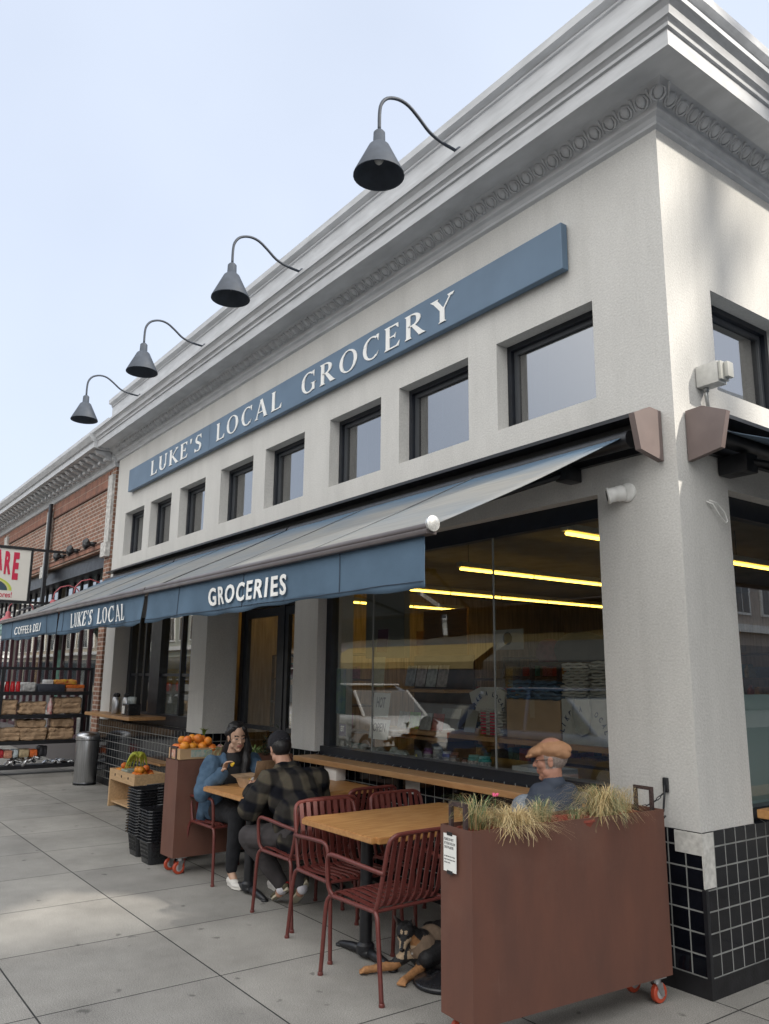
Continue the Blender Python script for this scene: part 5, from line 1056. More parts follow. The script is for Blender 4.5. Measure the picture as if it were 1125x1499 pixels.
# ================================================================== produce
ORG = mat('orange_peel', (.66,.17,.02), .5, noise_s=9, noise_a=.15, bump=.3, bump_s=220)
_n = ORG.node_tree; _oi = _n.nodes.new('ShaderNodeObjectInfo'); _hs = _n.nodes.new('ShaderNodeHueSaturation'); _mr = _n.nodes.new('ShaderNodeMapRange'); _mr.inputs[3].default_value = .485; _mr.inputs[4].default_value = .525
_pb = _n.nodes['Principled BSDF']; _src = _pb.inputs['Base Color'].links[0].from_socket; _n.links.new(_oi.outputs['Random'], _mr.inputs[0]); _n.links.new(_mr.outputs[0], _hs.inputs['Hue']); _hs.inputs['Value'].default_value = .92; _n.links.new(_src, _hs.inputs['Color']); _n.links.new(_hs.outputs[0], _pb.inputs['Base Color'])
og0 = None
def orange(loc, label, group, r_=.040):
    global og0
    if og0 is None:
        og0 = thing('orange', loc, label, 'orange', group); MB().ell((0,0,0), (.040,.040,.038), None, 18, 12).build('fruit', ORG, og0, True); MB().lathe([(0,.036),(.004,.0365),(.005,.039),(0,.040)], (0,0,0), 8).build('stalk', mat('stem_green', (.1,.16,.05)), og0)
        return og0
    return dup(og0, loc, random.uniform(0,6), label, group, (r_/.04,)*3)
def crate(name, loc, a, b_, h, m, label, holes=False, rz=0, leg=0):
    K = thing(name, loc, label, 'crate', rz=rz); t_ = .010; q = MB(); q.box(-a,a,-b_,-b_+t_,0,h); q.box(-a,a,b_-t_,b_,0,h); q.box(-a,-a+t_,-b_+t_,b_-t_,0,h); q.box(a-t_,a,-b_+t_,b_-t_,0,h); q.box(-a+t_,a-t_,-b_+t_,b_-t_,.002,t_); q.build('box', m, K)
    return K
OB = crate('fruit_box', (-4.235,-1.11,.93), .115, .20, .09, CARD, 'cardboard fruit box full of oranges on the brown planter', rz=R(2))
MB().box(-.09,.02,-.2015,-.2005,.015,.075).build('printed_panel', mat('red_print_card', (.50,.16,.10), .6, noise_s=40, col2=(.5,.42,.33)), OB); MB().box(.1155,.1165,-.10,.10,.015,.075).build('printed_panel', mat('teal_print_card', (.14,.28,.26), .6, noise_s=40, col2=(.45,.4,.33)), OB)
rr = random.Random(12); k_ = 0
for (x, y, z) in [(-.10,-.17,.10),(-.02,-.17,.105),(.07,-.16,.10),(-.10,-.08,.115),(-.01,-.09,.13),(.08,-.07,.12),(-.09,.02,.12),(.0,.01,.14),(.09,.03,.12),(-.08,.12,.11),(.02,.11,.12),(.10,.13,.10),(-.05,-.13,.175),(.05,-.11,.18),(-.04,-.03,.19),(.05,.0,.19),(.0,.06,.18),(.11,-.16,.13),(.11,.08,.17)]:
    k_ += 1; orange((-4.235+x*.8,-1.11+y*.9,.92+z*.92), 'orange heaped in the cardboard fruit box on the planter', 'oranges heaped on the planter', rr.uniform(.036,.042))
q = MB(); rr = random.Random(5); 
for i in range(16): a = rr.uniform(0,6.3); q.add([(0,0,0),(.018*math.cos(a+1.57),.018*math.sin(a+1.57),.05),(.05*math.cos(a),.05*math.sin(a),.075),(.018*math.cos(a-1.57),.018*math.sin(a-1.57),.05)], [(0,1,2,3)])
tag(q.build('leafy_tops', mat('fresh_leaf', (.16,.24,.04), .5, noise_s=30, noise_a=.4), None, fix=False), 'tuft of green leaves on top of the heaped oranges', 'leaves').location = (-4.28,-1.02,1.10)
SO = thing('spring_onion_bunch', (-4.19,-.80,.935), 'tangled bunch of shallots and spring onions on the brown planter', 'vegetables'); q = MB(); rr = random.Random(8)
for i in range(34): a = rr.uniform(-2.8,.6); x, y = rr.uniform(-.08,.08), rr.uniform(-.14,.12); q.tube([(x,y,.03+rr.uniform(0,.05)),(x+.06*math.cos(a),y+.06*math.sin(a),.07+rr.uniform(0,.03)),(x+.12*math.cos(a),y+.12*math.sin(a),.04+rr.uniform(-.03,.02)),(x+.15*math.cos(a),y+.15*math.sin(a),-.02+rr.uniform(-.06,.04))], [.004,.0035,.003,.0015], 5)
q.build('stalks', mat('onion_stalk', (.34,.36,.20), .6, noise_s=30, noise_a=.4), SO, True); q = MB()
for i in range(22): q.ell((rr.uniform(-.08,.09),rr.uniform(-.14,.14),.04+rr.uniform(0,.06)), (.020,.016,.015), Matrix.Rotation(rr.uniform(0,3),4,'Z'), 8, 6)
q.build('bulbs', mat('shallot_skin', (.38,.20,.20), .5, noise_s=30, noise_a=.4), SO, True)
# lower wooden fruit stand
FS = thing('fruit_stand', (-7.62,-.40,0), 'pale wooden crate stand with bananas and oranges by the tiled wall', 'fruit stand'); q = MB()
a, b_ = .46, .19; zt, zl = .46, .33
q.box(-a,a,-b_,-b_+.02,zl,zt); q.box(-a,a,b_-.02,b_,zl,zt); q.box(-a,-a+.02,-b_+.02,b_-.02,zl,zt); q.box(a-.02,a,-b_+.02,b_-.02,zl,zt); q.box(-a+.02,a-.02,-b_+.02,b_-.02,zl+.02,zl+.035); sub(q.build('tray', PLY), FS).location = FS.location; 
for o in (FS.children): o.matrix_parent_inverse = Matrix(); o.location = (0,0,0)
for sx in (-1,1): MB().box(sx*(a-.02)-.02,sx*(a-.02)+.02,-b_,b_,.0,zl-.001).build('side_panel', PLY, FS)
MB().box(-a+.041,a-.041,-b_+.03,b_,.05,.07).build('shelf', PLY, FS)
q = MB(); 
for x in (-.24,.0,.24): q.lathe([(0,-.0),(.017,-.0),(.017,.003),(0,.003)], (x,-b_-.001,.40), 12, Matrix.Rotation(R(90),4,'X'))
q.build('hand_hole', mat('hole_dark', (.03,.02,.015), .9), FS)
lw = MB().rbox(-8.35,-7.35,-.21,-.01,.52,.55,.004).build('wall_shelf', WOODX); tag(lw, 'small wooden wall shelf behind the fruit stand', 'shelf')
rr = random.Random(21)
for (x, y, z) in [(.20,-.10,.0),(.29,-.11,0),(.38,-.10,0),(.24,-.02,.02),(.33,-.03,.02),(.40,.04,0),(.28,.06,.02),(.25,-.08,.065),(.34,-.07,.07),(.31,.0,.085),(-.38,-.10,0),(-.30,-.11,0),(-.22,-.10,0),(-.34,-.02,.02),(-.26,-.03,.02),(-.30,-.06,.065)]:
    orange((-7.62+x,-.40+y,.43+z), ('orange piled at the right end of the wooden fruit stand' if x > 0 else 'orange piled at the left end of the wooden fruit stand'), ('oranges right on the fruit stand' if x > 0 else 'oranges left on the fruit stand'), rr.uniform(.042,.048))
BB = thing('banana_bunch', (-7.62,-.42,.47), 'bunch of green yellow bananas on the wooden fruit stand', 'bananas'); BAN = mat('banana_skin', (.50,.46,.05), .45, noise_s=12, col2=(.30,.36,.04))
for i in range(9):
    az_ = R(-62+15.5*i+random.uniform(-4,4)); pts = []
    for k in range(9):
        t = k/8; pts.append(Vector((.10,0,.15))+Vector((-math.cos(az_)*.9,-math.sin(az_)*.75,0))*(.215*t)+Vector((0,0,.075*math.sin(math.pi*t)-.14*t*t+(.02 if i%2 else 0)*t)))
    MB().tube(pts, [.006,.012,.016,.0175,.018,.0175,.015,.010,.006], 8).build('banana', BAN, BB, True)
MB().rbox(-.13,.10,-.14,.12,-.10,.01,.01).build('tray', mat('teal_print_card', (.14,.28,.26)), BB)
# stacked shopping baskets
BK = thing('shopping_basket', (0,0,0), 'x', 'basket', 'stacked black shopping baskets'); 
def ring(x, y, z, r_, n_=5):
    out = []
    for cx, cy, a0 in ((x-r_,y-r_,0),(-x+r_,y-r_,90),(-x+r_,-y+r_,180),(x-r_,-y+r_,270)):
        for k in range(n_): a = R(a0+90*k/(n_-1)); out.append(Vector((cx+r_*math.cos(a), cy+r_*math.sin(a), z)))
    return out
q = MB(); lv = [ring(.105,.165,0,.03),ring(.112,.172,.05,.03),ring(.128,.192,.19,.035),ring(.130,.194,.20,.035),ring(.148,.212,.203,.04),ring(.150,.214,.197,.04),ring(.132,.198,.19,.035)]; n_ = len(lv[0])
q.add([p for l in lv for p in l], [(i*n_+j,i*n_+(j+1)%n_,(i+1)*n_+(j+1)%n_,(i+1)*n_+j) for i in range(len(lv)-1) for j in range(n_)]+[tuple(range(n_))])
o = q.build('body', BLKPL, BK, auto=50)
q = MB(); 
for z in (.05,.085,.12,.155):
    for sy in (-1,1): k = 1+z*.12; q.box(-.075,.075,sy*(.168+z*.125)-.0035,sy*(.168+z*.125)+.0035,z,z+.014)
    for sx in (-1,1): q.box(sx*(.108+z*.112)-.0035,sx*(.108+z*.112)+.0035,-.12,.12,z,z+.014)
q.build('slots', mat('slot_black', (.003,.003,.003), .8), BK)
MB().tube([(-.142,-.02,.205),(-.142,.17,.212),(.142,.17,.212),(.142,-.02,.205)], .006, 6).build('handle', BLKPL, BK, True)
ORDN = ('bottom','second','third','fourth','fifth','sixth','seventh','eighth','ninth','tenth','eleventh','twelfth','thirteenth','fourteenth','fifteenth','sixteenth','seventeenth')
BK.location = (-5.06,-1.15,0); BK['label'] = 'bottom black shopping basket of the taller left stack'
for i in range(1,17): dup(BK, (-5.06+random.uniform(-.004,.004),-1.15+random.uniform(-.004,.004),.0+.0245*i), R(random.uniform(-.8,.8)), ('%s basket up in the taller left stack of black baskets'%ORDN[i] if i < 16 else 'topmost basket of the taller left stack of black baskets'))
for i in range(0,11): dup(BK, (-4.68+random.uniform(-.004,.004),-1.17+random.uniform(-.004,.004),.0+.0255*i), R(random.uniform(-.8,.8)), ('bottom black shopping basket of the shorter right stack' if i == 0 else '%s basket up in the shorter right stack of black baskets'%ORDN[i] if i < 10 else 'topmost basket of the shorter right stack of black baskets'))
# bin
T_ = thing('litter_bin', (-10.27,-.24,0), 'brushed steel litter bin with domed lid at the end of the tiled wall', 'bin')
MB().lathe([(.165,.0),(.165,.03),(.155,.035),(.165,.05),(.172,.64),(.172,.66)], (0,0,0), 32).build('body', SS, T_, auto=40); MB().lathe([(.178,.655),(.180,.665),(.178,.715),(.165,.74),(.12,.765),(.06,.775),(0,.777)], (0,0,0), 32).build('lid', SS, T_, auto=40); MB().lathe([(.174,.648),(.176,.648),(.176,.656),(.174,.656)], (0,0,0), 32).build('rim_band', BLKPL, T_); MB().lathe([(.168,.0),(.170,.0),(.170,.03),(.168,.03)], (0,0,0), 28).build('base_ring', BLKPL, T_)
# outdoor merchandise rack
RK = thing('merchandise_rack', (-12.15,-1.0,0), 'black steel shelving rack loaded with kraft bags across the pavement end', 'rack')
ZS = (.14,.53,.95,1.33); YR0, YR1, XR0, XR1 = -2.75, .27, -12.35, -11.95
for x in (XR0, XR1-.05):
    for y in (YR0,-1.22,YR1-.05): sub(MB().box(x,x+.05,y,y+.05,.0,1.745).build('post', BLACKM), RK)
for z in ZS: q = MB(); q.box(XR0+.051,XR1-.051,YR0+.051,YR1-.051,z-.02,z); q.box(XR1-.05,XR1-.001,YR0+.051,-1.221,z-.05,z+.01); q.box(XR1-.05,XR1-.001,-1.169,YR1-.051,z-.05,z+.01); sub(q.build('shelf', BLACKM), RK)
q = MB(); q.box(XR0+.001,XR0+.049,YR0+.05,YR1-.051,1.70,1.745); q.box(XR1-.049,XR1-.001,YR0+.05,YR1-.051,1.70,1.745); sub(q.build('top_rail', BLACKM), RK)
def kraftbag(y, z, w_, h, label, m=KRAFT, seed=1, d=.30):
    rr = random.Random(seed); K = thing('paper_bundle', (-12.15,y,z), label, 'paper bundle', 'kraft paper bundles on the black rack'); q = MB(); q.rbox(-d/2,d/2,-w_/2,w_/2,.0,h,.02)
    for i in range(3): q.rbox(-d/2+.01,d/2+.01,-w_/2+rr.uniform(-.03,.0),w_/2-.01,h*(i+.1)/3,h*(i+.8)/3,.01)
    for i in range(7): a = rr.uniform(0,1); q.cap((d*.4,-w_/2-rr.uniform(.0,.035),h*a),(d*.3,-w_/2+.08,h*a),.012,.02,8)
    ob = remesh(q, 'bundle', .012, 2, m=m, disp=lambda c: .022*noise.noise(c*8+Vector((seed,0,0)))+.008*noise.noise(c*26)); ob.parent = K; return K
ZR = [(-.17,.54,.40,.20,1),(-.62,.54,.42,.20,2),(-1.05,.54,.44,.21,3),(-1.62,.54,.44,.2,4),(-.15,.745,.36,.14,5),(-.66,.745,.44,.13,6),(-.10,.965,.44,.27,7),(-.66,.965,.40,.20,8),(-1.10,.965,.36,.24,9),(-1.6,.965,.4,.2,10)]
LB = ('kraft bundle on the third shelf, rightmost','kraft bundle on the third shelf, second from right','kraft bundle on the third shelf, left of the middle','kraft bundle on the third shelf, at the photo edge','kraft bundle lying on top of the rightmost one on the third shelf','kraft bundle lying on top of the second one on the third shelf','tall kraft bundle on the second shelf, rightmost','kraft bundle on the second shelf behind the red bottle','crumpled kraft bundle on the second shelf toward the left','kraft bundle on the second shelf, cut by the photo edge')
for (y, z, w_, h, s_), lb in zip(ZR, LB): kraftbag(y, z, w_, h, lb, KRAFT, s_)
def goods(y0, y1, z, h, col, label, name='carton', cat='box', x0=-12.27, x1=-12.0, col2=None):
    bm_ = MB().rbox(x0,x1,y0,y1,z,z+h,.012); mt_ = (mat('g_%s'%label[:14], col, .5, noise_s=18, noise_a=.35, col2=col2)); o = bm_.build(name, mt_, None, auto=30) if name in ('carton',) else remesh(bm_, name, .011, 4, m=mt_, disp=lambda c: .014*noise.noise(c*13)+.006*noise.noise(c*34)); return tag(rebase(o, ((x0+x1)/2,(y0+y1)/2,z)), label, cat)
goods(-.62,-.18,1.335,.13,(.03,.035,.05),'dark blue open carton on the top shelf of the rack'); goods(-.15,.14,1.335,.06,(.35,.20,.14),'shallow brown carton with orange trim on the top shelf'); goods(-.16,.15,1.397,.055,(.60,.14,.02),'orange packet stack on the top shelf of the rack')
goods(-.86,-.66,1.335,.15,(.33,.33,.33),'grey bag with a round mark on the top shelf','gift_bag','bag')
goods(-.36,.02,1.455,.08,(.55,.38,.03),'yellow and red snack bags heaped on the top shelf','snack_bag','bag',col2=(.4,.05,.04)); goods(-.50,-.38,1.466,.07,(.5,.5,.5),'small white packet on the top shelf of the rack')
for i in range(6):
    y = -.93-.085*i; o = MB().lathe([(.036,0),(.038,.01),(.038,.10),(.030,.125),(.028,.155),(.031,.16),(.031,.17),(0,.171)], (-12.05,y,1.335), 14).build('sauce_jar', mat('red_jar', (.42,.015,.02), .25, noise_s=12, noise_a=.3), None, auto=40); tag(rebase(o, (-12.05,y,1.335)), 'small red glass jar in the row on the top shelf', 'jar', 'red jars on the top shelf of the rack')
o = MB().lathe([(.04,0),(.042,.01),(.042,.16),(.02,.22),(.02,.27),(0,.272)], (-11.99,-.40,.965), 14).build('red_bottle', mat('red_white_bottle', (.45,.03,.03), .3, noise_s=14, col2=(.6,.6,.58)), None, auto=40); tag(rebase(o, (-11.99,-.40,.965)), 'red and white bottle between kraft bundles on the second shelf', 'bottle')
goods(-1.05,-.93,1.20,.0,(.1,.1,.1),'x') if False else None
for i, (y0, y1, h, c_, lb) in enumerate(((-1.16,-1.06,.14,(.45,.02,.03),'red packet on the bottom shelf of the rack'),(-1.05,-.92,.12,(.50,.24,.16),'salmon packet on the bottom shelf of the rack'),(-.91,-.83,.13,(.42,.48,.50),'pale blue packet on the bottom shelf of the rack'),(-.82,-.66,.13,(.42,.33,.20),'tan packet on the bottom shelf of the rack'),(-.65,-.53,.12,(.62,.14,.03),'bright orange packet on the bottom shelf of the rack'),(-.50,-.38,.17,(.02,.02,.025),'black packet on the bottom shelf of the rack'))): goods(y0,y1,.27,h,c_,lb,'packet','packet')
q = MB(); rr = random.Random(31)
for i in range(30): q.ell((rr.uniform(-12.2,-11.98),rr.uniform(-1.5,-.5),.16+rr.uniform(0,.10)), (.07,rr.uniform(.05,.1),.03), Matrix.Rotation(rr.uniform(-1,1),4,'X'), 8, 6)
for i in range(14): q.ell((rr.uniform(-12.2,-12.0),rr.uniform(-.35,.1),.15+rr.uniform(0,.05)), (.07,.06,.025), Matrix.Rotation(rr.uniform(-1,1),4,'X'), 8, 6)
tag(rebase(remesh(q, 'foil_bags', .012, 1, m=mat('silver_foil', (.55,.56,.57), .25, metal=.8, noise_s=12, noise_a=.4, bump=1, bump_s=14, dist=.03), disp=lambda c: .012*noise.noise(c*14)), (-12.1,-1,.14)), 'crumpled silver foil bags heaped on the bottom shelf', 'foil bags')
goods(-1.25,-.45,.14,.10,(.04,.04,.05),'x') if False else None
# potted plants by the entrance
PP = thing('potted_shrub', (-4.35,-.28,0), 'dark twiggy potted plant against the column by the entrance', 'plant'); MB().lathe([(.10,0),(.13,.26),(.14,.27),(.14,.29),(.12,.29),(.11,.26),(0,.25)], (0,0,0), 18).build('pot', BLKPL, PP, auto=40); q = MB(); rr = random.Random(2); tips = []
for i in range(9):
    a = rr.uniform(0,6.3); h = rr.uniform(.62,.92); p = [(0,0,.25),(.04*math.cos(a),.04*math.sin(a),.25+h*.5),(.09*math.cos(a+.4),.09*math.sin(a+.4),.25+h)]; q.tube(p, [.006,.004,.002], 5); tips += [Vector(p[1]).lerp(Vector(p[2]), t) for t in (.0,.15,.3,.45,.6,.75,.9,1)]
q.build('stems', mat('dark_stem', (.03,.025,.02), .8), PP, True); q = MB()
for p in tips:
    for k in range(4): a = rr.uniform(0,6.3); d = Vector((math.cos(a),math.sin(a),rr.uniform(-.2,.9))); s_ = d.cross(Vector((0,0,1))).normalized()*.010; q.add([p, p+d*.022+s_, p+d*.048, p+d*.022-s_], [(0,1,2,3)])
q.build('leaves', mat('dark_leaf', (.02,.035,.018), .5), PP, fix=False)
GS = thing('green_produce_stand', (-4.85,-.30,0), 'low black stand of leafy green produce beside the entrance', 'produce stand'); MB().rbox(-.22,.22,-.16,.16,.0,.80,.01).build('stand', BLKPL, GS); q = MB(); rr = random.Random(6); strands(q, (0,0,.80), 260, .06,.17,.17,.12,.05, rr, .008); q.build('leaves', mat('salad_green', (.12,.20,.05), .5, noise_s=9, noise_a=.4), GS, fix=False)
o = MB().box(-2.62,-2.44,-.0085,-.0065,.74,.855).build('paper_notice', PAPER); tag(o, 'white paper notice on the tiles below the wooden counter', 'notice')
o = MB().rbox(-3.98,-3.78,-.13,-.03,.76,.875,.006).build('napkin_box', WHITEP, None, auto=30); tag(rebase(o, (-3.5,-.08,.765)), 'small white napkin box at the wall end of the farther table', 'box'); o.location = (-3.10,-.13,.765)
o = MB().box(-.06,.06,-.04,.04,0,.006).build('folded_menu', PAPER); o.location = (-2.98,-.62,.761); tag(o, 'folded white menu lying on the farther table', 'menu')
# ================================================================== people
SKIN_W = mat('skin_light', (.47,.30,.215), .5, noise_s=14, noise_a=.08, spec=.4); SKIN_M = mat('skin_mid', (.45,.25,.175), .5, noise_s=14, noise_a=.1, spec=.4); SKIN_O = mat('skin_older', (.42,.215,.15), .5, noise_s=16, noise_a=.16, spec=.4, bump=.3, bump_s=90)
LIP = mat('lips', (.36,.155,.125), .5); BROW = mat('brow_hair', (.025,.018,.015), .7); EYEW = mat('eye_white', (.6,.58,.55), .2); IRIS = mat('iris', (.02,.013,.01), .1); STUB = mat('stubble', (.24,.15,.12), .7)
HAIR = mat('black_hair', (.008,.007,.008), .45, noise_s=6, noise_a=.4, stretch=(12,12,1), bump=.6, bump_s=25)
def V(*a): return Vector(a)
def head(mb, c, M, s=.93):
    """adds head volumes; local +x forward, +z up"""
    T = Matrix.Translation(c) @ M @ Matrix.Scale(s, 4); Q = lambda *p: T @ Vector(p); Rm = (M @ Matrix.Scale(s, 4)).to_3x3().to_4x4()
    E = lambda p, r: mb.ell(Q(*p), r, Rm, 18, 14)
    E((-.012,0,.035), (.100,.078,.100)); E((.028,0,-.020), (.063,.060,.090)); E((.040,0,-.080), (.040,.044,.034)); E((.066,0,-.100), (.022,.024,.018))
    for y in (-1,1):
        E((.052,y*.036,-.022), (.030,.026,.026)); E((.020,y*.048,-.068), (.030,.018,.028)); E((.072,y*.030,.008), (.016,.017,.012)); E((-.008,y*.078,-.008), (.018,.008,.032)); E((-.012,y*.082,.010), (.014,.008,.014))
        mb.cap(Q(.078,y*.016,.030), Q(.068,y*.046,.026), .010*s, .008*s, 8); E((.090,y*.011,-.028), (.010,.008,.007))
    mb.cap(Q(.082,0,.018), Q(.106,0,-.024), .008*s, .0125*s, 10); mb.cap(Q(.086,-.017,-.052), Q(.086,.017,-.052), .0085*s, .0085*s, 8); mb.cap(Q(.085,-.014,-.064), Q(.085,.014,-.064), .009*s, .009*s, 8); E((.070,0,-.058), (.024,.028,.026))
    return T
def face_class(T, base=0, stub=False, age=False):
    Ti = T.inverted()
    def f(p):
        q = Ti @ p
        if q.x > .055 and abs(q.y) < .055 and -.12 < q.z < .06:
            if q.x > .074 and abs(q.y) < .026-(abs(q.z+.058)*.5) and -.070 < q.z < -.047: return 1
            if q.x > .058 and .012 < abs(q.y) < .050 and .028-.10*abs(abs(q.y)-.03) < q.z < .038-.12*abs(abs(q.y)-.03): return 2
            d = ((abs(q.y)-.031)/.0145)**2+((q.z-.006)/.0062)**2
            if d < .62: return 4 if abs(abs(q.y)-.031) < .0068 else 3
            if .62 <= d < 1.1 and q.z > .006: return 2
        return base
    return f
def hand(mb, w, d, n, s=1.0, curl=.6, side=1, grip=.0):
    """w wrist, d direction of the fingers, n palm normal (towards the palm side), side=+1/-1 thumb side"""
    d = Vector(d).normalized(); n = (Vector(n)-d*Vector(n).dot(d)).normalized(); t = d.cross(n)*side; w = Vector(w)
    M = Matrix((d, t, n)).transposed().to_4x4()
    mb.ell(w+d*.045*s, (.050*s,.038*s,.015*s), M, 12, 8); mb.ell(w+d*.062*s, (.034*s,.040*s,.013*s), M, 12, 8); mb.cap(w-d*.02, w+d*.03*s, .024*s, .022*s, 10)
    for i, (ln, off) in enumerate(((.070,.030),(.078,.010),(.073,-.010),(.056,-.029))):
        b_ = w+d*(.085*s)+t*off*s; a = curl*(.75+.12*i); p = b_; dd = d.copy()
        for k, fr in enumerate((.45,.32,.23)):
            a2 = a*(1+.25*k); dd = (dd*math.cos(a2)+n*math.sin(a2)).normalized(); nn = n
            q = p+dd*ln*s*fr; mb.cap(p, q, (.0088-.0008*k)*s, (.0082-.0010*k)*s, 8); p = q
            n2 = (n*math.cos(a2)-d*math.sin(a2)); 
            dd = dd
    tb = w+d*.025*s+t*.030*s; p1 = tb+(d*.55+t*.62+n*.45).normalized()*.038*s; p2 = p1+(d*.75+t*.05+n*.65).normalized()*.030*s; mb.cap(tb, p1, .0125*s, .0105*s, 8); mb.cap(p1, p2, .010*s, .008*s, 8)
def person(loc, label): return thing('person', loc, label, 'person')
def limb(mb, pts, rs, n=14):
    for a, b_, ra, rb in zip(pts, pts[1:], rs, rs[1:]): mb.cap(a, b_, ra, rb, n)
def folds(seed, amp=.006, sc=7, st=(1,1,1)):
    def f(c):
        q = Vector((c.x*st[0], c.y*st[1], c.z*st[2]))*sc+Vector((seed,seed*2,0)); a = noise.noise(q); b_ = noise.noise(q*2.3+Vector((4,4,4)))
        return amp*((1-abs(a)*2.2)*.8+b_*.6)
    return f
def shoe(mb, heel, toe, up, w=.044, h=.055):
    heel, toe, up = Vector(heel), Vector(toe), Vector(up).normalized(); d = (toe-heel).normalized(); s_ = d.cross(up); M = Matrix((d, s_, up)).transposed().to_4x4(); L_ = (toe-heel).length
    mb.ell(heel+d*L_*.22+up*h*.5, (L_*.25,w*.85,h*.62), M, 14, 10); mb.ell(heel+d*L_*.70+up*h*.34, (L_*.32,w,h*.40), M, 14, 10); mb.ell(heel+d*L_*.45+up*h*.45, (L_*.32,w*.86,h*.50), M, 14, 10)
def sole(mb, heel, toe, up, w=.046, h=.020):
    heel, toe, up = Vector(heel), Vector(toe), Vector(up).normalized(); d = (toe-heel).normalized(); s_ = d.cross(up); L_ = (toe-heel).length; vs = []; n_ = 20
    for z in (-.004, h):
        for i in range(n_): a = 2*math.pi*i/n_; u = math.cos(a); wd = w*(.86+.14*math.cos(a-.3))*(1-.18*(abs(u-(-.1))<.35)); vs.append(heel+d*(L_*.5+L_*.51*u)+s_*wd*math.sin(a)+up*z)
    mb.add(vs, [tuple(range(n_))[::-1], tuple(range(n_,2*n_))]+[(i,(i+1)%n_,n_+(i+1)%n_,n_+i) for i in range(n_)])
# ---------------------------------------------------------------- woman in denim jacket
W = person((-3.89,-.93,0), 'seated woman with long black hair in a blue denim jacket, holding a bite of food')
hc = V(-3.80,-.93,1.125); HM = Matrix.Rotation(R(-6),4,'Z') @ Matrix.Rotation(R(11),4,'Y') @ Matrix.Rotation(R(3),4,'X')
b_ = MB(); T = head(b_, hc, HM, .92)
b_.cap(V(-3.835,-.93,1.07), V(-3.87,-.93,.94), .050, .058); 
sr, sl_, er, el2, wr_, wl_ = V(-3.90,-1.115,.905), V(-3.86,-.75,.905), V(-3.765,-1.225,.70), V(-3.66,-.72,.765), V(-3.625,-1.125,.865), V(-3.47,-.84,.80)
b_.ell(V(-3.885,-.93,.80), (.10,.165,.16)); b_.ell(V(-3.91,-.93,.60), (.12,.16,.16)); b_.cap(sr+V(0,.03,-.02), sl_+V(0,-.03,-.02), .036, .036)
limb(b_, (sr,er,wr_), (.036,.034,.026)); limb(b_, (sl_,el2,wl_), (.036,.034,.026))
hr, hl = V(-3.89,-1.02,.53), V(-3.89,-.84,.53); kr, kl = V(-3.47,-1.06,.545), V(-3.45,-.83,.55); ar, al = V(-3.56,-1.045,.10), V(-3.30,-.82,.10)
limb(b_, (hr,kr,ar), (.075,.055,.034)); limb(b_, (hl,kl,al), (.075,.055,.034)); b_.cap(ar, ar+V(.06,0,-.06), .032, .03); b_.cap(al, al+V(.06,0,-.06), .032, .03)
hand(b_, wr_, V(.35,.05,.75), V(.75,.45,-.2), .92, .62, -1); hand(b_, wl_, V(.85,-.35,-.05), V(0,0,-1), .92, .35, 1)
def cls(p, T=T): return face_class(T)(p)
sub(remesh(b_, 'body', .0042, 2, mats=[SKIN_W, LIP, BROW, EYEW, IRIS], classify=cls), W)
# hair
h = MB(); Q = lambda *p: T @ Vector(p)
RT = (HM).to_4x4()
h.ell(Q(-.032,0,.042), (.092,.083,.092), RT, 20, 14); h.ell(Q(-.055,0,-.02), (.07,.078,.09), RT)
h.ell(Q(-.022,0,.066), (.086,.080,.074), RT, 20, 14); h.cap(Q(.034,-.050,.088), Q(-.040,-.076,.03), .024, .030); h.cap(Q(.046,-.018,.112), Q(-.03,-.05,.10), .014, .03); h.cap(Q(.044,.046,.086), Q(.012,.080,.0), .026, .030); h.cap(Q(.012,.078,.0), Q(.030,.095,-.12), .030, .045)
limb(h, (Q(-.06,-.02,-.05), V(-3.935,-.955,.98), V(-3.955,-.95,.86)), (.055,.048,.035)); limb(h, (Q(-.05,.04,-.05), V(-3.87,-.86,.97), V(-3.79,-.84,.82), V(-3.775,-.86,.70)), (.06,.065,.06,.03)); limb(h, (Q(.02,.085,-.10), V(-3.765,-.85,.92), V(-3.745,-.88,.78)), (.036,.042,.03))
sub(remesh(h, 'hair', .006, 3, m=HAIR, disp=lambda c: .0045*noise.noise(Vector((c.x*60,c.y*60,c.z*6)))), W)
# black top, trousers
k_ = MB(); k_.ell(V(-3.865,-.93,.80), (.112,.155,.17)); k_.cap(V(-3.84,-.93,.92), V(-3.85,-.93,.97), .075, .060); k_.ell(V(-3.90,-.93,.62), (.13,.165,.15))
sub(remesh(k_, 'top', .008, 3, m=mat('black_jersey', (.012,.012,.014), .85), disp=folds(1,.004)), W)
k_ = MB(); limb(k_, (hr,kr,ar+V(0,0,.03)), (.098,.070,.047)); limb(k_, (hl,kl,al+V(0,0,.03)), (.098,.070,.047)); k_.ell(V(-3.92,-.93,.53), (.13,.18,.095))
sub(remesh(k_, 'trousers', .008, 3, m=mat('black_denim', (.013,.014,.018), .9, noise_s=20, noise_a=.2, bump=.3), disp=folds(2,.004,11)), W)
def denim_mat():
    m = mat('blue_denim', (.042,.078,.128), .9, noise_s=13, col2=(.090,.145,.215), bump=.5, bump_s=300, detail=9, spec=.15); return m
DENIM = denim_mat(); k_ = MB()
k_.cap(V(-3.93,-1.08,.888), V(-3.90,-.78,.888), .080, .080); k_.ell(V(-3.95,-.94,.76), (.115,.205,.20)); k_.ell(V(-3.96,-.94,.58), (.12,.21,.17)); k_.cap(V(-4.02,-1.09,.56), V(-4.06,-1.11,.43), .055, .035); k_.cap(V(-4.03,-.85,.56), V(-4.06,-.84,.44), .06, .035)
k_.cap(V(-3.83,-1.07,.84), V(-3.82,-1.08,.62), .040, .040); k_.cap(V(-3.83,-.78,.84), V(-3.82,-.78,.62), .040, .040)
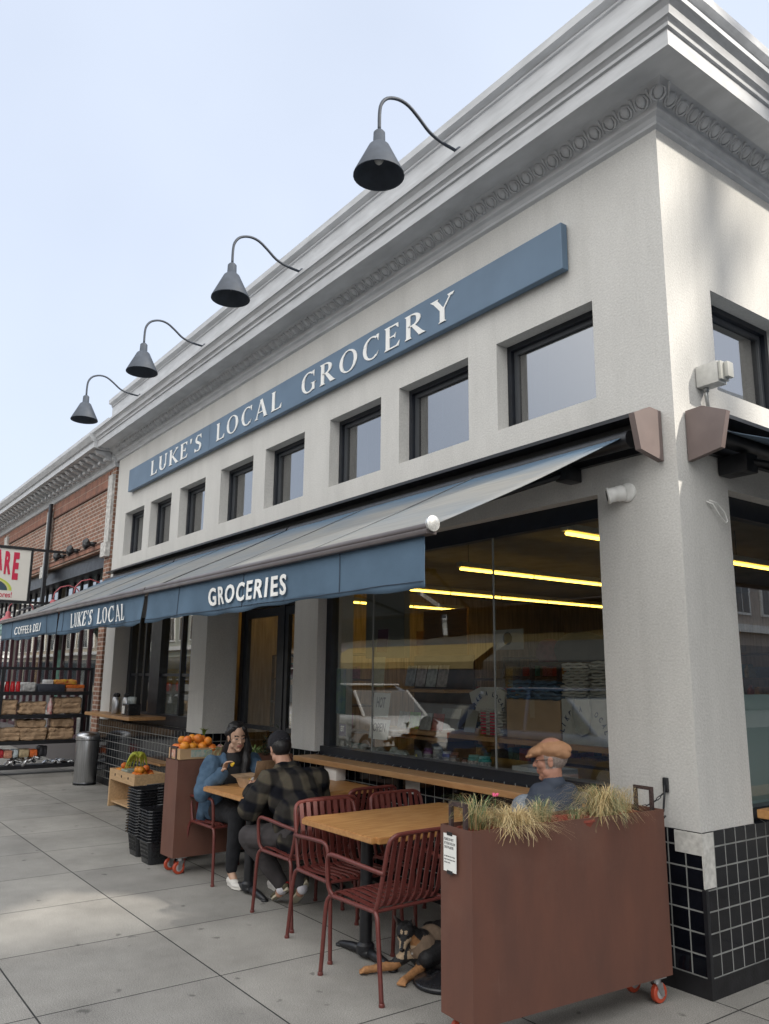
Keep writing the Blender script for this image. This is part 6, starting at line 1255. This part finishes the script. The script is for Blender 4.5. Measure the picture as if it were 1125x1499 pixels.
er2 = er+V(-.015,-.01,-.01); limb(k_, (sr+V(-.01,.01,-.01),er2,wr_+V(-.012,-.010,-.022)), (.080,.066,.046)); limb(k_, (sl_,el2,wl_+V(-.03,0,0)), (.08,.066,.046))
for yy, s2 in ((-1.0,-1),(-.86,1)): k_.cap(V(-3.89,yy,.955), V(-3.80,yy-s2*-.015,.895), .026, .018)
k_.cap(V(-3.915,-.99,.965), V(-3.915,-.87,.965), .028, .028)
JK = sub(remesh(k_, 'denim_jacket', .0075, 2, m=DENIM, disp=folds(3,.011,9,(1,1,.6))), W)
sub(remesh(MB().cap(wr_+V(-.030,-.018,-.045), wr_+V(-.012,-.008,-.014), .058, .056), 'cuff', .006, 1, m=DENIM), W)
for heel, toe, an in ((V(-3.60,-1.045,.012),V(-3.36,-1.06,.010),ar),(V(-3.34,-.82,.012),V(-3.10,-.82,.010),al)):
    k_ = MB(); shoe(k_, heel, toe, V(0,0,1)); so2 = remesh(k_, 'shoe', .005, 2, m=mat('white_shoe', (.62,.60,.57), .7, noise_s=30, noise_a=.08)); sub(so2, W)
    k_ = MB(); sole(k_, heel-V(.004,0,0), toe+V(.004,0,0), V(0,0,1)); q = k_.build('sole', mat('shoe_sole', (.66,.64,.60), .6)); q.parent = so2
    q.matrix_parent_inverse = Matrix(); q.location = (0,0,0)
fd = MB().ell(wr_+V(.085,.035,.065), (.018,.015,.016), None, 10, 8).ell(wr_+V(.093,.04,.075), (.012,.012,.012), None, 8, 6); tag(rebase(fd.build('food_bite', mat('yellow_food', (.75,.50,.03), .5, noise_s=40, noise_a=.2), None, True), wr_+V(.085,.035,.065)), 'small yellow bite of food in the fingers of the woman', 'food')
# ---------------------------------------------------------------- man in plaid jacket, seen from behind
Mn = person((-2.55,-.97,0), 'seated man seen from behind in a dark plaid jacket and dark cap, eating')
hc = V(-2.965,-.975,1.095); HM = Matrix.Rotation(R(176),4,'Z') @ Matrix.Rotation(R(24),4,'Y'); b_ = MB(); T = head(b_, hc, HM, .93)
b_.cap(V(-2.93,-.97,1.03), V(-2.86,-.97,.93), .056, .064)
sL, sR, eL, eR, wL, wR = V(-2.80,-1.165,.885), V(-2.76,-.77,.885), V(-2.90,-1.245,.675), V(-2.87,-.655,.70), V(-3.14,-1.13,.785), V(-3.14,-.86,.80)
b_.ell(V(-2.74,-.97,.76), (.11,.18,.17)); b_.ell(V(-2.60,-.97,.60), (.13,.17,.15)); b_.cap(sL, sR, .06, .06)
limb(b_, (sL,eL,wL), (.05,.042,.029)); limb(b_, (sR,eR,wR), (.05,.042,.029))
hL, hR = V(-2.55,-1.07,.53), V(-2.55,-.87,.53); kL, kR = V(-2.99,-1.19,.47), V(-2.97,-.80,.49); aL, aR = V(-2.83,-1.00,.14), V(-2.72,-.89,.15)
limb(b_, (hL,kL,aL), (.08,.058,.038)); limb(b_, (hR,kR,aR), (.08,.058,.038)); b_.cap(aL, aL+V(-.02,0,-.06), .034, .03); b_.cap(aR, aR+V(-.02,0,-.06), .034, .03)
hand(b_, wL, V(-.80,.35,.22), V(.1,.75,-.25), 1.0, .48, -1); hand(b_, wR, V(-.80,-.45,.15), V(.1,-.8,-.2), 1.0, .48, 1)
def cls2(p, T=T): return face_class(T)(p)
sub(remesh(b_, 'body', .0042, 2, mats=[SKIN_M, LIP, BROW, EYEW, IRIS], classify=cls2), Mn)
Q = lambda *p: T @ Vector(p); h = MB(); RT = HM
h.ell(Q(-.040,0,.010), (.074,.080,.082), RT, 18, 12); h.ell(Q(-.050,0,-.035), (.048,.060,.040), RT)
sub(remesh(h, 'hair', .005, 2, m=HAIR, disp=lambda c: .002*noise.noise(c*80)), Mn)
h = MB(); h.ell(Q(-.010,0,.052), (.103,.090,.088), RT, 22, 14); h.cap(Q(-.09,-.03,.03), Q(-.09,.03,.03), .02, .02); h.ell(Q(.110,0,.052), (.060,.062,.010), RT, 16, 8)
sub(remesh(h, 'cap', .005, 3, m=mat('black_cap', (.013,.013,.018), .9, noise_s=60, noise_a=.3), disp=lambda c: .0012*noise.noise(c*30)), Mn)
h = MB()
for i in range(6): a = R(-50+20*i); h.tube([Q(-.112,.030*math.sin(a),.050+.022*math.cos(a)), Q(-.113,.030*math.sin(a+.25),.050+.022*math.cos(a+.25))], .0022, 5)
h.tube([Q(-.114,-.028,.048),Q(-.116,0,.040),Q(-.114,.028,.048)], .002, 5); sub(h.build('embroidery', mat('grey_thread', (.12,.12,.14), .8)), Mn)
def plaid():
    m = mat('plaid_wool', (.06,.055,.045), .95, spec=.12); n = m.node_tree; L = n.links.new; p = n.nodes['Principled BSDF']; tc = n.nodes.new('ShaderNodeTexCoord'); mp = n.nodes.new('ShaderNodeMapping')
    mp.inputs['Rotation'].default_value = (0, R(-18), 0); L(tc.outputs['Object'], mp.inputs[0]); sx = n.nodes.new('ShaderNodeSeparateXYZ'); L(mp.outputs[0], sx.inputs[0]); outs = []
    for ax, fr, ph in ((1,46,1.2),(2,42,.3)):
        a = n.nodes.new('ShaderNodeMath'); a.operation = 'MULTIPLY_ADD'; a.inputs[1].default_value = fr; a.inputs[2].default_value = ph; L(sx.outputs[ax], a.inputs[0]); s_ = n.nodes.new('ShaderNodeMath'); s_.operation = 'SINE'; L(a.outputs[0], s_.inputs[0]); r_ = n.nodes.new('ShaderNodeMapRange'); r_.inputs[1].default_value = -.35; r_.inputs[2].default_value = .35; L(s_.outputs[0], r_.inputs[0]); outs.append(r_)
    ad = n.nodes.new('ShaderNodeMath'); ad.operation = 'ADD'; L(outs[0].outputs[0], ad.inputs[0]); L(outs[1].outputs[0], ad.inputs[1]); hf = n.nodes.new('ShaderNodeMath'); hf.operation = 'MULTIPLY'; hf.inputs[1].default_value = .5; L(ad.outputs[0], hf.inputs[0])
    cr = n.nodes.new('ShaderNodeValToRGB'); cr.color_ramp.elements[0].color = (.010,.011,.016,1); cr.color_ramp.elements[1].color = (.115,.100,.075,1); e_ = cr.color_ramp.elements.new(.5); e_.color = (.040,.037,.034,1); L(hf.outputs[0], cr.inputs[0]); nz = n.nodes.new('ShaderNodeTexNoise'); nz.inputs['Scale'].default_value = 220; L(tc.outputs['Object'], nz.inputs['Vector'])
    mx = n.nodes.new('ShaderNodeMix'); mx.data_type = 'RGBA'; mx.blend_type = 'MULTIPLY'; mx.inputs[0].default_value = .5; L(cr.outputs[0], mx.inputs[6]); L(nz.outputs['Color'], mx.inputs[7]); L(mx.outputs[2], p.inputs['Base Color']); b2 = n.nodes.new('ShaderNodeBump'); b2.inputs['Strength'].default_value = .4; b2.inputs['Distance'].default_value = .003; L(nz.outputs['Fac'], b2.inputs['Height']); L(b2.outputs[0], p.inputs['Normal']); return m
PLAID = plaid(); k_ = MB()
k_.cap(V(-2.79,-1.13,.875), V(-2.76,-.81,.875), .098, .098); k_.ell(V(-2.715,-.97,.77), (.135,.22,.19)); k_.ell(V(-2.615,-.97,.63), (.155,.225,.20)); k_.ell(V(-2.545,-.97,.50), (.155,.23,.135)); k_.cap(V(-2.47,-1.08,.44), V(-2.47,-.86,.44), .075, .075)
limb(k_, (sL+V(.01,.01,-.01),eL,wL+V(.05,0,-.005)), (.094,.082,.055)); limb(k_, (sR+V(.01,0,-.01),eR,wR+V(.05,0,0)), (.094,.082,.055)); k_.cap(V(-2.855,-1.04,.965), V(-2.84,-.90,.965), .036, .036); k_.cap(V(-2.86,-1.03,.955), V(-2.93,-1.03,.93), .03, .022)
sub(remesh(k_, 'plaid_jacket', .0075, 3, m=PLAID, disp=folds(6,.013,7)), Mn)
k_ = MB(); limb(k_, (hL,kL,aL+V(-.01,0,.02)), (.105,.082,.056)); limb(k_, (hR,kR,aR+V(-.01,0,.02)), (.105,.082,.056)); k_.ell(V(-2.54,-.97,.52), (.14,.20,.10))
sub(remesh(k_, 'trousers', .0075, 3, m=mat('charcoal_trousers', (.045,.040,.042), .92, noise_s=10, noise_a=.2, bump=.3), disp=folds(8,.006,9)), Mn)
for i, (an, hl_, toe) in enumerate(((aL, V(-2.775,-.985,.115), V(-2.925,-.985,-.0)+V(0,0,.032)),(aR, V(-2.675,-.88,.165), V(-2.80,-.885,.030)))):
    d = (toe-hl_).normalized(); up = (Vector((-1,0,0))-d*Vector((-1,0,0)).dot(d)).normalized(); k_ = MB(); h0 = hl_-d*.02; t0 = toe+d*.045; shoe(k_, h0, t0, up, .045, .055); so2 = sub(remesh(k_, 'shoe', .005, 2, m=mat('olive_trainer', (.085,.075,.045), .8, noise_s=20, noise_a=.3)), Mn)
    k_ = MB(); sole(k_, h0, t0, up, .047, .024); q = k_.build('sole', mat('cream_sole', (.55,.50,.38), .6)); q.parent = so2
    k_ = MB(); k_.cap(an+V(-.005,0,.03), an+V(.01,0,-.025), .042, .040); sub(remesh(k_, 'sock', .005, 1, m=mat('white_sock', (.62,.61,.66), .9, noise_s=60, noise_a=.1)), Mn)
    if i == 0: k_ = MB().ell(h0+d*.03+up*.045-d*.01, (.018,.036,.018), None, 10, 8); sub(k_.build('heel_tab', mat('red_tab', (.5,.03,.03), .7), None, True), Mn)
wp = MB().cap(V(-3.235,-1.035,.815), V(-3.255,-.95,.845), .026, .024).ell(V(-3.235,-1.05,.83), (.02,.03,.03)); tag(rebase(remesh(wp, 'food_wrap', .005, 2, m=mat('foil_wrap', (.42,.38,.36), .4, noise_s=25, noise_a=.5, bump=.8, bump_s=40, dist=.01), disp=lambda c: .004*noise.noise(c*40)), (-3.24,-1.0,.83)), 'foil wrapped roll held in both hands by the man in plaid', 'food')
# ---------------------------------------------------------------- older man in tan cap
Om = person((-.80,-.37,0), 'seated older man in tan flat cap and navy padded vest behind the big planter')
hc = V(-.755,-.35,1.165); HM = Matrix.Rotation(R(214),4,'Z') @ Matrix.Rotation(R(6),4,'Y'); b_ = MB(); T = head(b_, hc, HM, .97)
b_.cap(V(-.745,-.35,1.10), V(-.735,-.35,.955), .057, .050)
sL, sR, eL, eR, wL, wR = V(-.79,-.545,.90), V(-.70,-.165,.90), V(-.88,-.60,.70), V(-.86,-.13,.72), V(-1.08,-.52,.785), V(-1.10,-.22,.785)
b_.ell(V(-.73,-.35,.78), (.12,.18,.18)); b_.ell(V(-.74,-.36,.60), (.13,.17,.14)); b_.cap(sL, sR, .062, .062); limb(b_, (sL,eL,wL), (.05,.042,.029)); limb(b_, (sR,eR,wR), (.05,.042,.029))
hL, hR = V(-.80,-.45,.53), V(-.80,-.27,.53); kL, kR = V(-1.22,-.46,.53), V(-1.22,-.24,.53); aL, aR = V(-1.20,-.46,.11), V(-1.20,-.24,.11); limb(b_, (hL,kL,aL), (.08,.058,.038)); limb(b_, (hR,kR,aR), (.08,.058,.038)); b_.cap(aL, aL+V(-.05,0,-.05), .034, .03); b_.cap(aR, aR+V(-.05,0,-.05), .034, .03)
hand(b_, wL, V(-.95,.25,-.05), V(0,0,-1), 1.0, .3, -1); hand(b_, wR, V(-.95,-.25,-.05), V(0,0,-1), 1.0, .3, 1)
def cls3(p, T=T):
    c = face_class(T)(p)
    if c: return c
    q = T.inverted() @ p
    if q.x < .028 and -.045 < q.z < .055 and abs(q.y) < .0795 and q.x > -.12: return 5
    return 0
sub(remesh(b_, 'body', .0038, 2, mats=[SKIN_O, mat('lips_older', (.30,.12,.10), .5), mat('grey_brow', (.18,.15,.13), .7), EYEW, IRIS, mat('grey_stubble', (.30,.24,.21), .75, noise_s=90, noise_a=.3)], classify=cls3), Om)
Q = lambda *p: T @ Vector(p); RT = HM; h = MB()
h.ell(Q(-.022,0,.062), (.108,.092,.054), RT @ Matrix.Rotation(R(-4),4,'Y'), 22, 14); h.ell(Q(.030,0,.066), (.105,.084,.036), RT @ Matrix.Rotation(R(10),4,'Y'), 20, 12); h.ell(Q(-.060,0,.050), (.066,.084,.050), RT); h.ell(Q(.094,0,.044), (.062,.062,.013), RT @ Matrix.Rotation(R(16),4,'Y'), 18, 8); h.cap(Q(-.098,-.04,.032), Q(-.098,.04,.032), .024, .024)
sub(remesh(h, 'flat_cap', .0045, 2, m=mat('tan_leather', (.42,.225,.12), .7, noise_s=9, noise_a=.2, bump=.6, bump_s=24, dist=.008), disp=lambda c: .004*(1-2*abs(noise.noise(c*22)))), Om)
h = MB(); h.tube([Q(.0,.078,.010),Q(.04,.073,.010),Q(.085,.050,.008)], .0016, 5); h.tube([Q(.0,-.078,.010),Q(.04,-.073,.010),Q(.085,-.050,.008)], .0016, 5); sub(h.build('glasses', BLACKM), Om)
k_ = MB(); k_.cap(V(-.775,-.52,.895), V(-.70,-.19,.895), .088, .088); k_.ell(V(-.725,-.35,.80), (.150,.215,.20)); k_.ell(V(-.74,-.36,.60), (.155,.20,.16)); k_.cap(V(-.77,-.43,.965), V(-.70,-.28,.965), .075, .075); k_.cap(V(-.745,-.355,.99), V(-.735,-.35,1.035), .072, .066)
sub(remesh(k_, 'padded_vest', .007, 3, m=mat('navy_padded', (.040,.052,.078), .7, noise_s=6, noise_a=.12), disp=lambda c: .007*abs(math.sin(c.z*38))-.003+.004*noise.noise(c*9)), Om)
k_ = MB(); limb(k_, (sL,eL,wL+V(.05,0,0)), (.078,.066,.045)); limb(k_, (sR,eR,wR+V(.05,0,0)), (.078,.066,.045))
sub(remesh(k_, 'sleeves', .007, 3, m=mat('grey_blue_knit', (.20,.23,.27), .9, noise_s=60, noise_a=.2), disp=folds(12,.006,10)), Om)
k_ = MB(); limb(k_, (hL,kL,aL), (.10,.078,.055)); limb(k_, (hR,kR,aR), (.10,.078,.055)); k_.ell(V(-.78,-.36,.53), (.13,.19,.10)); sub(remesh(k_, 'trousers', .008, 3, m=mat('black_denim', (.013,.014,.018)), disp=folds(14,.005,9)), Om)
for y in (-.46,-.24): k_ = MB(); shoe(k_, V(-1.15,y,.004), V(-1.42,y,.004), V(0,0,1), .046, .06); sub(remesh(k_, 'shoe', .006, 2, m=BLKPL), Om)
# ---------------------------------------------------------------- dog
Dg = thing('dog', (-1.20,-1.0,0), 'small black and tan dog in a beige harness lying under the nearer table', 'dog')
def dp(a, b, z): # a: towards the camera, b: to image right
    f = Vector((.79,-.61,0)); r_ = Vector((.61,.79,0)); return Vector((-1.245,-1.045,0))+f*a+r_*b+Vector((0,0,z))
b_ = MB(); fM = Matrix((Vector((.79,-.61,0)), Vector((-.61,-.79,0))*-1, Vector((0,0,1)))).transposed().to_4x4()
b_.ell(dp(-.02,.07,.115), (.085,.078,.105), fM, 16, 12); b_.ell(dp(-.16,.14,.105), (.13,.085,.095), fM, 16, 12); b_.ell(dp(-.30,.20,.095), (.12,.095,.095), fM, 16, 12); b_.ell(dp(-.33,.29,.07), (.10,.06,.07), fM); b_.cap(dp(-.30,.32,.04), dp(-.12,.33,.03), .035, .025)
b_.cap(dp(-.0,.04,.16), dp(.015,.0,.205), .062, .052)
hc = dp(.035,-.02,.222); HD = fM @ Matrix.Rotation(R(-14),4,'Z') @ Matrix.Rotation(R(30),4,'Y'); T = Matrix.Translation(hc) @ HD; Q = lambda *p: T @ Vector(p)
b_.ell(hc, (.060,.055,.050), HD, 16, 12); b_.ell(Q(.02,0,-.008), (.052,.048,.040), HD); b_.cap(Q(.045,0,-.012), Q(.108,0,-.020), .030, .0175); b_.cap(Q(.04,0,-.030), Q(.092,0,-.034), .022, .013); b_.ell(Q(.122,0,-.014), (.010,.012,.009), HD)
for s_ in (-1,1):
    b_.ell(Q(.042,s_*.022,.020), (.014,.013,.010), HD)
    for t in range(6): u = t/5; b_.ell(Q(-.018+.004*t, s_*(.036+.020*u), .035+.062*u), (.010*(1-.3*u),.024*(1-.78*u),.016), HD @ Matrix.Rotation(R(s_*-22),4,'X'), 10, 6)
# forelegs stretched out
fl1 = (dp(.0,-.01,.09), dp(.03,-.09,.040), dp(.06,-.215,.026), dp(.065,-.25,.022)); fl2 = (dp(.03,.09,.085), dp(.07,.06,.035), dp(.185,-.015,.024), dp(.225,-.035,.022))
limb(b_, fl1, (.040,.028,.020,.021), 10); limb(b_, fl2, (.042,.030,.020,.022), 10)
for c_, dd in ((fl1[3], Vector((-.55,-.85,0))), (fl2[3], Vector((.5,-.86,0)))):
    sd = dd.cross(Vector((0,0,1)))
    for k in range(4): b_.cap(c_+sd*(k-1.5)*.011, c_+dd*.026+sd*(k-1.5)*.013+Vector((0,0,-.008)), .0095, .0085, 8)
Ti = T.inverted()
def dcls(p):
    q = Ti @ p
    if q.length < .15 and q.z < .2 and q.x > -.05:
        if q.x > .113: return 2
        if ((abs(q.y)-.0125)/.0085)**2+((q.z-.032)/.0070)**2 < 1 and q.x > .02: return 3
        if ((abs(q.y)-.025)/.0065)**2+((q.z-.016)/.0055)**2 < 1 and q.x > .03: return 2
        if q.x > .045 and q.z < .004 and abs(q.y) > .0085: return 3
        if q.x > .02 and abs(q.y) > .030 and q.z < -.002: return 1
        if abs(q.y) > .045 and q.z > .035 and q.x > -.012: return 4
        return 0
    for l in (fl1, fl2):
        if min((p-a.lerp(b2,t)).length for a, b2 in ((l[1],l[2]),(l[2],l[3])) for t in (0,.33,.66,1)) < .045 and p.z < .06: return 1
        if (p-l[3]).length < .07: return 1
    return 0
dogb = remesh(b_, 'body', .0045, 2, mats=[mat('black_fur', (.012,.012,.014), .6, noise_s=60, noise_a=.4, bump=.8, bump_s=150), mat('tan_fur', (.34,.165,.065), .7, noise_s=40, noise_a=.25, bump=.8, bump_s=150), mat('dog_nose', (.006,.006,.007), .2), mat('pale_tan_fur', (.48,.36,.24), .7, noise_s=40, noise_a=.2), mat('inner_ear', (.12,.09,.085), .8)], classify=dcls, disp=lambda c: .0018*noise.noise(c*90))
sub(dogb, Dg); h = MB()
h.ell(dp(-.02,.07,.125), (.092,.085,.088), fM, 18, 12); h.ell(dp(-.12,.13,.13), (.10,.088,.085), fM, 18, 12)
sub(remesh(h, 'harness', .005, 2, m=mat('beige_harness', (.23,.165,.115), .85, noise_s=40, noise_a=.15)), Dg); h = MB()
h.cap(dp(.06,.10,.085), dp(-.02,.165,.10), .052, .060); h.ell(dp(.02,.12,.10), (.05,.045,.055), fM); sub(remesh(h, 'shoulder_fur', .005, 2, m=mat('black_fur', (.01,.01,.01))), Dg)
h = MB(); h.tube([dp(-.06+.0*i,.0,0)*0+dp(-.035,.05+.0*i,.21)+Vector((.012*math.cos(i*.7),.012*math.sin(i*.7),0)) for i in range(10)], .003, 5); h.rbox(-.012,.012,-.006,.006,-.004,.004,.001,Matrix.Translation(dp(.085,.015,.12)) @ fM); sub(h.build('buckle', CHROME), Dg)
bl = MB()
for s_ in (-1,1): bl.ell(Q(.056,s_*.0245,.0175), (.004,.0055,.005), HD, 10, 8)
sub(bl.build('eyes', mat('dog_eye', (.004,.003,.003), .05), None, True), Dg)
